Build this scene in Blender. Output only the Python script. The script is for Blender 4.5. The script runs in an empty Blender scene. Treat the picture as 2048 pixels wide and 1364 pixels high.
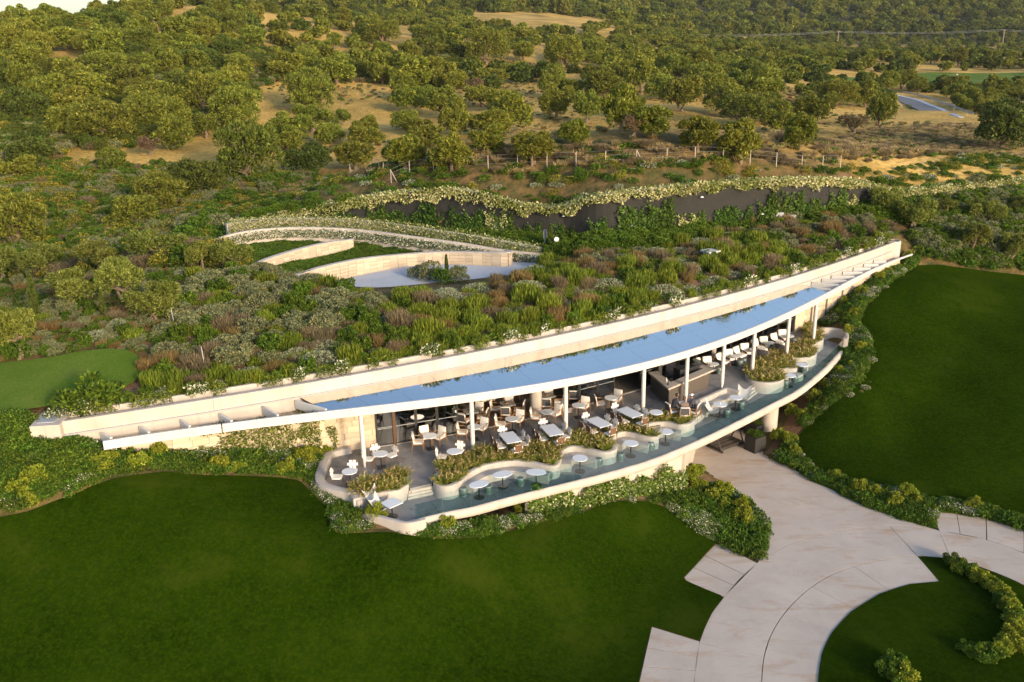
import bpy, bmesh, math, random
import numpy as np
from mathutils import Vector, Matrix
from mathutils.geometry import delaunay_2d_cdt
rad = math.radians
PI = math.pi
S = bpy.context.scene
COL = S.collection
# ------------------------------------------------------------------ camera
H = 20.0                       # metres above the upper terrace floor
FPX, PITCH, ROLL = 1820.0, rad(18.85), rad(1.25)
FW = np.array([0, math.cos(PITCH), -math.sin(PITCH)]); RT0 = np.array([1.0, 0, 0]); DN0 = np.cross(FW, RT0)
RT = math.cos(ROLL)*RT0 + math.sin(ROLL)*DN0
DN = -math.sin(ROLL)*RT0 + math.cos(ROLL)*DN0
cd = bpy.data.cameras.new('camera'); cam = bpy.data.objects.new('camera', cd); COL.objects.link(cam)
M = Matrix(((RT[0], -DN[0], -FW[0], 0), (RT[1], -DN[1], -FW[1], 0), (RT[2], -DN[2], -FW[2], H), (0, 0, 0, 1)))
cam.matrix_world = M
cd.sensor_width = 36; cd.lens = FPX/2048*36; cd.clip_start = 0.5; cd.clip_end = 9000
S.camera = cam
# ------------------------------------------------------------------ light
SUN_EL, SUN_AZ = rad(16.0), rad(36)          # low sun behind the camera, to its right
W = bpy.data.worlds.new('World'); S.world = W; W.use_nodes = True
nt = W.node_tree; bg = nt.nodes['Background']
sky = nt.nodes.new('ShaderNodeTexSky'); sky.sky_type = 'NISHITA'; sky.sun_disc = False
sky.sun_elevation = SUN_EL; sky.sun_rotation = PI - SUN_AZ
sky.air_density = 1.0; sky.dust_density = 1.8; sky.ozone_density = 2.0
nt.links.new(sky.outputs[0], bg.inputs[0]); bg.inputs[1].default_value = 0.15
sl = bpy.data.lights.new('sun', 'SUN'); sl.energy = 2.1; sl.angle = rad(8); sl.color = (1.0, 0.79, 0.56)
so = bpy.data.objects.new('sun', sl); COL.objects.link(so)
sd = Vector((math.sin(SUN_AZ)*math.cos(SUN_EL), -math.cos(SUN_AZ)*math.cos(SUN_EL), math.sin(SUN_EL)))
so.rotation_euler = sd.to_track_quat('Z', 'Y').to_euler(); so.location = (60, -80, 40)
S.view_settings.view_transform = 'Standard'; S.view_settings.look = 'None'
S.view_settings.exposure = 1.15; S.view_settings.gamma = 1
S.render.engine = 'CYCLES'
S.cycles.max_bounces = 8; S.cycles.transparent_max_bounces = 12

# ------------------------------------------------------------------ pixel ray -> place in the world (used once, when building)
def ray(x, y):
    return (x-1024)/FPX*RT + (y-682)/FPX*DN + FW
def U(x, y, z):
    v = ray(x, y); t = (z-H)/v[2]; return np.array([v[0]*t, v[1]*t, z])
def V(x, y, D):
    v = ray(x, y); t = D/v[1]; return np.array([v[0]*t, D, H+v[2]*t])
def zat(x, y, D):
    return V(x, y, D)[2]

# ------------------------------------------------------------------ terrain
class TPS:
    def __init__(s, pts, lam=0.004):
        P = np.array(pts, float); s.q = s.tr(P[:, 0], P[:, 1]); n = len(P)
        K = s.k(s.q, s.q) + lam*np.eye(n); A = np.c_[np.ones(n), s.q]
        L = np.zeros((n+3, n+3)); L[:n, :n] = K; L[:n, n:] = A; L[n:, :n] = A.T
        w = np.linalg.solve(L, np.r_[P[:, 2], 0, 0, 0]); s.w, s.a = w[:n], w[n:]
    @staticmethod
    def tr(x, y):
        y = np.maximum(y, 8.0); return np.stack([np.clip(x/y, -1.3, 1.3), np.log(y)], -1)
    @staticmethod
    def k(a, b):
        d = ((a[:, None]-b[None])**2).sum(-1); return np.where(d > 0, d*np.log(d+1e-12), 0)*0.5
    def bake(s):
        s.gu = np.linspace(-1.3, 1.3, 521); s.gl = np.linspace(math.log(8), math.log(4500), 900); U_, L_ = np.meshgrid(s.gu, s.gl, indexing='ij'); Y = np.exp(L_); s.G = s.ev(U_*Y, Y); return s
    def __call__(s, x, y):
        x = np.atleast_1d(np.asarray(x, float)); y = np.atleast_1d(np.asarray(y, float)); q = s.tr(x, y)
        a = np.clip((q[..., 0]-s.gu[0])/(s.gu[1]-s.gu[0]), 0, 519.999); b = np.clip((q[..., 1]-s.gl[0])/(s.gl[1]-s.gl[0]), 0, 898.999); i = a.astype(int); j = b.astype(int); a -= i; b -= j; G = s.G
        return G[i, j]*(1-a)*(1-b)+G[i+1, j]*a*(1-b)+G[i, j+1]*(1-a)*b+G[i+1, j+1]*a*b
    def ev(s, x, y):
        x = np.atleast_1d(np.asarray(x, float)); y = np.atleast_1d(np.asarray(y, float)); sh = x.shape
        q = s.tr(x.ravel(), y.ravel()); o = np.empty(len(q))
        for i in range(0, len(q), 20000):
            o[i:i+20000] = s.k(q[i:i+20000], s.q)@s.w + s.a[0] + q[i:i+20000]@s.a[1:]
        return o.reshape(sh)

ROOF = 3.4      # glass roof plane
ZD = -4.1       # driveway
# bottom line of the long parapet (on the roof plane), left to right
PAR_PX = [(117, 876), (245, 850), (380, 828), (490, 810), (600, 791), (700, 773), (805, 754), (930, 732), (1055, 709),
          (1180, 683), (1300, 652), (1430, 615), (1536, 583), (1661, 545), (1786, 503)]
PAR = np.array([U(x, y, ROOF) for x, y in PAR_PX])
pc = np.polyfit(PAR[:, 0], PAR[:, 1], 3)
def par_y(x): return np.polyval(pc, x)
def par_line(n, x0=None, x1=None):
    x0 = PAR[0, 0] if x0 is None else x0; x1 = PAR[-1, 0] if x1 is None else x1
    xs = np.linspace(x0, x1, n); return np.stack([xs, par_y(xs)], -1)

F = [(U(*p)) for p in [
    (0, 1364, -2.0), (300, 1364, -2.7), (700, 1364, -3.5), (1100, 1364, -4.1), (0, 1200, -.5), (350, 1180, -.9), (700, 1200, -1.9), (1000, 1200, -3.1),
    (1400, 1060, -3.7), (1200, 1080, -3.0), (1300, 1110, -3.9), (1250, 1250, -4.1), (820, 1052, -.8), (900, 1046, -1.1), (960, 1034, -1.25), (1118, 996, -1.6), (1250, 962, -2.0), (1350, 930, -2.6),
    (650, 908, .1), (641, 960, -.15), (700, 1000, -.35), (740, 1036, -.45),
    # driveway and its edges
    (1372, 926, ZD), (1452, 976, ZD), (1514, 1022, ZD), (1535, 1068, ZD), (1516, 1126, ZD), (1435, 1084, ZD), (1365, 1159, ZD), (1449, 1195, ZD),
    (1425, 1226, ZD), (1400, 1284, ZD), (1389, 1364, ZD), (1304, 1253, ZD), (1278, 1364, ZD), (1380, 1230, ZD), (1330, 1300, ZD),
    (1529, 909, ZD), (1587, 938, ZD), (1645, 970, ZD), (1722, 1009, ZD), (1799, 1038, ZD), (1866, 1021, ZD), (1972, 1036, ZD), (2048, 1059, ZD), (2200, 1100, ZD),
    (1600, 1100, ZD), (1800, 1100, ZD), (2048, 1130, ZD), (1991, 1145, ZD), (1880, 1163, ZD), (1760, 1188, ZD), (1664, 1265, ZD), (1636, 1364, ZD), (1500, 1300, ZD),
    (1850, 1250, ZD), (2048, 1300, ZD), (1800, 1364, ZD), (2048, 1420, ZD), (1450, 880, ZD), (1480, 860, ZD), (1400, 850, ZD), (1340, 880, ZD), (1420, 830, ZD), (1600, 870, -3.5), (1650, 1450, ZD), (1300, 1450, ZD),
    # right bank and lawn
    (1598, 914, -3.95), (1625, 938, -3.95), (1741, 968, -3.9), (1868, 1003, -3.9), (2048, 1035, -3.8), (1609, 859, -3.2), (1660, 900, -3.7), (1900, 650, .3), (2048, 700, -.2), (1800, 700, -.4), (1800, 800, -2.0), (1900, 860, -2.4),
    (2048, 900, -2.6), (1750, 900, -3.4), (2200, 900, -2.6), (1660, 650, .5), (1700, 682, -.1), (1705, 712, -.5),
    ]]
F += [V(*p) for p in [(1540, 862, 51.4), (1580, 843, 52.4), (0, 1030, 33.8), (145, 985, 35), (240, 957, 35.7), (330, 945, 36.5), (480, 952, 37.5), (600, 962, 38.4), (660, 1020, 36.4), (680, 1068, 34.6), (780, 1070, 34.5), (880, 1080, 34.7), (1000, 1068, 35.9), (1150, 1030, 38.3), (1250, 1000, 39.6), (1340, 1010, 41),
    (210, 922, 36.8), (300, 918, 37.6), (400, 912, 38.6), (500, 912, 39.6), (600, 912, 40.6), (50, 892, 36.5), (0, 866, 37), (100, 896, 35.9), (0, 950, 35.3),
    (1657, 815, 51.0), (1690, 770, 51.6), (1721, 764, 51.8), (1742, 680, 56.8), (1718, 648, 58.6), (1752, 593, 61.4), (1793, 559, 65), (1834, 532, 69.5), (1900, 534, 70), (2048, 551, 70), (2200, 580, 68), (1700, 592, 60.3), (1760, 553, 64.6), (1815, 524, 68.6)]]
# under the terrace and the hall
F += [U(x, y, -.5)*[1, 1, 0]+[0, 0, z] for x, y, z in [(860, 1000, -1.7), (1000, 960, -2.2), (1150, 930, -2.6), (1300, 880, -3.6), (1640, 720, -2.2), (1580, 750, -2.4), (1500, 800, -3.9), (1683, 690, -1.2), (1665, 680, -1.2), (1660, 705, -1.3),
      (750, 960, -1.2), (700, 940, -1.0), (900, 880, -1.4), (1100, 830, -2.0), (1250, 800, -3.0), (1350, 770, -4.1), (1450, 740, -3.6), (1560, 680, -2.0), (1620, 660, -1.3),
      (800, 860, -1.0), (1000, 790, -1.2), (1200, 740, -2.0), (1300, 700, -3.5), (1450, 660, -2.0), (1580, 620, -1.2)]]
B = [U(x, y, z) for x, y, z in [
    (60, 840, 4.0), (0, 850, 3.9), (110, 822, 3.95), (200, 795, 4.0), (330, 780, 3.95), (0, 770, 4.3), (150, 750, 4.3), (280, 720, 4.5), (0, 715, 4.6),
    (430, 770, 3.95), (600, 745, 3.95), (800, 710, 3.95), (1000, 676, 3.95), (1200, 633, 3.95), (1400, 583, 3.95), (1536, 543, 4.0), (1661, 507, 4.0), (1786, 472, 4.05),
    (500, 670, 4.5), (700, 640, 4.7), (900, 610, 4.8), (1100, 572, 5.0), (1300, 530, 5.2), (1500, 485, 5.4), (1650, 455, 5.3), (350, 700, 4.5),
    (600, 590, 4.6), (800, 585, 4.3), (1000, 560, 4.3), (1150, 530, 4.9), (1850, 470, 4.2), (1950, 500, 3.0), (2048, 520, 2.6), (1850, 505, 2.8),
    (650, 570, 3.7), (760, 574, 3.6), (900, 560, 3.6), (1000, 545, 3.6), (1080, 522, 3.7), (850, 545, 3.6), (1060, 515, 3.7),
    (620, 545, 3.9), (520, 540, 4.4),
    (450, 520, 4.8), (300, 570, 4.6), (150, 600, 4.6), (40, 640, 4.6), (40, 700, 4.6),
    ]]
# ground behind the curved walls and the retaining wall: (pixel x, y, distance)
WALLD = [(454, 462, 445), (575, 455, 424), (692, 462, 404), (770, 464, 391), (868, 470, 380), (927, 474, 380), (1005, 480, 396), (1044, 482, 409), (1103, 486, 415), (1131, 486, 413),
         (1199, 484, 392), (1274, 480, 382), (1374, 472, 371), (1449, 464, 366), (1536, 454, 361), (1636, 440, 359), (1711, 430, 364), (1748, 424, 374), (1786, 418, 382), (1836, 410, 379),
         (1911, 400, 371), (1986, 390, 364), (2048, 382, 357), (2130, 372, 349)]
WBASE = []
for x, yb, yt in WALLD:
    b = U(x, yb, 4.3 if x < 1150 else 4.7); WBASE.append((b[0], b[1], b[2], zat(x, yt, b[1])))
for w in WBASE[::2]:
    B.append(np.array([w[0], w[1]-1.5, w[2]]))
for w in WBASE:
    B.append(np.array([w[0]*1.01, w[1]+2.2, w[3]+.1]))
B += [V(x, y, D) for x, y, D in [
    (300, 470, 96), (150, 500, 92), (0, 520, 90), (400, 455, 103), (120, 440, 108), (0, 420, 112), (330, 420, 112), (430, 400, 118), (250, 380, 122),
    (560, 395, 116), (700, 365, 122), (850, 352, 125), (1000, 352, 124), (1150, 352, 122), (1300, 348, 124), (1450, 342, 126), (1600, 335, 127), (1750, 330, 127), (1900, 318, 130), (2048, 320, 128), (2150, 320, 128),
    (500, 355, 130), (100, 350, 128), (300, 325, 135), (0, 300, 138), (650, 320, 140), (900, 325, 137), (1100, 315, 142), (1300, 310, 145), (1480, 312, 142), (1700, 285, 150), (1850, 270, 156), (2000, 285, 148),
    (450, 290, 148), (212, 288, 145), (350, 300, 144), (600, 262, 172), (750, 262, 172), (915, 272, 165), (1020, 262, 170), (1174, 247, 176), (1300, 262, 168), (1450, 250, 175), (1600, 245, 178), (1750, 240, 182),
    (100, 235, 165), (318, 235, 165), (625, 230, 193), (750, 205, 208), (900, 225, 196), (1100, 215, 202), (1250, 200, 212), (1400, 205, 210), (1550, 200, 215), (1700, 205, 215), (1850, 235, 190), (1860, 215, 225), (1820, 198, 255),
    (150, 170, 190), (400, 180, 200), (550, 165, 218), (700, 165, 232), (850, 175, 235), (1000, 175, 240), (1150, 165, 245), (1300, 155, 255), (1450, 165, 250), (1600, 165, 265), (1750, 180, 270), (1950, 200, 240),
    (1750, 165, 315), (1900, 160, 330), (2048, 165, 325), (1850, 150, 350), (2048, 148, 350), (1650, 150, 320), (1960, 172, 300),
    (200, 110, 222), (400, 110, 232), (550, 120, 250), (700, 125, 275), (850, 130, 280), (972, 125, 290), (1131, 130, 285), (1300, 130, 320), (1500, 130, 360),
    (0, 120, 215), (100, 75, 270), (300, 60, 280), (500, 90, 262), (600, 65, 320), (765, 85, 310), (900, 80, 330), (1000, 85, 330),
    (0, 48, 330), (100, 40, 335), (200, 27, 335), (320, 14, 340), (430, 6, 345), (550, 30, 350),
    (1200, 105, 400), (1400, 110, 430), (1600, 110, 450), (1800, 115, 450), (2000, 115, 450), (1300, 80, 560), (1675, 85, 740), (2005, 85, 740), (1500, 90, 640),
    (1000, 55, 450), (1150, 52, 500), (950, 38, 540), (1100, 34, 560), (1230, 45, 560), (750, 45, 480), (900, 30, 600),
    (1000, 12, 700), (1300, 40, 760), (1600, 50, 860), (1900, 50, 860), (1300, 0, 900), (1600, 0, 1000), (1900, 0, 1000), (700, 0, 720), (800, 15, 640), (560, 8, 600), (1100, -60, 1100), (1500, -80, 1300), (2000, -80, 1300), (2300, 40, 900), (700, -50, 1000),
    (-300, 60, 330), (-300, 200, 190), (-300, 420, 110), (-300, 700, 68), (2400, 300, 140), (2400, 130, 400), (2400, 500, 95), (500, -20, 1100), (2100, -100, 2400), (1000, -100, 2400)]]
for u, D, z in [(-.6, 600, 6), (-.5, 600, 5), (-.4, 620, 10), (-.6, 1200, -10), (-.45, 1200, -5), (-.38, 1500, 0), (-.6, 2600, -15), (-.4, 2600, -10), (-.9, 400, 15), (-.9, 1500, -10),
                (-.34, 460, 22), (-.45, 460, 18), (-.57, 440, 12), (.9, 120, 2), (.9, 400, 0), (.9, 1500, 60), (0, 2600, 190), (.5, 2600, 200), (-.26, 2600, 60)]:
    B.append(np.array([u*D, D, z]))
TF, TB = TPS(F).bake(), TPS(B).bake()
XL, XR = PAR[0, 0], PAR[-1, 0]
def front_dist(x, y):
    """positive behind the parapet line"""
    xc = np.clip(x, XL-1.2, XR+1.0)
    yl = par_y(xc)
    s0 = 0.25; s1 = 1.25
    yl = np.where(x < XL-1.2, yl+(x-(XL-1.2))*.1, yl); yl = np.where(x > XR+1, yl+(x-(XR+1))*.15, yl)
    return (y-yl)*.85
DRIVE_PX = [(1330, 880), (1365, 918), (1372, 924), (1414, 949), (1452, 976), (1491, 999), (1514, 1022), (1529, 1045), (1535, 1068), (1529, 1099), (1516, 1124),
            (1435, 1084), (1365, 1159), (1449, 1195), (1425, 1226), (1410, 1257), (1400, 1284), (1304, 1253), (1287, 1311), (1272, 1450), (1632, 1450),
            (1636, 1364), (1639, 1334), (1645, 1303), (1664, 1265), (1702, 1224), (1760, 1188), (1818, 1169), (1879, 1163), (1833, 1111), (1876, 1113), (1933, 1124), (1991, 1145), (2048, 1170), (2200, 1260),
            (2300, 1180), (2200, 1120), (2048, 1059), (1972, 1036), (1914, 1026), (1866, 1021), (1877, 1062), (1799, 1038), (1722, 1009), (1645, 970), (1587, 938), (1529, 909), (1500, 860), (1480, 800), (1400, 800)]
def inpoly(x, y, P):
    x = np.asarray(x); y = np.asarray(y); r = np.zeros(x.shape, bool); n = len(P); j = n-1
    for i in range(n):
        xi, yi, xj, yj = P[i][0], P[i][1], P[j][0], P[j][1]
        c = ((yi > y) != (yj > y)) & (x < (xj-xi)*(y-yi)/((yj-yi) or 1e-9)+xi); r ^= c; j = i
    return r
DRIVE = [U(x, y, ZD)[:2] for x, y in DRIVE_PX]
def smooth01(t): t = np.clip(t, 0, 1); return t*t*(3-2*t)
WX = np.array([w[0] for w in WBASE]); WY_ = np.array([w[1] for w in WBASE]); WZB = np.array([w[2] for w in WBASE]); WZT = np.array([w[3] for w in WBASE]); assert (np.diff(WX) > 0).all()
def HZ(x, y):
    x = np.atleast_1d(np.asarray(x, float)); y = np.atleast_1d(np.asarray(y, float))
    d = front_dist(x, y); inside = (x > XL-1.5) & (x < XR+1.5)
    w = np.where(inside, smooth01((d-.15)/.3), smooth01((d+2)/4))
    f = TF(x, y); b = TB(x, y)
    wy = np.interp(x, WX, WY_); zb = np.interp(x, WX, WZB); zt = np.interp(x, WX, WZT); t = y-wy; on = (x > WX[0]) & (x < WX[-1])
    b = np.where(on & (t < .2) & (t > -14), np.minimum(b, zb+np.maximum(0, (-t-8))*.25), b); b = np.where(on & (t >= .2) & (t < 9), np.maximum(b, zt-.12-.0*t)*smooth01((9-t)/6)+b*(1-smooth01((9-t)/6)), b)
    return f*(1-w)+b*w
def H1(x, y): return float(HZ(x, y)[0])
def hit(px, py):
    v = ray(px, py); D = np.geomspace(16, 3000, 900); X = v[0]/v[1]*D; Zr = H+v[2]/v[1]*D
    Zt = HZ(X, D); k = np.nonzero(Zr < Zt)[0]
    if len(k) == 0: return None
    k = k[0]; a = Zr[k-1]-Zt[k-1]; b = Zr[k]-Zt[k]; t = a/(a-b) if k else 0
    d = D[k-1]+(D[k]-D[k-1])*t; return np.array([v[0]/v[1]*d, d, H+v[2]/v[1]*d])
def hits(L): return [hit(x, y) for x, y in L]
def proj(P):
    P = np.asarray(P, float)-[0, 0, H]; z = P@FW
    return 1024+FPX*(P@RT)/z, 682+FPX*(P@DN)/z, z

# ------------------------------------------------------------------ object helpers
def tag(o, label=None, cat=None, group=None, kind=None):
    if label: o['label'] = label
    if cat: o['category'] = cat
    if group: o['group'] = group
    if kind: o['kind'] = kind
    return o
def empty(name, loc, rz=0, label=None, cat=None, group=None, sc=None):
    o = bpy.data.objects.new(name, None); COL.objects.link(o); o.location = tuple(map(float, loc)); o.rotation_euler = (0, 0, rz); o.empty_display_size = .2
    if sc is not None: o.scale = sc
    return tag(o, label, cat, group)
def link(name, me, parent=None, loc=None, rz=0, sc=None):
    o = bpy.data.objects.new(name, me); COL.objects.link(o)
    if parent is not None: o.parent = parent
    if loc is not None: o.location = tuple(map(float, loc))
    o.rotation_euler = (0, 0, rz)
    if sc is not None: o.scale = sc
    return o
def copy_tree(o, parent=None):
    c = o.copy(); COL.objects.link(c); c.parent = parent
    for ch in list(o.children): copy_tree(ch, c)
    return c
class MB:
    def __init__(s): s.v = []; s.f = []
    def add(s, v, f):
        n = len(s.v); s.v += [tuple(map(float, p)) for p in v]; s.f += [tuple(i+n for i in q) for q in f]; return s
    def box(s, cx, cy, cz, sx, sy, sz, rz=0, tx=0):
        P = []
        for dx, dy, dz in ((-1, -1, -1), (1, -1, -1), (1, 1, -1), (-1, 1, -1), (-1, -1, 1), (1, -1, 1), (1, 1, 1), (-1, 1, 1)):
            p = Vector((dx*sx/2, dy*sy/2, dz*sz/2)); p.rotate(Matrix.Rotation(tx, 3, 'X')); p.rotate(Matrix.Rotation(rz, 3, 'Z')); P.append((p.x+cx, p.y+cy, p.z+cz))
        return s.add(P, [(0, 3, 2, 1), (4, 5, 6, 7), (0, 1, 5, 4), (1, 2, 6, 5), (2, 3, 7, 6), (3, 0, 4, 7)])
    def tube(s, path, r, n=8, cap=True):
        path = [Vector(p) for p in path]; R = r if hasattr(r, '__len__') else [r]*len(path); V_ = []; Fc = []
        for i, p in enumerate(path):
            t = (path[min(i+1, len(path)-1)]-path[max(i-1, 0)]).normalized()
            a = t.cross(Vector((0, 0, 1)) if abs(t.z) < .95 else Vector((1, 0, 0))).normalized(); b = t.cross(a)
            for k in range(n):
                an = 2*PI*k/n; V_.append(p+(a*math.cos(an)+b*math.sin(an))*R[i])
        for i in range(len(path)-1):
            for k in range(n):
                k2 = (k+1) % n; Fc.append((i*n+k, i*n+k2, (i+1)*n+k2, (i+1)*n+k))
        if cap: Fc += [tuple(range(n))[::-1], tuple((len(path)-1)*n+k for k in range(n))]
        return s.add(V_, Fc)
    def lathe(s, prof, n=24, cx=0, cy=0, ex=1, ey=1):
        V_ = []; Fc = []
        for r, z in prof:
            for k in range(n):
                a = 2*PI*k/n; V_.append((cx+r*ex*math.cos(a), cy+r*ey*math.sin(a), z))
        m = len(prof)
        for i in range(m-1):
            for k in range(n):
                k2 = (k+1) % n; Fc.append((i*n+k, i*n+k2, (i+1)*n+k2, (i+1)*n+k))
        Fc += [tuple(range(n))[::-1], tuple((m-1)*n+k for k in range(n))]
        return s.add(V_, Fc)
    def strip(s, A, Bp, close=False):
        """quads between two equally long point rows"""
        n = len(A); F_ = [(i, i+1, n+i+1, n+i) for i in range(n-1)]
        if close: F_.append((n-1, 0, n, 2*n-1))
        return s.add(list(A)+list(Bp), F_)
    def wall(s, L, R, z0, z1, bev=0.0):
        """solid between left and right rows of xy points; z0, z1 scalars or lists"""
        n = len(L); Z0 = z0 if hasattr(z0, '__len__') else [z0]*n; Z1 = z1 if hasattr(z1, '__len__') else [z1]*n
        ring = []
        for i in range(n):
            l = np.array(L[i][:2]); r = np.array(R[i][:2])
            if bev:
                d = (r-l); d = d/max(1e-6, np.linalg.norm(d))*bev
                ring.append([(*l, Z0[i]), (*l, Z1[i]-bev), (*(l+d*.3), Z1[i]-bev*.3), (*(l+d), Z1[i]), (*(r-d), Z1[i]), (*(r-d*.3), Z1[i]-bev*.3), (*r, Z1[i]-bev), (*r, Z0[i])])
            else: ring.append([(*l, Z0[i]), (*l, Z1[i]), (*r, Z1[i]), (*r, Z0[i])])
        m = len(ring[0]); V_ = [p for q in ring for p in q]; F_ = []
        for i in range(n-1):
            for k in range(m):
                k2 = (k+1) % m; F_.append((i*m+k, i*m+k2, (i+1)*m+k2, (i+1)*m+k))
        F_ += [tuple(range(m))[::-1], tuple((n-1)*m+k for k in range(m))]
        return s.add(V_, F_)
    def prism(s, poly, z0, z1):
        n = len(poly)
        if n > 6:
            r = delaunay_2d_cdt([Vector((float(p[0]), float(p[1]))) for p in poly], [], [list(range(n))], 1, 1e-5); vs = [tuple(v) for v in r[0]]; fs = [tuple(f) for f in r[2]]; m = len(vs)
            s.add([(a, b, z1) for a, b in vs], fs); s.add([(a, b, z0) for a, b in vs], [f[::-1] for f in fs])
            return s.add([(p[0], p[1], z0) for p in poly]+[(p[0], p[1], z1) for p in poly], [(i, (i+1) % n, n+(i+1) % n, n+i) for i in range(n)])
        Vv = [(p[0], p[1], z0) for p in poly]+[(p[0], p[1], z1) for p in poly]
        return s.add(Vv, [tuple(range(n))[::-1], tuple(range(n, 2*n))]+[(i, (i+1) % n, n+(i+1) % n, n+i) for i in range(n)])
    def mesh(s, name, mat, smooth=False):
        me = bpy.data.meshes.new(name); me.from_pydata(s.v, [], s.f); me.validate()
        bm = bmesh.new(); bm.from_mesh(me); bmesh.ops.remove_doubles(bm, verts=bm.verts[:], dist=1e-5) if len(s.v) < 4000 else None; bmesh.ops.recalc_face_normals(bm, faces=bm.faces[:]); bm.to_mesh(me); bm.free()
        me.materials.append(mat)
        if smooth:
            me.polygons.foreach_set('use_smooth', [True]*len(me.polygons))
            try: me.set_sharp_from_angle(angle=rad(40))
            except Exception: pass
        return me
    def build(s, name, mat, parent=None, loc=None, rz=0, smooth=False): return link(name, s.mesh(name, mat, smooth), parent, loc, rz)

def catmull(P, k=8, closed=False):
    P = [np.array(p, float) for p in P]; n = len(P); out = []
    for i in range(n if closed else n-1):
        p0 = P[(i-1) % n] if closed or i > 0 else 2*P[0]-P[1]; p1 = P[i]; p2 = P[(i+1) % n]; p3 = P[(i+2) % n] if closed or i+2 < n else 2*P[-1]-P[-2]
        for j in range(k):
            t = j/k; out.append(.5*((2*p1)+(-p0+p2)*t+(2*p0-5*p1+4*p2-p3)*t*t+(-p0+3*p1-3*p2+p3)*t**3))
    if not closed: out.append(P[-1])
    return out
def resample(P, n):
    P = np.array(P, float); d = np.r_[0, np.cumsum(np.linalg.norm(np.diff(P[:, :2], axis=0), axis=1))]
    t = np.linspace(0, d[-1], n); return np.stack([np.interp(t, d, P[:, k]) for k in range(P.shape[1])], -1)
def length(P): P = np.array(P); return float(np.linalg.norm(np.diff(P[:, :2], axis=0), axis=1).sum())
def offset(P, d):
    """xy offset to the right of travel by d, with loops relaxed"""
    P = np.array(P, float); T = np.gradient(P[:, :2], axis=0); T /= np.maximum(1e-6, np.linalg.norm(T, axis=1))[:, None]
    N = np.stack([T[:, 1], -T[:, 0]], -1); Q = P.copy(); Q[:, :2] += N*d
    # where the offset runs backwards, smooth it
    for _ in range(30):
        dQ = np.diff(Q[:, :2], axis=0); bad = (dQ*T[:-1]).sum(1) < 0
        if not bad.any(): break
        idx = np.unique(np.clip(np.r_[np.nonzero(bad)[0], np.nonzero(bad)[0]+1], 1, len(Q)-2)); Q[idx, :2] = .5*(Q[idx-1, :2]+Q[idx+1, :2])
    return Q

# ------------------------------------------------------------------ materials
def mat(name, col, rough=.7, metal=0, noise=None, bump=None, col2=None, spec=.5, rnd=0, trans=0, coords='Object'):
    m = bpy.data.materials.new(name); m.use_nodes = True; n = m.node_tree; b = n.nodes['Principled BSDF']
    b.inputs['Roughness'].default_value = rough; b.inputs['Metallic'].default_value = metal; b.inputs['Specular IOR Level'].default_value = spec
    b.inputs['Base Color'].default_value = (*col, 1)
    tc = n.nodes.new('ShaderNodeTexCoord'); src = None
    if noise:
        nz = n.nodes.new('ShaderNodeTexNoise'); nz.inputs['Scale'].default_value = noise; nz.inputs['Detail'].default_value = 6; nz.inputs['Roughness'].default_value = .65
        n.links.new(tc.outputs[coords], nz.inputs['Vector'])
        r = n.nodes.new('ShaderNodeMapRange'); r.inputs[1].default_value = .3; r.inputs[2].default_value = .7; n.links.new(nz.outputs[0], r.inputs[0])
        mx = n.nodes.new('ShaderNodeMix'); mx.data_type = 'RGBA'; mx.inputs[6].default_value = (*col, 1); mx.inputs[7].default_value = (*(col2 or tuple(c*.75 for c in col)), 1)
        n.links.new(r.outputs[0], mx.inputs[0]); src = mx.outputs[2]
    if rnd:
        oi = n.nodes.new('ShaderNodeObjectInfo'); hs = n.nodes.new('ShaderNodeHueSaturation')
        mr = n.nodes.new('ShaderNodeMapRange'); mr.inputs[3].default_value = 1-rnd; mr.inputs[4].default_value = 1+rnd; n.links.new(oi.outputs['Random'], mr.inputs[0]); n.links.new(mr.outputs[0], hs.inputs['Value'])
        if src: n.links.new(src, hs.inputs['Color'])
        else: hs.inputs['Color'].default_value = (*col, 1)
        src = hs.outputs[0]
    if src: n.links.new(src, b.inputs['Base Color'])
    if bump:
        nb = n.nodes.new('ShaderNodeTexNoise'); nb.inputs['Scale'].default_value = bump[0]; nb.inputs['Detail'].default_value = 4; n.links.new(tc.outputs[coords], nb.inputs['Vector'])
        bp = n.nodes.new('ShaderNodeBump'); bp.inputs['Strength'].default_value = bump[1]; bp.inputs['Distance'].default_value = bump[2]; n.links.new(nb.outputs[0], bp.inputs['Height']); n.links.new(bp.outputs[0], b.inputs['Normal'])
    return m
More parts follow.
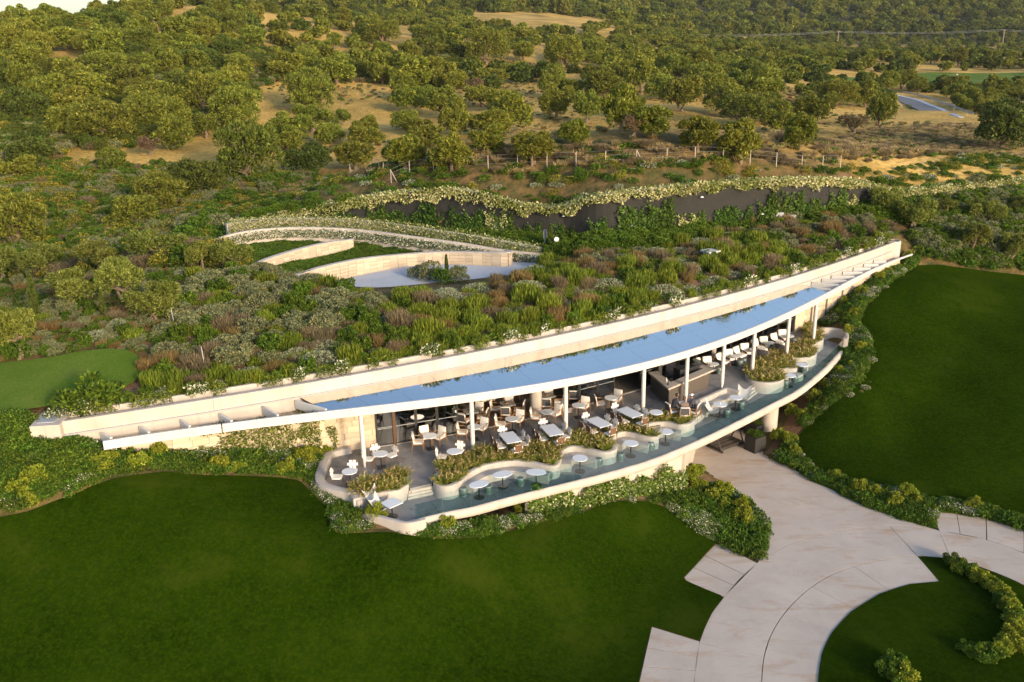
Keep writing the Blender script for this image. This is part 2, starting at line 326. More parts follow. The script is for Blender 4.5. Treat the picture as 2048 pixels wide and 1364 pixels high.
def leafmat(name, cols, hue=.02, val=.18, trans=.25, rough=.6):
    """colour picked per leaf (attribute v, 0..1) from cols; every plant a little different"""
    m = bpy.data.materials.new(name); m.use_nodes = True; n = m.node_tree; b = n.nodes['Principled BSDF']; out = n.nodes['Material Output']
    at = n.nodes.new('ShaderNodeAttribute'); at.attribute_name = 'v'
    cr = n.nodes.new('ShaderNodeValToRGB'); e = cr.color_ramp.elements; k = len(cols)
    for i, (p, c) in enumerate(cols):
        el = e[i] if i < 2 else e.new(p)
        el.position = p; el.color = (*c, 1)
    n.links.new(at.outputs['Fac'], cr.inputs[0])
    oi = n.nodes.new('ShaderNodeObjectInfo'); hs = n.nodes.new('ShaderNodeHueSaturation')
    m1 = n.nodes.new('ShaderNodeMapRange'); m1.inputs[3].default_value = .5-hue; m1.inputs[4].default_value = .5+hue
    mu = n.nodes.new('ShaderNodeMath'); mu.operation = 'MULTIPLY'; mu.inputs[1].default_value = 7.31; fr = n.nodes.new('ShaderNodeMath'); fr.operation = 'FRACT'
    m2 = n.nodes.new('ShaderNodeMapRange'); m2.inputs[3].default_value = 1-val; m2.inputs[4].default_value = 1+val
    n.links.new(oi.outputs['Random'], m1.inputs[0]); n.links.new(oi.outputs['Random'], mu.inputs[0]); n.links.new(mu.outputs[0], fr.inputs[0]); n.links.new(fr.outputs[0], m2.inputs[0])
    n.links.new(m1.outputs[0], hs.inputs['Hue']); n.links.new(m2.outputs[0], hs.inputs['Value']); n.links.new(cr.outputs[0], hs.inputs['Color'])
    n.links.new(hs.outputs[0], b.inputs['Base Color']); b.inputs['Roughness'].default_value = rough; b.inputs['Specular IOR Level'].default_value = .25
    tr = n.nodes.new('ShaderNodeBsdfTranslucent'); mx = n.nodes.new('ShaderNodeMixShader'); mx.inputs[0].default_value = trans
    n.links.new(hs.outputs[0], tr.inputs[0]); n.links.new(b.outputs[0], mx.inputs[1]); n.links.new(tr.outputs[0], mx.inputs[2]); n.links.new(mx.outputs[0], out.inputs[0])
    return m
def groundmat(name, stops, scale, fine, bump=.3, dist=.05, rough=.95, scale2=None):
    m = bpy.data.materials.new(name); m.use_nodes = True; n = m.node_tree; b = n.nodes['Principled BSDF']; b.inputs['Roughness'].default_value = rough; b.inputs['Specular IOR Level'].default_value = .1
    tc = n.nodes.new('ShaderNodeTexCoord')
    a = n.nodes.new('ShaderNodeTexNoise'); a.inputs['Scale'].default_value = scale; a.inputs['Detail'].default_value = 5; a.inputs['Roughness'].default_value = .6
    f = n.nodes.new('ShaderNodeTexNoise'); f.inputs['Scale'].default_value = fine; f.inputs['Detail'].default_value = 3
    n.links.new(tc.outputs['Object'], a.inputs['Vector']); n.links.new(tc.outputs['Object'], f.inputs['Vector'])
    ad = n.nodes.new('ShaderNodeMath'); ad.operation = 'MULTIPLY_ADD'; ad.inputs[1].default_value = .55; n.links.new(f.outputs[0], ad.inputs[0]); 
    mu = n.nodes.new('ShaderNodeMath'); mu.operation = 'MULTIPLY_ADD'; mu.inputs[1].default_value = 1.1; mu.inputs[2].default_value = -.32; n.links.new(a.outputs[0], mu.inputs[0]); n.links.new(mu.outputs[0], ad.inputs[2])
    cr = n.nodes.new('ShaderNodeValToRGB'); e = cr.color_ramp.elements
    for i, (p, c) in enumerate(stops):
        el = e[i] if i < 2 else e.new(p)
        el.position = p; el.color = (*c, 1)
    n.links.new(ad.outputs[0], cr.inputs[0]); n.links.new(cr.outputs[0], b.inputs['Base Color'])
    bp = n.nodes.new('ShaderNodeBump'); bp.inputs['Strength'].default_value = bump; bp.inputs['Distance'].default_value = dist; n.links.new(f.outputs[0], bp.inputs['Height']); n.links.new(bp.outputs[0], b.inputs['Normal'])
    return m
MT = {}
MT['render'] = mat('cream_render', (.50, .435, .37), .85, noise=1.1, col2=(.41, .355, .30), bump=(30, .1, .01))
MT['white'] = mat('white_metal', (.54, .525, .50), .4, noise=.7, col2=(.48, .465, .445))
MT['concrete'] = mat('smooth_concrete', (.43, .385, .34), .75, noise=2.2, col2=(.36, .32, .28), bump=(20, .1, .01))
MT['floor'] = mat('terrace_floor', (.29, .265, .245), .55, noise=.55, col2=(.16, .16, .165), bump=(40, .08, .005))
MT['stone'] = mat('cut_limestone', (.53, .43, .31), .85, noise=3, col2=(.45, .35, .24), rnd=.13, bump=(12, .35, .02))
MT['joint'] = mat('stone_joint', (.40, .33, .25), .9)
MT['black'] = mat('black_metal', (.02, .02, .022), .45)
MT['dark'] = mat('dark_panel', (.035, .032, .03), .5, noise=1.5, col2=(.02, .018, .016))
MT['barfront'] = mat('bar_front_cladding', (.10, .08, .062), .5, noise=4, col2=(.075, .06, .048))
MT['bartop'] = mat('bar_counter_stone', (.44, .39, .33), .6, noise=6, col2=(.36, .31, .26))
MT['wood'] = mat('teak_wood', (.34, .175, .06), .5, noise=8, col2=(.25, .12, .04))
MT['dwood'] = mat('brown_frame_wood', (.16, .085, .045), .5, noise=8, col2=(.11, .06, .03))
MT['cream'] = mat('cream_fabric', (.72, .68, .62), .9, noise=5, col2=(.66, .62, .56))
MT['charcoal'] = mat('charcoal_weave', (.06, .058, .06), .8)
MT['top'] = mat('white_tabletop', (.66, .68, .70), .35, noise=3, col2=(.62, .64, .66))
MT['stop'] = mat('grey_stone_tabletop', (.26, .25, .23), .5, noise=9, col2=(.2, .19, .18))
MT['soil'] = groundmat('dark_planter_soil', [(.2, (.05, .035, .022)), (.7, (.11, .075, .05))], 3, 25)
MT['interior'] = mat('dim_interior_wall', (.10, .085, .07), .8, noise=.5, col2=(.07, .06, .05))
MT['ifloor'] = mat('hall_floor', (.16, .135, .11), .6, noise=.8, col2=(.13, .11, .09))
MT['pave'] = mat('pale_paving', (.47, .44, .42), .8, noise=.35, col2=(.40, .37, .35), bump=(14, .15, .01))
MT['conc_drive'] = None
MT['drivewall'] = mat('garden_drive_paving', (.42, .44, .47), .8, noise=.6, col2=(.36, .375, .40))
MT['darkwall'] = mat('dark_mesh_wall', (.013, .013, .011), .9, noise=1.2, col2=(.022, .021, .018), bump=(6, .4, .05))
MT['grey'] = mat('grey_metal', (.30, .31, .32), .5)
MT['sign'] = mat('white_sign', (.78, .74, .72), .5)
MT['skin'] = mat('skin', (.42, .25, .17), .6); MT['hair'] = mat('dark_hair', (.015, .012, .01), .7); MT['bhair'] = mat('brown_hair', (.12, .06, .03), .7)
MT['cloth'] = mat('dark_clothes', (.04, .038, .045), .9); MT['cap'] = mat('white_cap', (.75, .75, .77), .8); MT['tan'] = mat('tan_clothes', (.16, .11, .08), .9)
MT['asphalt'] = mat('road_asphalt', (.12, .12, .125), .85); MT['kerbw'] = mat('white_road_edge', (.5, .5, .5), .8); MT['rail'] = mat('galvanised_rail', (.28, .31, .34), .4, metal=.5)
MT['polew'] = mat('pole_wood', (.27, .20, .14), .9)
def drive_mat():
    m = mat('washed_concrete', (.47, .40, .335), .8, noise=.45, col2=(.39, .33, .28), bump=(18, .15, .01), rnd=.03)
    n = m.node_tree; b = n.nodes['Principled BSDF']; src = b.inputs['Base Color'].links[0].from_socket
    tc = n.nodes.new('ShaderNodeTexCoord'); mp = n.nodes.new('ShaderNodeMapping'); mp.inputs['Rotation'].default_value = (0, 0, .6); mp.inputs['Scale'].default_value = (.35, 1.2, 1)
    nz = n.nodes.new('ShaderNodeTexNoise'); nz.inputs['Scale'].default_value = .9; nz.inputs['Detail'].default_value = 9; nz.inputs['Roughness'].default_value = .72; nz.inputs['Distortion'].default_value = .6
    n.links.new(tc.outputs['Object'], mp.inputs[0]); n.links.new(mp.outputs[0], nz.inputs['Vector'])
    r = n.nodes.new('ShaderNodeMapRange'); r.inputs[1].default_value = .51; r.inputs[2].default_value = .68; n.links.new(nz.outputs[0], r.inputs[0])
    mx = n.nodes.new('ShaderNodeMix'); mx.data_type = 'RGBA'; mx.inputs[7].default_value = (.36, .25, .16, 1); n.links.new(r.outputs[0], mx.inputs[0]); n.links.new(src, mx.inputs[6]); n.links.new(mx.outputs[2], b.inputs['Base Color'])
    return m
MT['conc_drive'] = drive_mat()
def weather(m, sc, mp_, col, lo, hi, st):
    n = m.node_tree; b = n.nodes['Principled BSDF']; src = b.inputs['Base Color'].links[0].from_socket; ge = n.nodes.new('ShaderNodeNewGeometry'); mp = n.nodes.new('ShaderNodeMapping'); mp.inputs['Scale'].default_value = mp_
    z = n.nodes.new('ShaderNodeTexNoise'); z.inputs['Scale'].default_value = sc; z.inputs['Detail'].default_value = 7; z.inputs['Roughness'].default_value = .7; n.links.new(ge.outputs['Position'], mp.inputs[0]); n.links.new(mp.outputs[0], z.inputs['Vector'])
    r = n.nodes.new('ShaderNodeMapRange'); r.inputs[1].default_value = lo; r.inputs[2].default_value = hi; r.inputs[4].default_value = st; n.links.new(z.outputs[0], r.inputs[0]); x = n.nodes.new('ShaderNodeMix'); x.data_type = 'RGBA'; x.inputs[7].default_value = (*col, 1); n.links.new(r.outputs[0], x.inputs[0]); n.links.new(src, x.inputs[6]); n.links.new(x.outputs[2], b.inputs['Base Color'])
weather(MT['render'], 2.2, (1, 1, .12), (.30, .24, .18), .50, .74, .6); weather(MT['concrete'], 2.0, (1, 1, .15), (.22, .19, .16), .50, .76, .55); weather(MT['floor'], .9, (1, 1, 1), (.06, .062, .07), .52, .66, .7)
weather(MT['conc_drive'], .25, (1, 1, 1), (.27, .225, .19), .5, .75, .5); weather(MT['conc_drive'], 5, (1, 1, 1), (.25, .21, .175), .58, .8, .45)
# glazing
def glassmat(name, tint, gl=.12, rough=.0, glcol=(1, 1, 1)):
    m = bpy.data.materials.new(name); m.use_nodes = True; n = m.node_tree; n.nodes.remove(n.nodes['Principled BSDF']); out = n.nodes['Material Output']
    t = n.nodes.new('ShaderNodeBsdfTransparent'); t.inputs[0].default_value = (*tint, 1); g = n.nodes.new('ShaderNodeBsdfGlossy'); g.inputs['Roughness'].default_value = rough; g.inputs[0].default_value = (*glcol, 1)
    fr = n.nodes.new('ShaderNodeFresnel'); fr.inputs[0].default_value = 1.5; ad = n.nodes.new('ShaderNodeMath'); ad.operation = 'ADD'; ad.inputs[1].default_value = gl; ad.use_clamp = True
    ge = n.nodes.new('ShaderNodeNewGeometry'); iv = n.nodes.new('ShaderNodeMath'); iv.operation = 'SUBTRACT'; iv.inputs[0].default_value = 1; n.links.new(ge.outputs['Backfacing'], iv.inputs[1]); ml = n.nodes.new('ShaderNodeMath'); ml.operation = 'MULTIPLY'
    n.links.new(fr.outputs[0], ad.inputs[0]); n.links.new(ad.outputs[0], ml.inputs[0]); n.links.new(iv.outputs[0], ml.inputs[1]); mx = n.nodes.new('ShaderNodeMixShader'); n.links.new(ml.outputs[0], mx.inputs[0]); n.links.new(t.outputs[0], mx.inputs[1]); n.links.new(g.outputs[0], mx.inputs[2]); n.links.new(mx.outputs[0], out.inputs[0])
    return m
MT['bal'] = glassmat('balustrade_glass', (.78, .885, .91), .12)
MT['win'] = glassmat('window_glass', (.30, .36, .34), .16)
def roofglass():
    m = bpy.data.materials.new('mirror_roof_glass'); m.use_nodes = True; n = m.node_tree; b = n.nodes['Principled BSDF']
    b.inputs['Base Color'].default_value = (.66, .635, .60, 1); b.inputs['Metallic'].default_value = 1; b.inputs['Roughness'].default_value = .035
    tc = n.nodes.new('ShaderNodeTexCoord'); nz = n.nodes.new('ShaderNodeTexNoise'); nz.inputs['Scale'].default_value = .8; nz.inputs['Detail'].default_value = 5; n.links.new(tc.outputs['Object'], nz.inputs['Vector'])
    r = n.nodes.new('ShaderNodeMapRange'); r.inputs[3].default_value = .01; r.inputs[4].default_value = .12; n.links.new(nz.outputs[0], r.inputs[0]); n.links.new(r.outputs[0], b.inputs['Roughness']); bp = n.nodes.new('ShaderNodeBump'); bp.inputs['Strength'].default_value = .035; bp.inputs['Distance'].default_value = .05; n2 = n.nodes.new('ShaderNodeTexNoise'); n2.inputs['Scale'].default_value = 2.6; n2.inputs['Detail'].default_value = 3; n.links.new(tc.outputs['Object'], n2.inputs['Vector']); n.links.new(n2.outputs[0], bp.inputs['Height']); n.links.new(bp.outputs[0], b.inputs['Normal'])
    return m
MT['roofglass'] = roofglass()
# ceramic stool: teal glaze with mottling
def ceramic():
    m = mat('teal_glaze', (.06, .11, .125), .25, noise=9, col2=(.17, .19, .13), spec=.5, rnd=.15); return m
MT['ceramic'] = ceramic()
# ground
def lawnmat():
    m = groundmat('lawn_grass', [(.2, (.0046, .0125, .0005)), (.5, (.0105, .0240, .0009)), (.9, (.024, .040, .002))], .2, 3.5, .25, .03); m0 = m; m.node_tree.nodes['Principled BSDF'].inputs['Specular IOR Level'].default_value = 0; n = m.node_tree; b = n.nodes['Principled BSDF']; src = b.inputs['Base Color'].links[0].from_socket; tc = n.nodes.new('ShaderNodeTexCoord')
    for sc, lo, hi, c, st, ds in ((.2, .54, .85, (.060, .068, .010), .55, .3), (1.4, .52, .78, (.024, .036, .003), .7, .4), (7, .48, .70, (.024, .044, .002), .75, 0), (28, .5, .75, (.030, .052, .003), .5, 0)):
        z = n.nodes.new('ShaderNodeTexNoise'); z.inputs['Scale'].default_value = sc; z.inputs['Detail'].default_value = 6; z.inputs['Roughness'].default_value = .7; z.inputs['Distortion'].default_value = ds; n.links.new(tc.outputs['Object'], z.inputs['Vector'])
        r = n.nodes.new('ShaderNodeMapRange'); r.inputs[1].default_value = lo; r.inputs[2].default_value = hi; r.inputs[4].default_value = st; n.links.new(z.outputs[0], r.inputs[0]); x = n.nodes.new('ShaderNodeMix'); x.data_type = 'RGBA'; x.inputs[7].default_value = (*c, 1); n.links.new(r.outputs[0], x.inputs[0]); n.links.new(src, x.inputs[6]); src = x.outputs[2]
    n.links.new(src, b.inputs['Base Color']); return m
MT['lawn'] = lawnmat()
MT['lawn2'] = groundmat('smooth_green_grass', [(.25, (.05, .095, .006)), (.5, (.08, .135, .010)), (.85, (.18, .19, .04))], .12, 9, .5, .03)
MT['earth'] = groundmat('brown_mulch', [(.2, (.10, .06, .03)), (.5, (.17, .10, .055)), (.8, (.25, .16, .09))], .5, 8, .6, .05)
def hillmat():
    """dry grass and scrub; the litter and grass change from the garden to the far wooded slopes with distance north"""
    m = groundmat('dry_hill_ground', [(.15, (.12, .095, .025)), (.40, (.28, .19, .05)), (.6, (.48, .31, .085)), (.85, (.62, .42, .15))], .055, 1.6, .8, .3)
    n = m.node_tree; b = n.nodes['Principled BSDF']; src = b.inputs['Base Color'].links[0].from_socket
    ge = n.nodes.new('ShaderNodeNewGeometry'); sp = n.nodes.new('ShaderNodeSeparateXYZ'); n.links.new(ge.outputs['Position'], sp.inputs[0])
    def blend(src, lo, hi, nscale, c1, c2, axis='Y', amp=20, inv=False):
        nz = n.nodes.new('ShaderNodeTexNoise'); nz.inputs['Scale'].default_value = nscale; nz.inputs['Detail'].default_value = 8; nz.inputs['Roughness'].default_value = .7; n.links.new(ge.outputs['Position'], nz.inputs['Vector'])
        ma = n.nodes.new('ShaderNodeMath'); ma.operation = 'MULTIPLY_ADD'; ma.inputs[1].default_value = amp; n.links.new(nz.outputs[0], ma.inputs[0]); n.links.new(sp.outputs[axis], ma.inputs[2])
        r = n.nodes.new('ShaderNodeMapRange'); r.inputs[1].default_value = lo+amp*.5; r.inputs[2].default_value = hi+amp*.5; n.links.new(ma.outputs[0], r.inputs[0])
        if inv: r.inputs[3].default_value = 1; r.inputs[4].default_value = 0
        c = n.nodes.new('ShaderNodeMix'); c.data_type = 'RGBA'; c.inputs[6].default_value = (*c1, 1); c.inputs[7].default_value = (*c2, 1); n2 = n.nodes.new('ShaderNodeTexNoise'); n2.inputs['Scale'].default_value = nscale*6; n2.inputs['Detail'].default_value = 5; n.links.new(ge.outputs['Position'], n2.inputs['Vector'])
        rr = n.nodes.new('ShaderNodeMapRange'); rr.inputs[1].default_value = .35; rr.inputs[2].default_value = .65; n.links.new(n2.outputs[0], rr.inputs[0]); n.links.new(rr.outputs[0], c.inputs[0])
        x = n.nodes.new('ShaderNodeMix'); x.data_type = 'RGBA'; n.links.new(r.outputs[0], x.inputs[0]); n.links.new(src, x.inputs[6]); n.links.new(c.outputs[2], x.inputs[7]); return x.outputs[2]
    src = blend(src, 700, 760, .01, (.03, .04, .012), (.07, .06, .03), amp=120)
    src = blend(src, 78, 84, .12, (.06, .06, .02), (.16, .10, .04), amp=5, inv=True)
    n.links.new(src, b.inputs['Base Color']); return m
MT['hill'] = hillmat()
# ------------------------------------------------------------------ terrain mesh (one sheet to the horizon)
def terrain():
    Y = np.r_[np.arange(14, 100, .42), np.geomspace(100, 420, 190), np.geomspace(424, 4200, 90)]
    u = np.linspace(-1.0, 1.0, 330); u = np.sign(u)*np.abs(u)**1.15
    YY, UU = np.meshgrid(Y, u, indexing='ij'); X = YY*UU; Z = HZ(X, YY)
    rs = np.random.RandomState(3)
    far = smooth01((YY-105)/40)
    for sc, am in ((.09, .5), (.25, .16)):
        ph = rs.rand(4)*6; Z += far*am*(np.sin(X*sc+ph[0])*np.sin(YY*sc*1.1+ph[1])+.6*np.sin(X*sc*2.1+ph[2])*np.sin(YY*sc*1.7+ph[3]))
    P = np.array(DRIVE); ins = inpoly(X, YY, P); Z = np.where(ins, np.minimum(Z, ZD-.12), Z)
    inside = (X > XL-.6) & (X < XR-.5); dm = front_dist(X, YY)
    hall = inside & (dm > -.4) & (dm < 8.0); Z = np.where(hall, np.minimum(TF(X, YY), -.9), Z)
    nr, nc = X.shape; v = np.stack([X, YY, Z], -1).reshape(-1, 3); i = np.arange(nr*nc).reshape(nr, nc)
    q = np.stack([i[:-1, :-1], i[:-1, 1:], i[1:, 1:], i[1:, :-1]], -1).reshape(-1, 4)
    me = bpy.data.meshes.new('ground'); me.vertices.add(len(v)); me.vertices.foreach_set('co', v.ravel()); me.loops.add(q.size); me.loops.foreach_set('vertex_index', q.ravel())
    me.polygons.add(len(q)); me.polygons.foreach_set('loop_start', np.arange(0, q.size, 4)); me.polygons.foreach_set('loop_total', np.full(len(q), 4))
    me.polygons.foreach_set('use_smooth', np.ones(len(q), bool)); me.update(); me.validate(); me.materials.append(MT['hill'])
    tag(link('ground', me), 'dry grassy hillside and planted ground rising behind the building', None, None, 'structure')
terrain()
hall_gap = True
def drape(name, poly, m, dz, res, label, kind='structure', parent=None, edge=.35, zf=None, skirt=.0):
    poly = [np.array(p[:2], float) for p in poly]
    P = resample(np.array(poly+[poly[0]]), max(12, int(length(poly+[poly[0]])/edge)))[:-1]
    x0, y0 = P.min(0); x1, y1 = P.max(0); gx, gy = np.meshgrid(np.arange(x0+res/2, x1, res), np.arange(y0+res/2, y1, res)); gx = gx.ravel(); gy = gy.ravel()
    k = inpoly(gx, gy, P); G = np.stack([gx[k], gy[k]], -1)
    vs = [Vector(p) for p in P]+[Vector(p) for p in G]; n = len(P)
    r = delaunay_2d_cdt(vs, [], [list(range(n))], 1, 1e-4)
    co = np.array([tuple(v) for v in r[0]]); z = (HZ(co[:, 0], co[:, 1]) if zf is None else zf(co[:, 0], co[:, 1]))+dz
    me = bpy.data.meshes.new(name); me.from_pydata([(a, b, c) for (a, b), c in zip(co, z)], [], [tuple(f) for f in r[2]])
    bm = bmesh.new(); bm.from_mesh(me); bmesh.ops.recalc_face_normals(bm, faces=bm.faces[:])
    if sum(f.normal.z for f in bm.faces) < 0: bmesh.ops.reverse_faces(bm, faces=bm.faces[:])
    bm.to_mesh(me); bm.free(); me.materials.append(m); me.polygons.foreach_set('use_smooth', [True]*len(me.polygons))
    o = link(name, me, parent)
    if parent is None: tag(o, label, None, None, kind)
    return o, P
LAWN_A = [(0, 1036), (60, 1024), (100, 1008), (145, 992), (190, 972), (235, 957), (285, 950), (330, 945), (400, 952), (480, 953), (560, 957), (600, 962), (622, 985), (645, 1008), (664, 1030), (668, 1052), (672, 1068),
          (720, 1068), (780, 1066), (830, 1074), (880, 1080), (940, 1078), (1000, 1070), (1060, 1052), (1110, 1040), (1160, 1028), (1200, 1012), (1250, 1003), (1300, 1005), (1337, 1018), (1375, 1049), (1414, 1078), (1435, 1084),
          (1365, 1159), (1449, 1195), (1425, 1226), (1410, 1257), (1400, 1284), (1304, 1253), (1287, 1311), (1278, 1364), (1272, 1450), (1268, 1700), (500, 1750), (-700, 1700), (-500, 1250), (-250, 1080)]
def pxpoly(L, smooth=False): return [hit(x, y)[:2] for x, y in L]
drape('lawn', pxpoly(LAWN_A), MT['lawn'], .05, .8, 'large dark green mown lawn below the terrace')
LAWN_B = [(1588, 883), (1609, 859), (1635, 835), (1657, 815), (1691, 794), (1721, 764), (1738, 723), (1742, 679), (1730, 660), (1718, 648), (1725, 631), (1752, 593), (1793, 559), (1834, 532), (1878, 530), (1963, 542), (2048, 551), (2300, 600), (2500, 1000), (2300, 1090),
          (2048, 1036), (1952, 1005), (1868, 1001), (1818, 984), (1741, 968), (1664, 953), (1625, 938), (1598, 914)]
drape('lawn', pxpoly(LAWN_B), MT['lawn'], .05, .8, 'dark green lawn on the right sloping up from the driveway')
LAWN_I = [(1636, 1364), (1639, 1334), (1645, 1303), (1664, 1265), (1702, 1224), (1760, 1188), (1818, 1169), (1879, 1163), (1833, 1111), (1876, 1113), (1933, 1124), (1991, 1145), (2048, 1170), (2200, 1260), (2300, 1450), (1632, 1500)]
drape('lawn', [U(x, y, ZD)[:2] for x, y in LAWN_I], MT['lawn'], .03, .8, 'round lawn island inside the driveway loop')
LAWN_C = [(-60, 735), (0, 732), (50, 727), (102, 720), (160, 708), (212, 703), (250, 704), (270, 711), (287, 730), (284, 750), (272, 768), (240, 786), (200, 800), (130, 815), (51, 825), (0, 831), (-60, 835)]
drape('putting_green', pxpoly(LAWN_C), MT['lawn2'], .16, .6, 'small bright green behind the left end of the building')
GOLF = [(1640, 170), (1690, 158), (1750, 160), (1800, 153), (1860, 148), (1930, 150), (2000, 150), (2060, 148), (2060, 172), (2000, 170), (1960, 173), (1900, 170), (1850, 166), (1790, 167), (1740, 166), (1690, 172)]
drape('golf_fairway', pxpoly(GOLF), MT['lawn2'], .7, 8, 'pale green golf fairway in the valley at the right', edge=4)

def roofgarden():
    xs = np.linspace(XL-.6, XR+.2, 150); ds = np.r_[1.1, 1.6, np.arange(2.2, 13, .6)]
    V_ = []; 
    for d in ds:
        y = par_y(xs)+d; z = HZ(xs, y)+.03-(smooth01((d-10.5)/2.5)*.25); V_ += [(a, b, c) for a, b, c in zip(xs, y, z)]
    n = len(xs); F_ = [(j*n+i, j*n+i+1, (j+1)*n+i+1, (j+1)*n+i) for j in range(len(ds)-1) for i in range(n-1)]
    me = bpy.data.meshes.new('roof_soil'); me.from_pydata(V_, [], F_); me.materials.append(MT['earth']); me.polygons.foreach_set('use_smooth', [True]*len(F_))
    tag(link('roof_soil', me), 'brown soil of the roof garden behind the long parapet', None, None, 'structure')
roofgarden()
# ================================================================== THE BUILDING
ZL = -0.5       # lower terrace deck
BEAMZ = 2.85
bld = empty('restaurant_building', U(900, 869, 0), 0, 'long low cream restaurant building with a mirror glass roof set into the planted hillside', 'building')
def bpart(name, mb, m, smooth=False):
    o = link(name, mb.mesh(name, m, smooth)); o.parent = bld; o.matrix_parent_inverse = Matrix.Translation(-Vector(bld.location)); return o
BW = bld.location.copy()
def bl(name, me, mw=None, parent=None):
    """child of the building placed by world matrix"""
    o = bpy.data.objects.new(name, me); COL.objects.link(o); o.parent = parent or bld
    if parent is None: o.matrix_parent_inverse = Matrix.Translation(-BW)
    if mw is not None: o.matrix_basis = mw
    return o
BEAM_PX = [(207, 899), (300, 883), (400, 866), (490, 856), (575, 846), (680, 834), (761, 826), (850, 816), (937, 803), (1030, 788), (1131, 771), (1210, 754),
           (1288, 735), (1374, 712), (1449, 688), (1511, 665), (1581, 636), (1635, 604), (1701, 567), (1761, 537), (1822, 513)]
BEAM = np.array([U(x, y, BEAMZ) for x, y in BEAM_PX]); bc = np.polyfit(BEAM[:, 0], BEAM[:, 1], 5)
def beam_y(x): return np.polyval(bc, x)
def beam_line(x0, x1, n): xs = np.linspace(x0, x1, n); return np.stack([xs, beam_y(xs), xs*0+BEAMZ], -1)
BX0, BX1 = BEAM[0, 0], BEAM[-1, 0]
def beam_x_at(px):   # world x on the beam for a picture column
    return float(np.interp(px, [p[0] for p in BEAM_PX], BEAM[:, 0]))
GX0, GX1 = beam_x_at(660), beam_x_at(1655)
# fascia beam in three lengths with open joints; small bolts
cuts = [BX0, beam_x_at(446), BX1]
for i in range(2):
    a, b = cuts[i]+(.03 if i else 0), cuts[i+1]-(.03 if i < 1 else 0)
    L = beam_line(a, b, 90); Rr = offset(L, .14)
    h = .40
    z1 = [BEAMZ+h]*90
    z0 = [BEAMZ]*90
    if i == 1:
        f = smooth01((np.linspace(0, 1, 90)-.80)/.2); z1 = list(BEAMZ+h-.18*f); z0 = list(BEAMZ+.12*f)
    bpart('fascia_beam', MB().wall([p for p in L], [p for p in Rr], z0, z1, .02), MT['white'])
# top edge rib of the fascia and bolt pairs
mbb = MB()
for px in range(250, 1800, 62):
    x = beam_x_at(px)+.3; y = beam_y(x)-.15
    for dz in (.15, .32):
        for dx in (-.06, .06): mbb.box(x+dx, y, BEAMZ+dz, .035, .03, .035)
o = bpart('bolt', mbb, MT['grey']); o['kind'] = 'stuff'
# mirror glass roof: panes between the fascia and the parapet
npan = 15; RF = 3.13
xs = np.linspace(GX0, GX1, npan+1)
def back_pt(x):   # matching point at the parapet line, pane joints run square to the parapet
    t = (x-GX0)/(GX1-GX0); bx0 = np.interp(600, [p[0] for p in PAR_PX], PAR[:, 0]); bx1 = U(1598, 566, ROOF)[0]
    return np.array([bx0+(bx1-bx0)*t, 0])
for i in range(npan):
    a, b = xs[i]+.004, xs[i+1]-.004; fr = beam_line(a, b, 5)
    bx = [back_pt(a)[0], back_pt(b)[0]]; bk = np.array([[x, par_y(x)-.06] for x in np.linspace(*bx, 5)])
    # split each pane at mid depth
    for j, (s0, s1) in enumerate(((0.015, .499), (.501, 1.0))):
        A = [(f[0]*(1-s0)+k[0]*s0, f[1]*(1-s0)+k[1]*s0, RF+(ROOF-RF)*s0) for f, k in zip(fr, bk)]
        Bq = [(f[0]*(1-s1)+k[0]*s1, f[1]*(1-s1)+k[1]*s1, RF+(ROOF-RF)*s1) for f, k in zip(fr, bk)]
        bpart('roof_pane', MB().add(A+Bq+[(p[0], p[1], p[2]-.03) for p in A+Bq], [(k, k+1, 6+k, 5+k) for k in range(4)]+[(k+10, k+15, k+16, k+11) for k in range(4)]+[(0, 10, 11, 1), (1, 11, 12, 2), (2, 12, 13, 3), (3, 13, 14, 4)]), MT['roofglass'])
# dark deck under the panes so the joints read dark
fr = beam_line(GX0, GX1, 30); bkx = np.array([back_pt(x)[0] for x in np.linspace(GX0, GX1, 30)])
A = [(p[0], p[1]+.02) for p in fr]; Bq = [(x, par_y(x)-.02) for x in bkx]
bpart('roof_deck', MB().wall(A, Bq, 2.98, 3.1), MT['dark'])
bpart('ceiling', MB().wall([(a[0], a[1]+.05) for a in A], Bq, 2.90, 2.97), MT['interior'])
# thin gutter between fascia and panes
g0 = beam_line(GX0, GX1, 50); bpart('gutter', MB().wall([(p[0], p[1]+.17) for p in g0], [(p[0], p[1]+.01) for p in g0], RF-.06, RF+.025), MT['black'])
# parapet: front wall, trough, planted rear wall
pl = par_line(80, XL, XR+.2)
f0 = [(x, y) for x, y in pl]; f1 = [(x, y+.26) for x, y in pl]
bpart('parapet_wall', MB().wall(f0, f1, ROOF-.7, ROOF+.62, .03), MT['render'])
r0 = [(x, y+.95) for x, y in pl]; r1 = [(x, y+1.15) for x, y in pl]
bpart('planter_wall', MB().wall(r0, r1, ROOF-.7, ROOF+.70, .03), MT['render'])
bpart('trough_floor', MB().wall([(x, y+.26) for x, y in pl], [(x, y+.95) for x, y in pl], ROOF+.1, ROOF+.4), MT['render'])
# vertical joints and small clips along the foot of the parapet
for px in (430, 1010):
    x = float(np.interp(px, [p[0] for p in PAR_PX], PAR[:, 0])); bpart('joint_strip', MB().box(x, par_y(x)-.004, ROOF+.31, .03, .02, .6), MT['grey'])
g = par_line(80, XL+.1, XR); bpart('foot_channel', MB().wall([(x, y-.1) for x, y in g], [(x, y-.02) for x, y in g], ROOF-.04, ROOF+.03), MT['grey'])
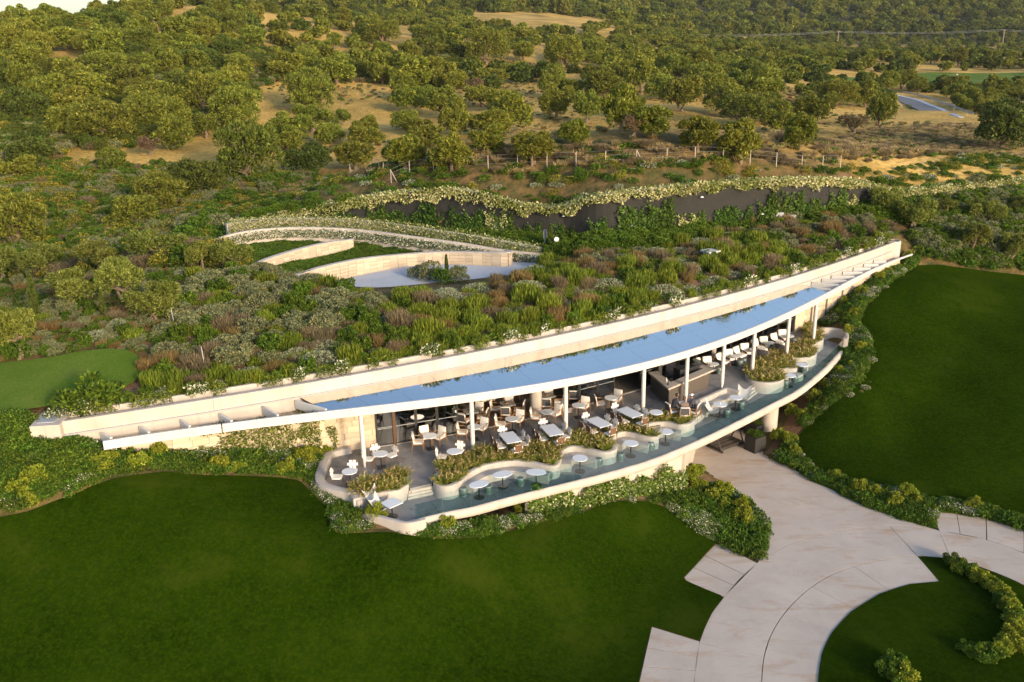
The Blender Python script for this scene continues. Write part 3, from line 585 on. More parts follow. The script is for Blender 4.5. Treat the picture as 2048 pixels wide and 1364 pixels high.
# left end box
e = U(92, 850, ROOF+.95)
bpart('end_pier', MB().box(XL-.55, par_y(XL)+.35, 2.6, 1.25, 1.55, 2.9, .12), MT['render'])
bpart('end_hatch', MB().box(XL-.6, par_y(XL)+.35, 4.062, .75, .9, .04, .12), MT['grey'])
# right end pier, rounded
xr = XR+.35; bpart('end_pier', MB().lathe([(.62, 1.8), (.62, 3.97), (.58, 4.02), (.5, 4.02), (.5, 3.9)], 24, xr, par_y(xr)+.55), MT['render'], True)
# pergola ribs, left and right of the glass
def rib(x0, y0, x1, y1, w=.12, h=.42, name='pergola_beam'):
    d = Vector((x1-x0, y1-y0, 0)); L = d.length; d.normalize(); a = math.atan2(d.y, d.x)
    bpart(name, MB().box((x0+x1)/2, (y0+y1)/2, BEAMZ+.215, L, w, h, a), MT['white'])
parx = lambda px: float(np.interp(px, [p[0] for p in PAR_PX], PAR[:, 0]))
for pf, pb in ((221, 200), (298, 280), (381, 363), (464, 440), (556, 526), (652, 592)):
    xf = beam_x_at(pf); xb = parx(pb); rib(xf, beam_y(xf)+.15, xb, par_y(xb)-.05)
for k in range(8):
    t = k/7; xf = beam_x_at(1655+(1768-1655)*t)+.25; xb = parx(1598+(1745-1598)*t)
    rib(xf, beam_y(xf)+.1, xb, par_y(xb)-.05, .14, .4)
# facade line on the terrace
FAC = [U(x, y, 0)[:2] for x, y in [(754, 892), (917, 869), (1060, 836), (1160, 813), (1229, 796), (1276, 779), (1400, 738), (1500, 700), (1590, 663)]]
fx = np.array([p[0] for p in FAC]); fc = np.polyfit(fx, [p[1] for p in FAC], 2)
fac_y = lambda x: float(np.polyval(fc, x))
def fpt(px):    # facade point under picture column px, at floor level
    x = float(np.interp(px, [754, 917, 1060, 1160, 1229, 1276, 1400, 1500, 1590], fx)); return np.array([x, fac_y(x)])
# left stone wall: core plus separate blocks
SW = [U(754, 892, 0)[:2], U(663, 908, 0)[:2], np.array([-12, 40.2]), np.array([-15, beam_y(-15)+.75]), np.array([-17.7, beam_y(-17.7)+.45])]
swl = resample(np.array([(*p, 0) for p in SW]), 60)[:, :2]
back = [(p[0]-.0, max(p[1]+.4, par_y(p[0])+.1)) for p in swl]
front = [(p[0], p[1]+.06) for p in swl]
bpart('wing_core', MB().wall(front, back, -.8, 2.60), MT['joint'])
bpart('wing_top', MB().wall([(p[0], p[1]+.02) for p in swl], back, 2.604, 2.66), MT['render'])
rs = random.Random(5)
blk = {}
def block_mesh(w, h, d=.1):
    k = (round(w, 2), round(h, 2))
    if k not in blk:
        m = MB(); b = .008
        m.add([(-w/2, 0, -h/2), (w/2, 0, -h/2), (w/2, 0, h/2), (-w/2, 0, h/2), (-w/2+b, -b, -h/2+b), (w/2-b, -b, -h/2+b), (w/2-b, -b, h/2-b), (-w/2+b, -b, h/2-b), (-w/2, d, -h/2), (w/2, d, -h/2), (w/2, d, h/2), (-w/2, d, h/2)],
              [(4, 5, 6, 7), (0, 1, 5, 4), (1, 2, 6, 5), (2, 3, 7, 6), (3, 0, 4, 7), (0, 8, 9, 1), (1, 9, 10, 2), (2, 10, 11, 3), (3, 11, 8, 0)])
        blk[k] = m.mesh('stone_block', MT['stone'])
    return blk[k]
def stone_face(line, z0, ztop, ch, parent=None, wmin=.5, wmax=.95, flip=1):
    """courses of blocks along an xy line (travel direction keeps the face on its right)"""
    L = length(line); P = np.array(line)[:, :2]; d = np.r_[0, np.cumsum(np.linalg.norm(np.diff(P, axis=0), axis=1))]; z = z0; row = 0
    while z < ztop-.02:
        h = min(ch, ztop-z); s = -rs.random()*.4
        while s < L-.1:
            w = round(rs.uniform(wmin, wmax)*20)/20; a = max(0, s); b = min(L, s+w); s += w
            if b-a < .12: continue
            m = (a+b)/2; x = np.interp(m, d, P[:, 0]); y = np.interp(m, d, P[:, 1]); x2 = np.interp(m+.05, d, P[:, 0]); y2 = np.interp(m+.05, d, P[:, 1]); x1 = np.interp(m-.05, d, P[:, 0]); y1 = np.interp(m-.05, d, P[:, 1])
            an = math.atan2(y2-y1, x2-x1); mw = Matrix.Translation((x+math.sin(an)*(rs.random()*.006), y-math.cos(an)*(rs.random()*.006), z+h/2)) @ Matrix.Rotation(an, 4, 'Z')
            bl('stone_block', block_mesh(round((b-a-.012)*50)/50, round((h-.012)*50)/50), mw, parent)
        z += ch; row += 1
stone_face(swl[::-1], 0.0, 2.6, .325)
# left wall hooks back under the fascia end
# right stone wall with dark strips standing in for shaded niches, beyond the terrace
RW = [U(1590, 663, 0)[:2], U(1640, 652, 0)[:2]+[0, 0], U(1700, 618, .2)[:2], U(1760, 575, .8)[:2]]
RW = [(x, par_y(x)+.2+(beam_y(x)+.5-par_y(x)-.2)*smooth01((x-20)/8)) for x in (19.7, 21, 23, 25.5, 28, 30)]
rwl = resample(np.array([(*p, 0) for p in RW]), 40)[:, :2]
bpart('wing_core', MB().wall([(p[0], p[1]+.06) for p in rwl], [(p[0], p[1]+.45) for p in rwl], -.8, 2.78), MT['joint'])
stone_face(rwl, -.2, 2.75, .36)
for x in (20.9, 22.2, 23.6):
    y = float(np.interp(x, rwl[:, 0], rwl[:, 1]))
    bpart('shade_strip', MB().box(x, y-.012, 1.35, .16, .06, 2.2, math.atan2(.35, 1)), MT['interior'])  # thin dark strip on the face, painting the shade of a niche side
bpart('stone_pier', MB().box(FAC[-1][0]+.1, FAC[-1][1]+.2, 1.42, .7, .6, 2.84, .4), MT['stone'])
# hall floor, rear wall, ceiling sits above
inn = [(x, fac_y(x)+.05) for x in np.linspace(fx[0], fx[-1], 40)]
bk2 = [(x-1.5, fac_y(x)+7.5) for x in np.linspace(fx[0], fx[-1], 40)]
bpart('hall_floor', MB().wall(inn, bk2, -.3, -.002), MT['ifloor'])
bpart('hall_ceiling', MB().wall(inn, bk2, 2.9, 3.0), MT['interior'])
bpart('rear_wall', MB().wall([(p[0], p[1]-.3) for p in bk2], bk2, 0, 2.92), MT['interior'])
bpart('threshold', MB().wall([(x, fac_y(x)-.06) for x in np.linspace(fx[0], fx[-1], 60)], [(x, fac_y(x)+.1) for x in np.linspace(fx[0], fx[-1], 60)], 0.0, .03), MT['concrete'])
def partition(px, ln, m='interior'):
    p = fpt(px); bpart('partition_wall', MB().box(p[0]-.1*ln, p[1]+ln/2+.3, 1.45, .2, ln, 2.9, -.1), MT[m])
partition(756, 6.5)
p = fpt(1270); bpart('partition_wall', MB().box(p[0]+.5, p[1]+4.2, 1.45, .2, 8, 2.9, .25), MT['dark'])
# glazed leaves and frames on the facade
def glaze(px0, px1, n, frame='black', door=False):
    a, b = fpt(px0), fpt(px1)
    for i in range(n):
        q0 = a+(b-a)*i/n; q1 = a+(b-a)*(i+1)/n; c = (q0+q1)/2; L = float(np.linalg.norm(q1-q0)); an = math.atan2(q1[1]-q0[1], q1[0]-q0[0])
        mw = Matrix.Translation((c[0], c[1]+.02, 0)) @ Matrix.Rotation(an, 4, 'Z'); w = L-.02
        f = MB(); 
        for sx in (-1, 1): f.box(sx*(w/2-.03), 0, 1.46, .06, .07, 2.86)
        f.box(0, 0, .06, w, .068, .1); f.box(0, 0, 2.86, w, .068, .08)
        nm = 'door' if door else 'glazed_panel'
        fo = bl(nm, f.mesh(nm, MT['black']), mw)
        g = link('pane', MB().box(0, 0, 1.46, w-.12, .012, 2.72).mesh('pane', MT['win'])); g.parent = fo
        r_ = MB()
        for z in ((.95, 1.02, 2.0) if door else (1.0, 1.95)): r_.box(0, -.03, z, w-.12, .02, .025)
        r = link('glazing_rail', r_.mesh('glazing_rail', MT['grey'])); r.parent = fo
glaze(755, 789, 1, door=True); glaze(791, 917, 3)
glaze(1159, 1229, 2); glaze(1278, 1584, 9)
p = fpt(791); bpart('door_post', MB().box(p[0], p[1]-.03, 1.45, .12, .16, 2.9, -.1), MT['dwood'])
p = fpt(1158); bpart('door_post', MB().box(p[0], p[1]-.0, 1.45, .1, .14, 2.9, -.1), MT['black'])
# round concrete column inside the open bay
c = U(1072, 826, 0); bpart('inner_column', MB().lathe([(.33, 0), (.33, 2.92)], 28, c[0], c[1]), MT['concrete'], True)
for px, py in ((1430, 735), (1520, 695)):
    c = U(px, py, 0); bpart('inner_column', MB().lathe([(.3, 0), (.3, 2.92)], 24, c[0], c[1]+1.2), MT['concrete'], True)
# slim white columns under the beam
for i, (px, py) in enumerate([(728.5, 944.5), (945.2, 908.5), (1132, 875), (1285.5, 831), (1370.5, 807.5), (1444.5, 778), (1506, 748), (1576.5, 710), (1629.5, 670)]):
    q = U(px, py, 0); tx_ = [719.6, 941.9, 1131.4, 1288, 1375.4, 1449.6, 1511.5, 1582.6, 1633.9][i]; q[0] = beam_x_at(tx_); q[1] = beam_y(q[0])+.12
    mb = MB().lathe([(.03, 0), (.055, .04), (.062, .12), (.115, .55), (.115, 2.80), (.10, 2.86)], 20)
    o = bl('column', mb.mesh('column', MT['white'], True), Matrix.Translation((q[0], q[1], 0)))
# =================================================================== TERRACE
ter = empty('terrace', U(1160, 880, 0), 0, 'curved concrete dining terrace on two levels with serpentine bench walls and a glass balustrade', 'terrace')
TW = ter.location.copy()
def tp(name, mb, m, smooth=False, mw=None):
    o = bpy.data.objects.new(name, mb.mesh(name, m, smooth) if isinstance(mb, MB) else mb); COL.objects.link(o); o.parent = ter; o.matrix_parent_inverse = Matrix.Translation(-TW)
    if mw is not None: o.matrix_basis = mw
    return o
# outer edge of the lower deck
EDGE_PX = [(817, 1043), (881, 1027), (950, 1013.5), (1010, 997), (1118, 970), (1200, 950), (1290, 924), (1350, 901), (1418, 871), (1503, 829), (1545, 807), (1590, 784), (1625, 758), (1651, 735), (1668, 717), (1684, 699)]
EDGE = [U(x, y, ZL) for x, y in EDGE_PX]
ex = np.array([p[0] for p in EDGE]); 
edge = resample(np.array(catmull(EDGE, 8)), 120)
LEFT_PX = [(688, 995), (705, 1002), (721, 1015), (738, 1027), (763, 1035), (788, 1041), (817, 1045)]
LEFT = [U(x, y, ZL) for x, y in LEFT_PX]
# deck polygon: left curb + edge + right end + under the planters back
RIGHT = [U(x, y, ZL) for x, y in [(1690, 685), (1690, 672), (1665, 668), (1640, 668)]]
INNER = [U(x, y, ZL) for x, y in [(1600, 690), (1560, 725), (1500, 765), (1440, 785), (1380, 815), (1300, 845), (1200, 880), (1100, 905), (980, 925), (880, 950), (810, 965), (760, 975), (700, 985)]]
deck = [p[:2] for p in LEFT]+[p[:2] for p in edge[1:]]+[p[:2] for p in RIGHT]+[p[:2] for p in INNER]
d_out = resample(np.array([*LEFT[:-1], *edge, *RIGHT[:2]]), 200); d_in = resample(np.array([*INNER[::-1], RIGHT[3], RIGHT[2]]), 200)
tp('lower_deck', MB().wall(d_out[:, :2], d_in[:, :2], ZL-.3, ZL), MT['floor'])
# white rounded slab edge
eo = offset(edge, .20); m = MB(); prof = [(0.02, .05), (.10, .05), (.19, .0), (.24, -.12), (.22, -.26), (.12, -.38), (-.5, -.44), (-.5, -.30), (.02, -.02)]
rings = [offset(edge, a) for a, b in prof]; V_ = []
for i in range(len(edge)):
    for (a, b), r in zip(prof, rings): V_.append((r[i][0], r[i][1], ZL+b))
k = len(prof); Fc = [(i*k+j, i*k+(j+1) % k, (i+1)*k+(j+1) % k, (i+1)*k+j) for i in range(len(edge)-1) for j in range(k)]
Fc += [tuple(range(k))[::-1], tuple((len(edge)-1)*k+j for j in range(k))]
tp('slab_edge', MB().add(V_, Fc), MT['white'] if False else MT['render'], True)
# soffit slab
e45 = resample(offset(edge, -.45), 200); tp('soffit', MB().wall(e45[:, :2], resample(np.array([*INNER[::-1], RIGHT[3]]), 200)[:, :2], ZL-.42, ZL-.301), MT['concrete'])
# left curb around the recess
cl = catmull([U(x, y, -.1) for x, y in [(700, 990), (712, 1003), (724, 1015), (738, 1024), (763, 1030.5), (788, 1037), (815, 1042), (850, 1035)]], 8)
tp('curb_wall', MB().wall(offset(cl, -.09), offset(cl, .13), ZL-.6, -.14, .04), MT['concrete'], True)
# upper floor
UP = [U(x, y, 0)[:2] for x, y in [(661, 907), (645, 935), (641, 958), (650, 972), (705, 984), (760, 968), (819, 966), (820, 977), (864, 967), (868, 945), (900, 925), (1000, 900), (1095, 887), (1190, 868), (1290, 833),
      (1330, 822), (1386, 832), (1400, 824), (1384, 808), (1452, 778), (1481, 786), (1505, 769), (1492, 752), (1500, 741), (1555, 708), (1600, 690), (1622, 684), (1616, 671), (1606, 660), (1615, 652), (1590, 662)]]
UP += [tuple(fpt(px)+[0, .05]) for px in (1500, 1400, 1276, 1229, 1060, 917, 756)]
tp('upper_floor', MB().prism(UP, -.35, 0), MT['floor'])
tp('floor_front', MB().wall([p for p in UP[8:16]], [(p[0], p[1]+.2) for p in UP[8:16]], ZL-.1, -.001), MT['concrete'])
# left outer wall of the upper terrace
ol = catmull([U(x, y, .3) for x, y in [(700, 893), (664, 901), (652, 915), (643, 935), (639, 950), (643, 964), (658, 972), (680, 978), (706, 984), (716, 996)]], 8)
tp('outer_wall', MB().wall(offset(ol, -.22), offset(ol, .22), -1.2, .30, .05), MT['concrete'], True)
# ---- serpentine walls
ZR = 0.2
S2_PX = [(880, 938), (872, 944), (866, 952), (866, 960), (872, 968), (886, 973), (905, 971), (922.6, 961), (940, 946), (963.6, 933), (993, 926), (1025, 922), (1057.5, 924), (1084, 930), (1104, 933), (1118, 928),
         (1122, 917), (1125, 905), (1135.5, 896), (1149, 893), (1166, 895), (1182.7, 900), (1203, 904.5), (1220, 904), (1231.6, 899), (1234, 892), (1229, 884), (1225.5, 878), (1229, 871), (1237, 866), (1251, 863), (1268, 866),
         (1284.5, 871), (1303, 874.5), (1317, 873.5)]
S2B_PX = [(1318, 868), (1307, 864.5), (1296, 861), (1292, 855), (1298, 848.5), (1310, 845), (1327, 843.5), (1344, 846), (1360, 849.5), (1374, 849), (1384, 846), (1390, 840), (1388, 832)]
S3_PX = [(1505, 738), (1494, 742), (1490, 748), (1492.5, 755), (1500, 760), (1514.5, 764), (1535, 766), (1555, 764), (1566.7, 758.5), (1568, 751), (1560, 745), (1554, 740.5), (1560, 737.6), (1575, 736.8), (1588, 737), (1595, 734)]
S3B_PX = [(1593, 729), (1584, 723), (1579, 718), (1588.6, 715.6), (1605.5, 715.6), (1622, 713.5), (1632.5, 708), (1633, 702), (1627, 696), (1625, 691.5), (1633, 687), (1644, 681), (1648, 675), (1643, 667), (1637, 660), (1625, 654)]
def serp(px, close_end=True):
    P = resample(np.array(catmull([U(x, y, ZR) for x, y in px], 8)), len(px)*6)
    L = offset(P, -.26)
    tp('planter_rim_wall', MB().wall(L, P, ZL-.02, ZR, .045), MT['concrete'], True)
    return P
s2 = serp(S2_PX); s2b = serp(S2B_PX); s3 = serp(S3_PX); s3b = serp(S3B_PX)
S1_PX = [(704, 990), (708, 998), (716, 1003), (724.5, 998), (738, 989), (755, 985.5), (775, 984), (797, 980), (811, 973), (818, 966), (816, 957)]
s1 = serp(S1_PX)
# benches: seat ribbons in the bays
def sub(P, a, b):
    """part of a resampled path between two picture columns (first/last point nearest)"""
    u, v, _ = proj(P); ia = int(np.argmin((u-a[0])**2+(v-a[1])**2)); ib = int(np.argmin((u-b[0])**2+(v-b[1])**2)); return P[ia:ib+1]
def bench(P, a, b, w=.5):
    Q = sub(P, a, b); q = resample(Q, max(12, len(Q))); I = offset(q, -.02); O = offset(q, w); zb = -.08
    tp('bench_seat', MB().wall(I, O, ZL, zb, .04), MT['concrete'], True)
bench(s2, (926, 958), (1100, 933)); bench(s2, (1122, 917), (1200, 904)); bench(s2, (1227, 876), (1300, 874)); bench(s2b, (1294, 857), (1362, 850)); bench(s3, (1554, 741), (1592, 736)); bench(s3b, (1580, 719), (1610, 716))
# planter soil
def soil(front, backpx, z=.02):
    Bk = [U(x, y, 0)[:2] for x, y in backpx]; poly = [p[:2] for p in offset(front, -.2)]+Bk[::-1]
    tp('soil', MB().prism(poly, ZL+.05, z), MT['soil'])
    c = resample(np.array([(*p, 0) for p in Bk]), 40); tp('back_curb', MB().wall(offset(c, .07), offset(c, -.07), -.2, .07), MT['concrete'])
    return poly
S2BACK = [(872, 941), (905, 925), (950, 912), (1000, 900), (1050, 893), (1095, 887), (1150, 873), (1190, 868), (1240, 850), (1290, 834), (1320, 832), (1350, 837), (1388, 838)]
S3BACK = [(1494, 745), (1502, 737), (1530, 722), (1555, 708), (1580, 698), (1605, 690), (1618, 682), (1613, 671), (1606, 661), (1618, 653)]
s2all = np.concatenate([s2, s2b]); s3all = np.concatenate([s3, s3b])
PLANT2 = soil(s2all, S2BACK); PLANT3 = soil(s3all, S3BACK); PLANT1 = soil(s1, [(706, 984), (740, 968), (770, 960), (800, 953), (815, 955)])
# tall curved wall at the right end
re_ = catmull([U(x, y, ZR+.15) for x, y in [(1632, 660), (1645, 656), (1660, 655), (1675, 657), (1688, 661), (1694, 667), (1693, 677)]], 8)
tp('end_wall', MB().wall(offset(re_, -.12), offset(re_, .14), ZL-.6, ZR+.15, .05), MT['concrete'], True)
# box bench facing the view
bxp = [U(x, y, ZR) for x, y in [(1413.5, 811.5), (1384, 803), (1452, 773.5), (1481, 781.5)]]
bq = [bxp[0], bxp[0]*.1+bxp[1]*.9, bxp[1]*.92+bxp[2]*.08, bxp[1]*.08+bxp[2]*.92, bxp[2]*.9+bxp[3]*.1, bxp[3]]
bqq = resample(np.array(catmull(bq, 6)), 60)
tp('bench_back', MB().wall(offset(bqq, -.03), offset(bqq, .22), ZL, ZR, .045), MT['concrete'], True)
bs = np.array([bxp[1]*.95+bxp[0]*.05, bxp[2]*.95+bxp[3]*.05]); bs = resample(bs, 10)
tp('bench_seat', MB().wall(offset(bs, .18), offset(bs, .68), ZL, -.08, .04), MT['concrete'], True)
# steps
def steps(tl, tr, bl_, br):
    """three flights edges given at upper floor (left, right) and lower deck (left, right)"""
    a, b = U(*tl, 0), U(*tr, 0); c, d = U(*bl_, ZL), U(*br, ZL)
    for k in range(3):
        z = -.125*(k+1)-.001*0; t0 = k/3; t1 = 1.0
        P = [a[:2]*(1-t0)+c[:2]*t0, b[:2]*(1-t0)+d[:2]*t0, b[:2]*(1-(k+1)/3)+d[:2]*(k+1)/3, a[:2]*(1-(k+1)/3)+c[:2]*(k+1)/3]
        P = [P[0], P[3], P[2], P[1]]
        tp('step', MB().prism(P, ZL-.01, z), MT['concrete'])
steps((818, 976), (866, 966), (816, 1000), (873, 988)); steps((1481, 783), (1506, 770), (1496, 801), (1523, 780)); steps((1389, 834), (1401, 826), (1391, 847), (1410, 834))
# glass balustrade panels
gl = offset(edge, .06); Lg = length(gl); ng = 26; q = resample(gl[1:], ng+1)
for i in range(ng):
    a, b = q[i], q[i+1]; c = (a+b)/2; L = np.linalg.norm((b-a)[:2])-.02; an = math.atan2(b[1]-a[1], b[0]-a[0])
    h = .74
    tp('glass_panel', MB().box(0, 0, h/2, L, .016, h), MT['bal'], mw=Matrix.Translation((c[0], c[1], ZL+.05)) @ Matrix.Rotation(an, 4, 'Z'))
tp('end_post', MB().box(gl[-1][0]+.12, gl[-1][1]+.05, ZL+.3, .5, .14, 1.1, .9), MT['concrete'])
# deck joints (thin inset lines)
for k in range(1, 24):
    t = int(k*len(edge)/24); a = edge[t]; n = (offset(edge, -1.0)[t]-a)[:2]
    P = [a[:2]+n*.1, a[:2]+n*1.35]; w = np.array([-n[1], n[0]])*.006
    tp('deck_joint', MB().prism([P[0]-w, P[0]+w, P[1]+w, P[1]-w][::-1], ZL-.01, ZL+.003), MT['dark'])
# supports below the slab
def supp(px, py, r, name='support_column', kind='round'):
    q = U(px, py, ZL-.5); g = H1(q[0], q[1])
    if kind == 'round': tp(name, MB().lathe([(r, g-.5), (r, ZL-.4)], 28, q[0], q[1]+r), MT['render'], True)
    else: tp(name, MB().box(q[0], q[1]+r+.6, (g-.5+ZL-.4)/2, .9, 2*r, ZL-.4-g+.5, .5), MT['render'])
for px_, D_, r_, nm_ in ((1538, 51.6, .52, 'support_column'), (1608, 54.0, .3, 'support_column')):
    q = V(px_, 840 if r_ > .4 else 795, D_); g_ = H1(q[0], q[1]); tp(nm_, MB().lathe([(r_, g_-.8), (r_, ZL-.4)], 32, q[0], q[1]), MT['render'], True)
aw = [U(x, y, ZL-.5)[:2]*1.004 for x, y in [(1366, 905), (1330, 920), (1290, 936), (1250, 950), (1200, 966), (1120, 988), (1050, 1005)]]
aw = resample(np.array([(*(p+[0, .25]), 0) for p in aw]), 30); tp('abutment_wall', MB().wall([(p[0], p[1]) for p in aw], [(p[0], p[1]+.4) for p in aw], -4.6, ZL-.3), MT['render'])
sd0 = aw[0]; tp('abutment_wall', MB().box(sd0[0]+.02+1.0, sd0[1]+3.4, -2.7, .35, 6.8, 3.8, -.3), MT['render'])
tp('underpass_wall', MB().box(sd0[0]+6, sd0[1]+9.5, -2.6, 14, .4, 3.9, .5), MT['interior'])
# =================================================================== BAR
bar = [U(x, y, 1.12) for x, y in [(1297, 744), (1337, 777.5), (1433, 737), (1386, 722)]]   # counter outer corners: left end, front left, front right, back right
bo = empty('bar_counter', U(1337, 797, 0), 0, 'three sided outdoor bar with dark clad front and pale stone counter', 'bar')
def bp_(name, mb, m):
    o = link(name, mb.mesh(name, m)); o.parent = bo; o.matrix_parent_inverse = Matrix.Translation(-Vector(bo.location)); return o
br = np.array(bar); bi = offset(br, -.55)
a0, a1, a2, a3 = br
def inner(p, q, r, w):
    d1 = (q-p)[:2]/np.linalg.norm((q-p)[:2]); d2 = (r-q)[:2]/np.linalg.norm((r-q)[:2]); n1 = np.array([-d1[1], d1[0]]); n2 = np.array([-d2[1], d2[0]])
    A = np.array([n1, n2]); return q[:2]+np.linalg.solve(A, [w, w])
d01 = (a1-a0)[:2]/np.linalg.norm((a1-a0)[:2]); d23 = (a3-a2)[:2]/np.linalg.norm((a3-a2)[:2])
I0 = a0[:2]+np.array([-d01[1], d01[0]])*.55; I1 = inner(a0, a1, a2, .55); I2 = inner(a1, a2, a3, .55); I3 = a3[:2]+np.array([-d23[1], d23[0]])*.55
bp_('counter_top', MB().wall([I0, I1, I2, I3], [a0, a1, a2, a3], 1.02, 1.12), MT['bartop'])
J = [a0[:2], None, None, a3[:2]]
O0 = a0[:2]+np.array([-d01[1], d01[0]])*.15; O1 = inner(a0, a1, a2, .15); O2 = inner(a1, a2, a3, .15); O3 = a3[:2]+np.array([-d23[1], d23[0]])*.15
K1 = inner(a0, a1, a2, .4); K2 = inner(a1, a2, a3, .4); K0 = a0[:2]+np.array([-d01[1], d01[0]])*.4; K3 = a3[:2]+np.array([-d23[1], d23[0]])*.4
O2 = O2-(a2-a1)[:2]*.09; K2 = K2-(a2-a1)[:2]*.09
bp_('side_cladding', MB().wall([K0, K1], [O0, O1], 0, 1.02), MT['barfront'])
bp_('front_cladding', MB().wall([K1, K2], [O1, O2], 0, 1.02), MT['barfront'])
bp_('back_cladding', MB().wall([K2, K3], [O2, O3], 0, 1.02), MT['barfront'])
cx_ = (I1+I2)/2; bp_('work_shelf', MB().wall([I1+(I0-I1)*.0+np.array([.1, .45]), I2+np.array([-.1, .45])], [I1, I2], .8, .86), MT['grey'])
f = MB(); q = I1*.5+I2*.5+np.array([.2, 1.2]); f.box(q[0], q[1], .6, 1.5, .6, 1.2, .5); bp_('fridge', f, MT['black'])
f = MB(); q = I1*.15+I2*.85+np.array([-.1, .9]); f.box(q[0], q[1], .7, .7, .6, 1.4, .5); bp_('glass_cabinet', f, MT['win'])
for k, (px, py) in enumerate([(1333, 763), (1336, 770)]):
    q = U(px, py, 1.12); o = MB().lathe([(.04, 0), (.045, .12), (.02, .17), (.018, .24)], 10).build('bottle', MT['white' if k == 0 else 'black'], None, q)
    tag(o, ['white bottle on the near corner of the bar counter', 'small black jar beside the white bottle on the bar corner'][k], 'bottle')
# ================================================================== DRIVEWAY
drv = tag(bpy.data.objects.new('driveway', None), 'pale washed concrete driveway with a curved loop and parking bays', None, None, 'structure'); COL.objects.link(drv)
def slab(name, px, dens=True):
    P = [U(x, y, ZD)[:2] for x, y in px]; o = link(name, MB().prism(P, ZD-.12, ZD-.0).mesh(name, MT['conc_drive']), drv); return o
def arc(px, n): return [tuple(p) for p in resample(np.array([(x, y, 0) for x, y in catmull([(x, y, 0) for x, y in px], 8) for _ in (0,)] if False else np.array(catmull([(x, y, 0) for x, y in px], 8))), n)[:, :2]]
def G(a, d=1.2): return a
A_UP = arc([(1516, 1126), (1560, 1099), (1606, 1080), (1664, 1064), (1741, 1054), (1818, 1053), (1877, 1062)], 20)
A_MID = arc([(1523, 1440), (1523.6, 1364), (1529, 1311), (1544.7, 1265), (1575.5, 1218.6), (1625.5, 1172.5), (1683, 1141.7), (1760, 1120.5), (1833, 1111)], 34)
A_OUT = arc([(1384, 1440), (1389, 1364), (1393, 1318), (1400, 1284), (1410, 1257), (1425, 1226), (1448.5, 1195), (1480, 1158), (1516, 1126)], 24)
A_IN = arc([(1632, 1440), (1636, 1364), (1639, 1334), (1645, 1303), (1664, 1265), (1702, 1224), (1760, 1188), (1818, 1168.6), (1879, 1163)], 34)
A_NE = arc([(1877, 1062), (1914, 1067), (1972, 1080), (2048, 1107), (2150, 1150), (2230, 1195)], 16)
A_SE = arc([(1833, 1111), (1876, 1113), (1933, 1124), (1991, 1145), (2048, 1170), (2150, 1235)], 16)
g = 1.0
def lo(L, dx, dy): return [(x+dx, y+dy) for x, y in L]
slab('concrete_slab', [(1330, 880), (1366, 919), (1371.5, 924), (1414, 949), (1452, 976), (1491, 999), (1514, 1022), (1529, 1045), (1535, 1068), (1529, 1099)]+lo(A_UP, 0, -g)[0:]+[(1798, 1037), (1722, 1009), (1645, 970), (1587, 938), (1529, 909), (1500, 862), (1475, 830), (1400, 820)])
# loop road in three lengths
c1 = min(range(len(A_OUT)), key=lambda i: abs(A_OUT[i][1]-1284)); m1 = min(range(len(A_MID)), key=lambda i: abs(A_MID[i][1]-1311))
slab('concrete_slab', lo(A_OUT[:c1+1], 0, 0)+lo(A_MID[:m1+1], -g, 0)[::-1])
u1 = min(range(len(A_UP)), key=lambda i: abs(A_UP[i][0]-1784))
m2 = len(A_MID)-1
slab('concrete_slab', [(x, y-1.2) for x, y in A_OUT[c1:]]+A_UP[1:u1+1]+[(A_MID[-1][0]-1, A_MID[-1][1]-1)]+[(x-g, y-g*.6) for x, y in A_MID[m1:-1]][::-1])
slab('concrete_slab', [(x+1, y) for x, y in A_UP[u1:]]+[(1901, 1116.5)]+[(1876, 1113.5), (1834, 1110.5)])
slab('concrete_slab', [(x+1.2, y) for x, y in A_NE]+[(2150, 1235)]+[(x, y) for x, y in A_SE if x > 1903][::-1]+[(1902.5, 1117)])
# inner bays
cutsY = [0, 9, 14, 19, 25, 33]
for i in range(5):
    a, b = cutsY[i], cutsY[i+1]
    slab('concrete_slab', [(x+.6, y+.4) for x, y in A_MID[a:b+1]]+[(x-.3, y) for x, y in A_IN[a:b+1]][::-1] if False else [(x+.6+(.8 if k == 0 and i else 0), y+.4) for k, (x, y) in enumerate(A_MID[a:b+1])]+[(x+(.8 if k == b-a and i else 0), y) for k, (x, y) in enumerate(A_IN[a:b+1][::-1])])
# outer bays
def quad3(P, ts):
    (a, b, c, d) = [np.array(p, float) for p in P]   # a-b near kerb far edge, split along a->d / b->c
    for t0, t1 in zip(ts[:-1], ts[1:]):
        e = .006; slab('concrete_slab', [tuple(a+(d-a)*(t0+e)), tuple(b+(c-b)*(t0+e)), tuple(b+(c-b)*(t1-e)), tuple(a+(d-a)*(t1-e))])
quad3([(1435, 1084), (1514.5, 1126), (1448, 1193.5), (1365, 1159)], [0, .36, .68, 1])
quad3([(1304, 1253), (1399, 1282.5), (1388, 1364), (1279, 1364)], [0, .38, .72, 1.1])
quad3([(1866, 1022), (1878, 1061), (1973, 1079), (1972, 1036)], [0, .45, 1]); quad3([(1972.5, 1036), (1974, 1079), (2048, 1105), (2048, 1059)], [0, 1]); quad3([(2049, 1059.5), (2049, 1106), (2150, 1148), (2150, 1095)], [0, 1])
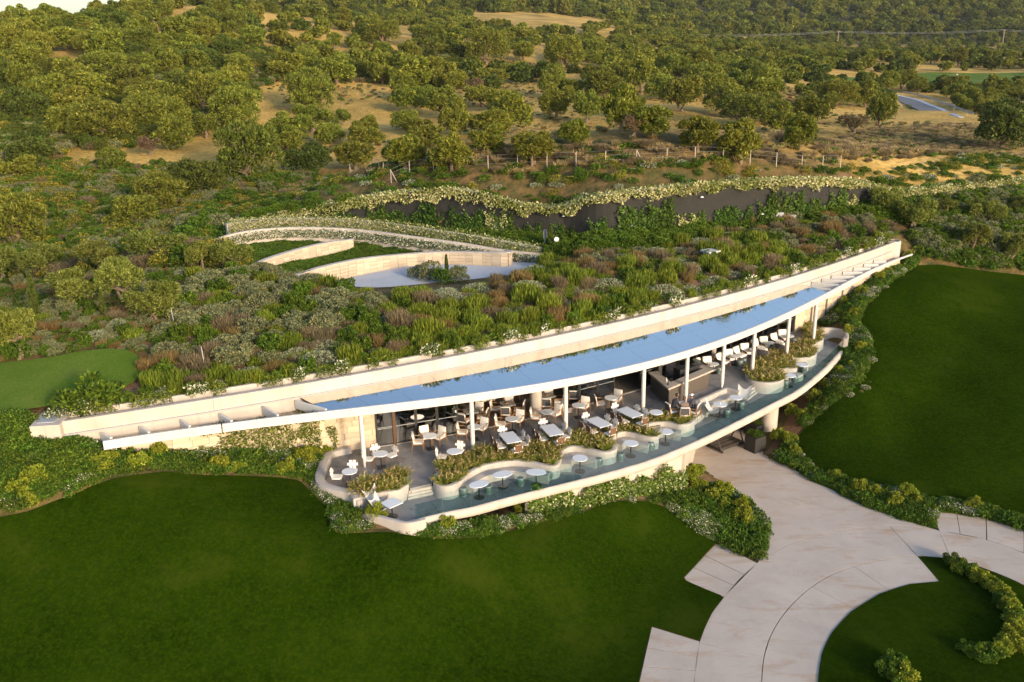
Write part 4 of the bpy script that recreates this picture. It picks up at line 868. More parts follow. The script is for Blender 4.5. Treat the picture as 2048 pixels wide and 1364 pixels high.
# ================================================================== GARDEN WALLS BEHIND
def fit_wall(name, label, pts, zb, th, m, stone=False, ch=.26, cat='wall', n=60):
    """pts: picture x, y of wall top, y of wall foot; the foot lies at height zb"""
    zf_ = zb if callable(zb) else (lambda x, z=zb: z); base = [U(x, yb, zf_(x)) for x, yt, yb in pts]; zb = min(zf_(p[0]) for p in pts); B_ = [(b[0], b[1], zat(x, yt, b[1])) for b, (x, yt, yb) in zip(base, pts)]
    P = resample(np.array(catmull(B_, 8)), n); r = empty(name, P[n//2]*[1, 1, 0]+[0, 0, zb], 0, label, cat)
    MI = Matrix.Translation(-Vector(r.location))
    L = offset(P, 0.0); R_ = offset(P, -th)
    o = link('wall_body', MB().wall(L if not stone else offset(P, -.05), R_, zb-.8, list(P[:, 2]-(.03 if stone else 0)), 0 if stone else .03).mesh('wall_body', m), r); o.matrix_parent_inverse = MI
    if stone:
        d = length(P); z = zb-.02; rr = random.Random(len(pts)); s = 0
        dd = np.r_[0, np.cumsum(np.linalg.norm(np.diff(P[:, :2], axis=0), axis=1))]
        while s < d-.1:
            w = min(round(rr.uniform(.5, .8)*20)/20, d-s); mid = s+w/2; x, y, zt = [np.interp(mid, dd, P[:, k]) for k in range(3)]; x2, y2 = [np.interp(mid+.1, dd, P[:, k]) for k in range(2)]; x1, y1 = [np.interp(mid-.1, dd, P[:, k]) for k in range(2)]
            an = math.atan2(y2-y1, x2-x1); k = max(1, round((zt-zb)/ch)); h = (zt-zb)/k
            for i in range(k):
                o = bpy.data.objects.new('stone_block', block_mesh(round((w-.01)*50)/50, round((h-.008)*50)/50)); COL.objects.link(o); o.parent = r; o.matrix_parent_inverse = MI
                o.matrix_basis = Matrix.Translation((x, y, zb+h*(i+.5)+rr.random()*.004)) @ Matrix.Rotation(an, 4, 'Z')
            s += w
        o = link('coping', MB().wall(offset(P, .03), offset(P, -th-.02), list(P[:, 2]-.02), list(P[:, 2]+.05), .015).mesh('coping', MT['render']), r); o.matrix_parent_inverse = MI
    return P
fit_wall('curved_garden_wall', 'curved beige stone retaining wall around the planted bed above the garden drive', [(599, 551, 582), (653, 534, 567), (731, 518, 549), (810, 510, 534), (888, 505, 529), (966, 506, 532), (1000, 506, 535), (1018, 505.5, 535), (1023, 504, 531), (1022, 501, 524), (1005, 500, 518)], 3.6, .35, MT['joint'], True)
fit_wall('curved_garden_wall', 'short curved beige wall higher in the bed, left of the garden drive', [(501, 538, 556), (536, 520, 541), (595, 501, 523), (653, 487, 508), (700, 480.5, 497), (708, 480, 496)], 4.0, .35, MT['joint'], True)
w3 = fit_wall('white_topped_wall', 'long low wall with white top edge below the flowering hedge bank', [(409, 487, 500), (478, 465.5, 484), (556, 456, 478), (634, 455, 478), (720, 459.6, 482), (810, 471, 492), (927, 487, 505), (1005, 500, 513), (1085, 507, 520)], lambda x: 4.75-(x-409)/676*.85, .3, MT['render'])
w4 = fit_wall('pale_terrace_wall', 'pale terrace wall almost hidden under white flowering climber', [(456, 448, 468), (490, 442, 464), (536, 438, 462), (653, 437, 462), (771, 446, 470), (888, 463, 487), (966, 475, 499), (1083, 496, 514)], lambda x: 4.8-(x-456)/627*.75, .3, MT['render'])
def drive_pave():
    P = [U(x, y, 3.66)[:2] for x, y in [(640, 572), (650, 568), (731, 549.5), (810, 534.5), (888, 530), (966, 532.5), (1010, 535), (1023, 531), (1024, 522), (1005, 512), (1050, 512), (1090, 514), (1100, 522), (1060, 540), (1000, 560), (900, 578), (760, 590), (650, 590)]]
    drape('garden_drive', P, MT['drivewall'], 0, 2, 'pale blue grey paved drive curving behind the roof garden', zf=lambda a, b: a*0+3.72)
drive_pave()
# dark mesh retaining wall
WB = np.array(WBASE); wp = resample(np.array(catmull([np.array(w) for w in WBASE], 6)), 150)
dw = empty('retaining_wall', wp[75][:3], 0, 'long dark retaining wall draped with white flowering climber behind the building', 'wall')
MI = Matrix.Translation(-Vector(dw.location))
n_ = 150
zt_ = wp[:, 3]; zb_ = wp[:, 2]
P3 = wp[:, :3]
o = link('wall_face', MB().wall(offset(P3, 0), offset(P3, -.5), list(zb_-1), list(zt_)).mesh('wall_face', MT['darkwall']), dw); o.matrix_parent_inverse = MI
o = link('coping', MB().wall(offset(P3, .06), offset(P3, -.45), list(zt_), list(zt_+.07), .02).mesh('coping', MT['render']), dw); o.matrix_parent_inverse = MI
for i in range(8, 146, 5):      # small white lamps on the wall
    if i % 10 > 5: continue
    p = P3[i]; o = link('wall_lamp', MB().lathe([(.02, 0), (.16, .03), (.05, .12)], 10).mesh('wall_lamp', MT['sign']), dw, (p[0], p[1]-.25, zb_[i]+(zt_[i]-zb_[i])*(.3 if i % 20 < 10 else .75))); o.matrix_parent_inverse = MI
# small built things on the roof garden
def thing1(name, mb, m, loc, label, cat, rz=0, group=None): return tag(link(name, mb.mesh(name, m), None, loc, rz), label, cat, group)
q = hit(1420, 522); t = empty('vent_box', q, .5, 'small white ventilation box with a flat cap among the roof shrubs', 'vent box'); 
link('box_body', MB().box(0, 0, .3, .75, .7, .75).mesh('box_body', mat('louvre_box', (.5, .48, .45), .6)), t); link('cap', MB().box(0, 0, .72, 1.0, .95, .09).mesh('cap', MT['white']), t)
lv = MB(); [lv.box(-.0, -.355, .05+.09*k, .6, .02, .03) for k in range(7)]; link('louvre', lv.mesh('louvre', MT['grey']), t)
q = hit(1685, 492); sk = MB(); sk.prism([(-1.6, -.5), (1.2, -.9), (1.9, .1), (1.4, .9), (-1.0, 1.1), (-2.0, .4)], .25, .32); thing1('skylight_panel', sk, MT['roofglass'], q, 'blue glassy skylight panel set low in the roof garden near its right end', 'skylight')
q = hit(1565, 452); t = empty('service_cabinet', q, .1, 'grey metal service cabinet beside the low white wall at the back', 'cabinet')
link('cabinet_body', MB().box(-.5, 0, .5, .8, .6, 1.3).mesh('cabinet_body', MT['grey']), t); link('cabinet_side', MB().box(.45, 0, .4, 1.0, .5, 1.0).mesh('cabinet_side', MT['rail']), t)
fit_wall('low_white_wall', 'low white wall running to the grey cabinet behind the roof garden', [(1460, 447, 456), (1500, 444, 453), (1545, 442, 450)], 4.9, .3, MT['render'], n=10)
# signs by the drive
q = hit(1113, 512); t = empty('traffic_sign', q, .1, 'round white sign lit warm on a thin pole by the garden drive', 'sign'); link('pole', MB().tube([(0, 0, -.3), (0, 0, 1.3)], .035).mesh('pole', MT['grey']), t); link('disc', MB().tube([(0, -.06, 1.28), (0, -.02, 1.28)], .17, 20).mesh('disc', MT['sign']), t)
q = hit(1090, 508); t = empty('traffic_sign', q, 1.0, 'blue grey sign seen edge on atop a thin pole beside the garden drive', 'sign'); link('pole', MB().tube([(0, 0, -.3), (0, 0, 1.9)], .035).mesh('pole', MT['grey']), t); link('plate', MB().box(0, -.03, 1.55, .5, .03, .6).mesh('plate', MT['rail']), t)
# thin stake in the garden at the left
q = hit(411, 742); thing1('garden_stake', MB().tube([(0, 0, 0), (-.05, 0, 1.3)], .025), MT['grey'], q, 'thin grey stake between shrubs above the left end of the parapet', 'stake')
q = hit(350, 655); thing1('garden_stake', MB().tube([(0, 0, 0), (-.08, 0, 1.2)], .025), MT['grey'], q, 'thin pale stake beside the twin trunked garden olive', 'stake')
# wire fence along the hill foot
fp = [(700, 344), (760, 345), (830, 345), (900, 344), (960, 340), (1020, 336), (1100, 334), (1180, 332), (1250, 330), (1330, 326), (1400, 322), (1470, 326), (1560, 334), (1620, 340), (1680, 338)]
FP = [hit(*p) for p in fp]; FP = resample(np.array(catmull(FP, 6)), 40)
fn = empty('wire_fence', FP[22], 0, 'long thin wire fence of pale posts between the olive grove and the flowering bank', 'fence'); MI = Matrix.Translation(-Vector(fn.location))
pm = MB().box(0, 0, .45, .055, .055, 1.4).mesh('post', mat('pale_post', (.38, .32, .25), .8))
for i, p in enumerate(FP):
    z = H1(p[0], p[1]); o = link('post', pm, fn, (p[0], p[1], z)); o.matrix_parent_inverse = MI
    if i % 9 == 4: o = link('brace', MB().tube([(0, 0, 1.1), (.6, -.2, -.1)], .035, 6).mesh('brace', pm.materials[0]), fn, (p[0], p[1], z)); o.matrix_parent_inverse = MI
for h in (.45, .8, 1.15):
    o = link('wire', MB().tube([(p[0], p[1], H1(p[0], p[1])+h) for p in FP], .005, 4).mesh('wire', MT['grey']), fn); o.matrix_parent_inverse = MI
# road at the right with guard rail
rp = [(1775, 192), (1800, 198), (1826, 206), (1852, 217), (1878, 229), (1900, 238)]
RP = resample(np.array(catmull([hit(*p) for p in rp], 6)), 30)
for p in RP: p[2] = H1(p[0], p[1])+.35
def ribbon(name, P, a, b, dz, m, label):
    A = offset(P, a); Bq = offset(P, b); me = MB().wall(Bq, A, list(P[:, 2]+dz-.5), list(P[:, 2]+dz)).mesh(name, m); return tag(link(name, me), label, None, None, 'structure')
ribbon('road', RP, 3.0, -1.6, 0, MT['asphalt'], 'short curve of grey road dropping away at the right')
ribbon('road_edge', RP, -1.6, -2.6, .03, MT['kerbw'], 'pale concrete edge strip beside the curved road')
gr = empty('guard_rail', RP[15], 0, 'curved grey guard rail on the far side of the road at the right', 'guard rail'); MI = Matrix.Translation(-Vector(gr.location)); Q = offset(RP, -4.2)
o = link('rail', MB().wall(offset(Q, .04), offset(Q, -.04), list(Q[:, 2]+.55), list(Q[:, 2]+.9)).mesh('rail', MT['rail']), gr); o.matrix_parent_inverse = MI
for p in Q[::3]: o = link('post', MB().box(0, .1, .2, .12, .12, 1.2).mesh('post', MT['rail']) if p is Q[0] else pm, gr, (p[0], p[1], p[2]-.3)); o.matrix_parent_inverse = MI
q = hit(1758, 190); thing1('globe_lamp', MB().lathe([(.04, 0), (.04, .5), (.35, .7), (.5, 1.0), (.35, 1.35), (.1, 1.5)], 12), MT['sign'], q, 'small white globe on a post where the road meets the grove', 'lamp')
q = hit(1913, 158); thing1('tee_marker', MB().lathe([(.04, 0), (.04, .5), (.3, .6), (.4, 1.1), (.2, 1.7)], 10), MT['sign'], q, 'tiny white marker standing on the golf fairway', 'marker')
# electricity poles and wires across the valley
pp = []
for (x, yb, yt, lab) in [(1331, 86, 68, 'leftmost short utility pole carrying the wire across the valley'), (1675, 85, 62, 'middle utility pole carrying the wire across the valley'), (2005, 84, 59, 'rightmost utility pole carrying the wire across the valley')]:
    D = 700 if x > 1400 else 640; b = V(x, yb+4, D); b[2] = max(b[2]-3, H1(b[0], D)-1); t = V(x, yt, D)
    o = empty('utility_pole', (b[0], b[1], b[2]), 0, lab, 'utility pole', 'utility poles across the valley'); link('pole', MB().tube([(0, 0, 0), (0, 0, t[2]-b[2])], [.42, .3], 8).mesh('pole', MT['polew']), o)
    link('crossarm', MB().box(0, 0, t[2]-b[2]-.4, 2.2, .25, .25).mesh('crossarm', MT['polew']), o); pp.append(t)
wv = V(900, 86, 600); ve = V(2300, 66, 720)
for k, dz in enumerate((0, -.8)):
    pts = []
    for a, b in zip([wv]+pp, pp+[ve]):
        for j in range(12): t = j/12; pts.append(tuple(a*(1-t)+b*t+np.array([0, 0, dz-3.0*4*t*(1-t)*.5])))
    tag(link('power_line', MB().tube(pts, .05, 4).mesh('power_line', MT['grey'])), ['upper thin wire strung between the valley utility poles', 'lower thin wire strung between the valley utility poles'][k], 'wire')
# ================================================================== PLANTS: prototype meshes
def leafmesh(name, Pn, A, Sd, Ln, Wd, vv, m, fold=.0):
    """one rhombic leaf per row: base point, axis, side vector, length, width, colour value"""
    n = len(Pn); Ln = np.broadcast_to(Ln, n)[:, None]; Wd = np.broadcast_to(Wd, n)[:, None]
    co = np.stack([Pn, Pn+A*Ln*.5+Sd*Wd*.5, Pn+A*Ln, Pn+A*Ln*.5-Sd*Wd*.5], 1).reshape(-1, 3)
    me = bpy.data.meshes.new(name); me.vertices.add(4*n); me.vertices.foreach_set('co', co.astype('f').ravel()); me.loops.add(4*n); me.loops.foreach_set('vertex_index', np.arange(4*n, dtype='i'))
    me.polygons.add(n); me.polygons.foreach_set('loop_start', np.arange(0, 4*n, 4, dtype='i')); me.polygons.foreach_set('loop_total', np.full(n, 4, 'i')); me.update()
    at = me.attributes.new('v', 'FLOAT', 'FACE'); at.data.foreach_set('value', np.asarray(vv, 'f')); me.materials.append(m); return me
def unit(a): return a/np.maximum(1e-9, np.linalg.norm(a, axis=-1, keepdims=True))
def rdir(r, n): return unit(r.normal(size=(n, 3)))
def crown_pts(r, lobes, n, inner=.55):
    """points on the outer shells of overlapping lobes (cx,cy,cz,rx,rz)"""
    L = np.array(lobes); w = L[:, 3]**2; k = r.choice(len(L), n, p=w/w.sum()); d = rdir(r, n); d[:, 2] = np.where((d[:, 2] < -.25) & (r.rand(n) < .7), -d[:, 2], d[:, 2])
    s = 1-r.rand(n)**2*(.38); R3 = np.stack([L[k, 3], L[k, 3], L[k, 4]], -1); P = L[k, :3]+d*R3*s[:, None]
    keep = np.ones(n, bool)
    for i in range(len(L)):
        q = (P-L[i, :3])/np.array([L[i, 3], L[i, 3], L[i, 4]]); keep &= ~((np.linalg.norm(q, axis=1) < .62) & (k != i))
    return P[keep], d[keep], k[keep]
def tree_lobes(r, n, rad_, z0, z1, flat=1.0, spread=1.0):
    L = []; i = 0
    while len(L) < n and i < 900:
        i += 1; a = r.rand()*2*PI; rr = math.sqrt(r.rand())*.72*rad_*spread; t = r.rand(); dome = math.sqrt(max(0, 1-(rr/rad_)**2)); z = z0+(z1-z0)*(.18+.66*t*dome+.1*r.rand())
        s = (.24+.16*r.rand())*rad_
        if all((l[0]-rr*math.cos(a))**2+(l[1]-rr*math.sin(a))**2+(l[2]-z)**2 > (.42*(s+l[3]))**2*1.1 for l in L): L.append((rr*math.cos(a), rr*math.sin(a), z, s, s*flat))
    return L
def make_tree(seed, mat_, nleaf, ls, nl=16, trunk=.45, z0=.12, z1=1.8, twist=.25, flat=.95, ntr=1, up=.35, lw=.34):
    r = np.random.RandomState(seed); lob = tree_lobes(r, nl, 1.0, z0, z1, flat)
    P, d, k = crown_pts(r, lob, nleaf); n = len(P)
    A = unit(d*.8+rdir(r, n)*.75+np.array([0, 0, up])); S_ = unit(np.cross(A, rdir(r, n))); l = ls*(.6+.8*r.rand(n))
    v = np.clip(.5+.22*r.normal(size=n)+.16*(np.random.RandomState(seed+9).rand(len(lob))[k]-.5), 0, 1)
    cm = leafmesh('crown', P-A*l[:, None]*.4, A, S_, l, l*lw, v, mat_)
    t = MB()
    for q in range(ntr):
        ox = (q-(ntr-1)/2)*.14; bend = [(ox, 0, -.12), (ox+r.normal()*.03, r.normal()*.03, trunk*.45), (ox*2+r.normal()*twist*.2, r.normal()*twist*.2, trunk)]
        t.tube(bend, [.105/ntr**.4, .08/ntr**.4, .075/ntr**.4], 7); top = Vector(bend[-1])
        for j in r.choice(len(lob), min(len(lob), 7), replace=False):
            L = lob[j]; e = Vector((L[0]*.85, L[1]*.85, L[2])); mid = top.lerp(e, .5)+Vector((r.normal()*.05, r.normal()*.05, .02)); t.tube([top, mid, e], [.05, .033, .012], 5)
    tm = t.mesh('trunk', MT['bark'], True); return cm, tm
MT['bark'] = mat('olive_bark', (.20, .145, .095), .95, noise=5, col2=(.12, .085, .055), bump=(9, .6, .04))
OL = leafmat('olive_leaves', [(0, (.036, .052, .006)), (.4, (.115, .138, .013)), (.7, (.21, .225, .024)), (1, (.36, .35, .06))], .018, .2, .28)
OLG = leafmat('garden_olive_leaves', [(0, (.055, .075, .010)), (.4, (.13, .155, .022)), (.8, (.22, .24, .04)), (1, (.32, .32, .09))], .012, .15, .25)
DK = leafmat('dark_evergreen_leaves', [(0, (.028, .042, .005)), (.5, (.065, .088, .010)), (1, (.13, .155, .018))], .015, .2, .18)
BR = leafmat('sparse_dry_leaves', [(0, (.08, .05, .025)), (.5, (.14, .09, .045)), (1, (.18, .14, .07))], .02, .15, .2)
TREES = [make_tree(s, OL, 7200, .16, nl=nl, z1=zz, ntr=nt_, trunk=tk) for s, nl, zz, nt_, tk in [(1, 18, 1.75, 1, .45), (2, 15, 1.65, 1, .5), (3, 20, 1.85, 2, .4), (4, 13, 1.6, 1, .5), (5, 22, 1.9, 1, .35)]]
BIG = [make_tree(s, OL, 12000, .11, nl=30, z0=.1, z1=1.8, trunk=.3, ntr=2) for s in (11, 12)]
GARD = [make_tree(s, OLG, 7500, .13, nl=15, z0=.55, z1=1.75, trunk=.6, twist=.9, ntr=nt_, lw=.3) for s, nt_ in ((21, 2), (22, 1), (23, 2))]
DARK = [make_tree(s, DK, 9000, .12, nl=24, z0=.05, z1=1.45, trunk=.25) for s in (31, 32)]
DRYT = [make_tree(41, BR, 2600, .13, nl=12, z0=.7, z1=1.5, trunk=.6, twist=1.2, ntr=2)]
BRIGHT = leafmat('bright_green_leaves', [(0, (.04, .09, .01)), (.5, (.08, .16, .02)), (1, (.12, .22, .04))], .01, .1, .25)
BRT = [make_tree(45, BRIGHT, 5000, .15, nl=12, z0=.2, z1=1.6)]
FAR = [make_tree(s, OL, 1500, .30, nl=12, z0=.1, z1=1.6, lw=.5) for s in (51, 52, 53)]
FARD = [make_tree(s, DK, 1500, .30, nl=13, z0=0, z1=1.6, lw=.5) for s in (54, 55)]
def cone(name, seed, m, n, ls, rr, h):
    r = np.random.RandomState(seed); z = r.rand(n)**1.1; a = r.rand(n)*2*PI; rad_ = rr*np.sin(np.clip(z*1.02, 0, 1)**.75*PI*.97+.05)**.6*(.75+.3*r.rand(n))*(1-.25*z); P = np.stack([rad_*np.cos(a), rad_*np.sin(a), z*h], -1)
    A = unit(np.stack([np.cos(a)*.45, np.sin(a)*.45, 1+0*a], -1)+rdir(r, n)*.3); S_ = unit(np.cross(A, rdir(r, n))); l = ls*(.6+.8*r.rand(n)); return leafmesh(name, P, A, S_, l, l*.3, r.rand(n), m)
CY = leafmat('cypress_foliage', [(0, (.035, .055, .008)), (.6, (.075, .10, .016)), (1, (.12, .14, .03))], .01, .12, .15)
CYP = cone('foliage', 61, CY, 2600, .16, .17, 2.0)
# pine with a thin bare stem
PINE = leafmat('pine_needles', [(0, (.05, .07, .008)), (.6, (.12, .13, .015)), (1, (.19, .18, .03))], .01, .1, .2)
rp_ = np.random.RandomState(62); P_, d_, k_ = crown_pts(rp_, [(math.cos(a)*.5, math.sin(a)*.5, 1.55+.1*math.sin(3*a), .38, .22) for a in np.linspace(0, 5.4, 6)]+[(0, 0, 1.66, .4, .24)], 3600)
PINEC = leafmesh('crown', P_, unit(d_+rdir(rp_, len(P_))*.6), unit(rdir(rp_, len(P_))), .12, .05, rp_.rand(len(P_)), PINE)
TREE_N = [0]
def plant_tree(kind, px, py, wpx, top=None, label=None, group=None, cat='tree', name='olive_tree', seed=None, P=None, wm=None, hm=None, dz=0):
    TREE_N[0] += 1; r = random.Random(TREE_N[0]*7+1)
    if P is None:
        P = hit(px, py)
        if P is None: return None
        D = (P-[0, 0, H])@FW; wm = wpx*D/FPX; hm = (py-top)*D/FPX*1.02 if top is not None else wm*.9
        hm = min(max(hm*(1.1 if kind is GARD else 1), wm*.62), wm*1.3)
    cm, tm = kind[r.randrange(len(kind))] if seed is None else kind[seed % len(kind)]
    t = empty(name, (P[0], P[1], P[2]+dz), r.uniform(0, 6.28), label, cat, group, (wm/2.05, wm/2.05, hm/1.85))
    link('crown', cm, t); link('trunk', tm, t); return t
# individually traced trees: kind, x, foot y, crown width, crown top, label
K = {'o': (TREES, 'olive_tree'), 'b': (BIG, 'olive_tree'), 'd': (DARK, 'evergreen_shrub_tree'), 's': (DRYT, 'sparse_tree'), 'g': (GARD, 'garden_olive_tree'), 'r': (BRT, 'broadleaf_tree')}
TR = [('b', 624, 232, 105, 138, 'big rounded olive standing alone in the bare orange clearing left of centre'), ('o', 711, 337, 95, 284, 'olive with short pale trunk just behind the wire fence, leftmost of the fence row'),
 ('o', 812, 338, 95, 266, 'second olive along the wire fence with a leaning pale trunk'), ('o', 905, 341, 95, 274, 'broad round olive, third along the wire fence'), ('o', 810, 266, 65, 219, 'small olive behind the fence row beside the pale clearing'),
 ('o', 915, 276, 75, 202, 'upright round olive in the grove behind the third fence tree'), ('o', 812, 222, 80, 176, 'left one of two touching olives at the right edge of the clearing'), ('o', 893, 232, 85, 176, 'right one of two touching olives at the right edge of the clearing'),
 ('o', 975, 312, 82, 242, 'dense olive between the fence row and the pale ground near centre'), ('o', 735, 302, 80, 249, 'olive directly behind the leftmost fence tree'), ('o', 855, 300, 88, 250, 'wide olive filling the gap behind the second and third fence trees'),
 ('o', 660, 292, 68, 244, 'bushy olive below the lone clearing tree to its right'), ('o', 627, 262, 92, 221, 'spreading olive directly below the lone clearing tree'), ('o', 686, 250, 42, 216, 'small olive at the lower right foot of the clearing'), ('o', 575, 305, 78, 257, 'olive beside the large round branching tree'),
 ('d', 615, 344, 110, 286, 'very dark dense evergreen mound left of the first fence olive'), ('o', 765, 172, 62, 107, 'tall rounded olive at the top edge of the clearing'), ('o', 815, 179, 108, 126, 'wide drooping olive beyond the clearing'), ('o', 882, 177, 72, 109, 'upright dense olive right of the wide drooping one'),
 ('s', 950, 200, 46, 150, 'small yellowish sparse olive beside the pale patch of ground'), ('b', 765, 92, 88, 47, 'broad dark dome tree on the ridge line'), ('b', 857, 104, 82, 50, 'second broad dome tree on the ridge, right of the darker one'), ('b', 972, 128, 92, 58, 'tall conical bushy tree on the ridge at centre'),
 ('b', 1131, 140, 88, 70, 'largest round crowned tree on the ridge right of centre'), ('o', 688, 52, 42, 19, 'lone round tree breaking the skyline of the ridge'), ('o', 575, 164, 92, 114, 'low wide olive bordering the top of the orange clearing'), ('o', 612, 142, 60, 104, 'small knobbly olive above the clearing border'), ('o', 675, 166, 82, 119, 'olive at the upper right corner of the orange clearing'),
 ('o', 1020, 262, 98, 183, 'large dense olive cluster tree by the striped pale ground'), ('o', 1112, 239, 75, 174, 'olive with twin dark trunks on the striped pale ground'), ('o', 1174, 248, 62, 179, 'narrow upright olive on the striped pale ground'), ('o', 1148, 293, 70, 236, 'small lopsided olive alone on the bare striped ground'),
 ('o', 1066, 329, 92, 262, 'round low olive on dry grass just behind the fence near centre'), ('o', 1243, 263, 85, 174, 'tall full olive right of the narrow upright one'), ('o', 1209, 201, 92, 142, 'broad olive behind the tall full one'), ('o', 1281, 183, 72, 115, 'tall yellowish olive in the middle of the right grove'), ('s', 1266, 281, 52, 224, 'small brown half dry olive among green ones'),
 ('o', 1306, 278, 88, 209, 'olive with dark trunk shading bare soil right of the brown one'), ('o', 1394, 303, 98, 231, 'wide olive at the front of the right grove'), ('o', 1481, 326, 98, 243, 'dark trunked olive nearest the fence in the right grove'), ('o', 1361, 226, 92, 149, 'round olive in the second row of the right grove'), ('b', 1449, 226, 98, 171, 'domed bright olive rising above the right grove'),
 ('b', 1486, 252, 112, 194, 'large domed crown behind the tree nearest the fence'), ('o', 1424, 186, 82, 134, 'pale topped olive at the back of the right grove'), ('o', 1349, 161, 76, 114, 'olive at the far edge of the right grove beside scrub'), ('o', 1524, 202, 82, 139, 'olive casting a black shadow gap in the right grove'), ('o', 1131+54, 116, 60, 79, 'small olive just right of the largest ridge tree'),
 ('o', 1046, 121, 52, 82, 'small round olive nestled left of the largest ridge tree'), ('o', 1040, 86, 58, 52, 'far round tree behind the small nestled olive'), ('o', 1598, 299, 76, 231, 'loose olive with a pale forked leaning trunk on dry grass'), ('s', 1708, 274, 68, 224, 'flat topped sparse brown tree with a pale twisted trunk'), ('o', 1760, 259, 62, 184, 'last olive at the right edge of the grove by the scree'),
 ('b', 1671, 216, 88, 159, 'bright double domed olive above the flat topped brown tree'), ('o', 1730, 216, 62, 164, 'round olive beside the white globe lamp'), ('o', 1625, 246, 92, 189, 'dark mid grove olive above the dry grass slope'), ('d', 2005, 300, 138, 184, 'huge dark bushy tree cut off at the right edge'), ('r', 1598, 158, 27, 136, 'small vivid green round tree in the valley scrub'),
 ('d', 1651, 164, 28, 143, 'small dark round bush left of the fairway'), ('d', 1683, 164, 28, 145, 'small dark round bush nearest the end of the fairway'), ('o', 1776, 182, 48, 145, 'olive in front of the left end of the fairway'), ('o', 1803, 178, 60, 138, 'taller olive in front of the fairway'), ('o', 1838, 180, 32, 152, 'small olive in front of the fairway'), ('o', 1906, 184, 58, 160, 'spreading dark olive in front of the fairway marker'), ('o', 1868, 182, 26, 163, 'little olive between two larger ones before the fairway'), ('o', 1945, 187, 34, 164, 'dark small olive right of the fairway marker'),
 # left slope
 ('b', 212, 166, 102, 110, 'broad domed olive high on the left slope'), ('o', 142, 173, 66, 119, 'knobbly olive left of the broad domed one'), ('b', 290, 160, 68, 107, 'dark leaved olive right of the broad domed one'), ('o', 345, 156, 58, 104, 'small olive high on the left slope'), ('b', 405, 232, 98, 145, 'tall dark full tree in the left grove'), ('o', 470, 188, 72, 129, 'olive behind the tall dark full tree'),
 ('b', 318, 238, 122, 170, 'very wide olive in the heart of the left grove'), ('o', 350, 304, 84, 234, 'olive overhanging bare soil in the left grove'), ('o', 280, 272, 82, 209, 'olive in front of the very wide one'), ('b', 212, 290, 132, 204, 'massive lumpy olive at the front of the left grove'), ('b', 140, 277, 92, 209, 'lumpy olive left of the massive one'), ('o', 178, 217, 112, 164, 'broad low olive in the middle of the left grove'),
 ('b', 262, 192, 102, 151, 'olive with olive green dome behind the very wide one'), ('s', 300, 321, 56, 267, 'small ragged olive standing on bare soil'), ('o', 412, 272, 62, 229, 'small grey olive above the bare soil strip'), ('b', 472, 258, 102, 174, 'large domed olive at the left border of the clearing'), ('d', 395, 392, 122, 304, 'grey green domed shrub tree with bare forked stems'), ('b', 500, 364, 134, 242, 'large round bright tree with visible fan of branches'), ('d', 70, 335, 102, 264, 'dark sloping tree low on the left slope'),
 ('o', 40, 360, 85, 310, 'yellow green tree below the dark sloping one at left'), ('o', 226, 348, 68, 294, 'grey green tree left of the forked stem shrub tree'), ('d', 3, 182, 66, 98, 'dark tree cut by the left edge of the view'), ('b', 185, 114, 78, 72, 'domed tree on the upper left slope'), ('o', 105, 97, 40, 74, 'small domed tree near the left skyline'), ('d', 215, 78, 115, 42, 'long brownish thicket tree near the left skyline'), ('o', 505, 97, 68, 51, 'flat topped tree with pale stem on the upper slope'),
 ('b', 45, 497, 120, 385, 'huge bushy olive at the left edge above the garden'), ('b', 322, 422, 112, 344, 'big olive behind the twin crowned one left of the drive'), ('b', 272, 462, 114, 387, 'big olive standing nearest the garden at left'),
 # garden olives
 ('g', 92, 556, 94, 488, 'garden olive at left between two slim cypresses'), ('g', 200, 550, 104, 486, 'garden olive with a leaning trunk above the twin trunked one'), ('g', 322, 532, 124, 469, 'wide silvery garden olive with an arching trunk'), ('g', 405, 541, 64, 484, 'garden olive left of the last one by the drive wall'), ('g', 470, 543, 88, 487, 'bright garden olive nearest the curved drive wall'), ('g', 145, 623, 104, 543, 'garden olive with two thick orange lit trunks'),
 ('g', 245, 611, 98, 523, 'round garden olive beside a leaning trunk in mid bed'), ('g', 310, 647, 114, 566, 'garden olive with a pale V shaped double trunk'), ('g', 42, 717, 106, 614, 'big garden olive at the left edge by the small green'), ('g', 8, 562, 72, 494, 'garden olive half outside the left edge'),
 ('g', 1772, 433, 68, 377, 'olive with a curved trunk in front of the right end of the dark wall'), ('g', 1826, 460, 80, 396, 'tall garden olive behind the right end of the parapet'), ('g', 1942, 510, 70, 444, 'garden olive with dark leaning trunk above the right lawn'), ('g', 2018, 532, 66, 464, 'garden olive at the right edge above the lawn'), ('g', 1944, 446, 50, 400, 'small garden olive right of the umbrella pine'), ('g', 1985, 452, 52, 402, 'pale small garden olive behind the dark thicket at right'), ('g', 2042, 432, 52, 394, 'garden olive at the right edge below the flowering bank')]
TXY = []
for k, x, y, w, tp_, lab in TR:
    kd, nm = K[k]; t = plant_tree(kd, x, y, w, tp_, lab, name=nm)
    if t: TXY.append((t.location.x, t.location.y, t.scale.x))
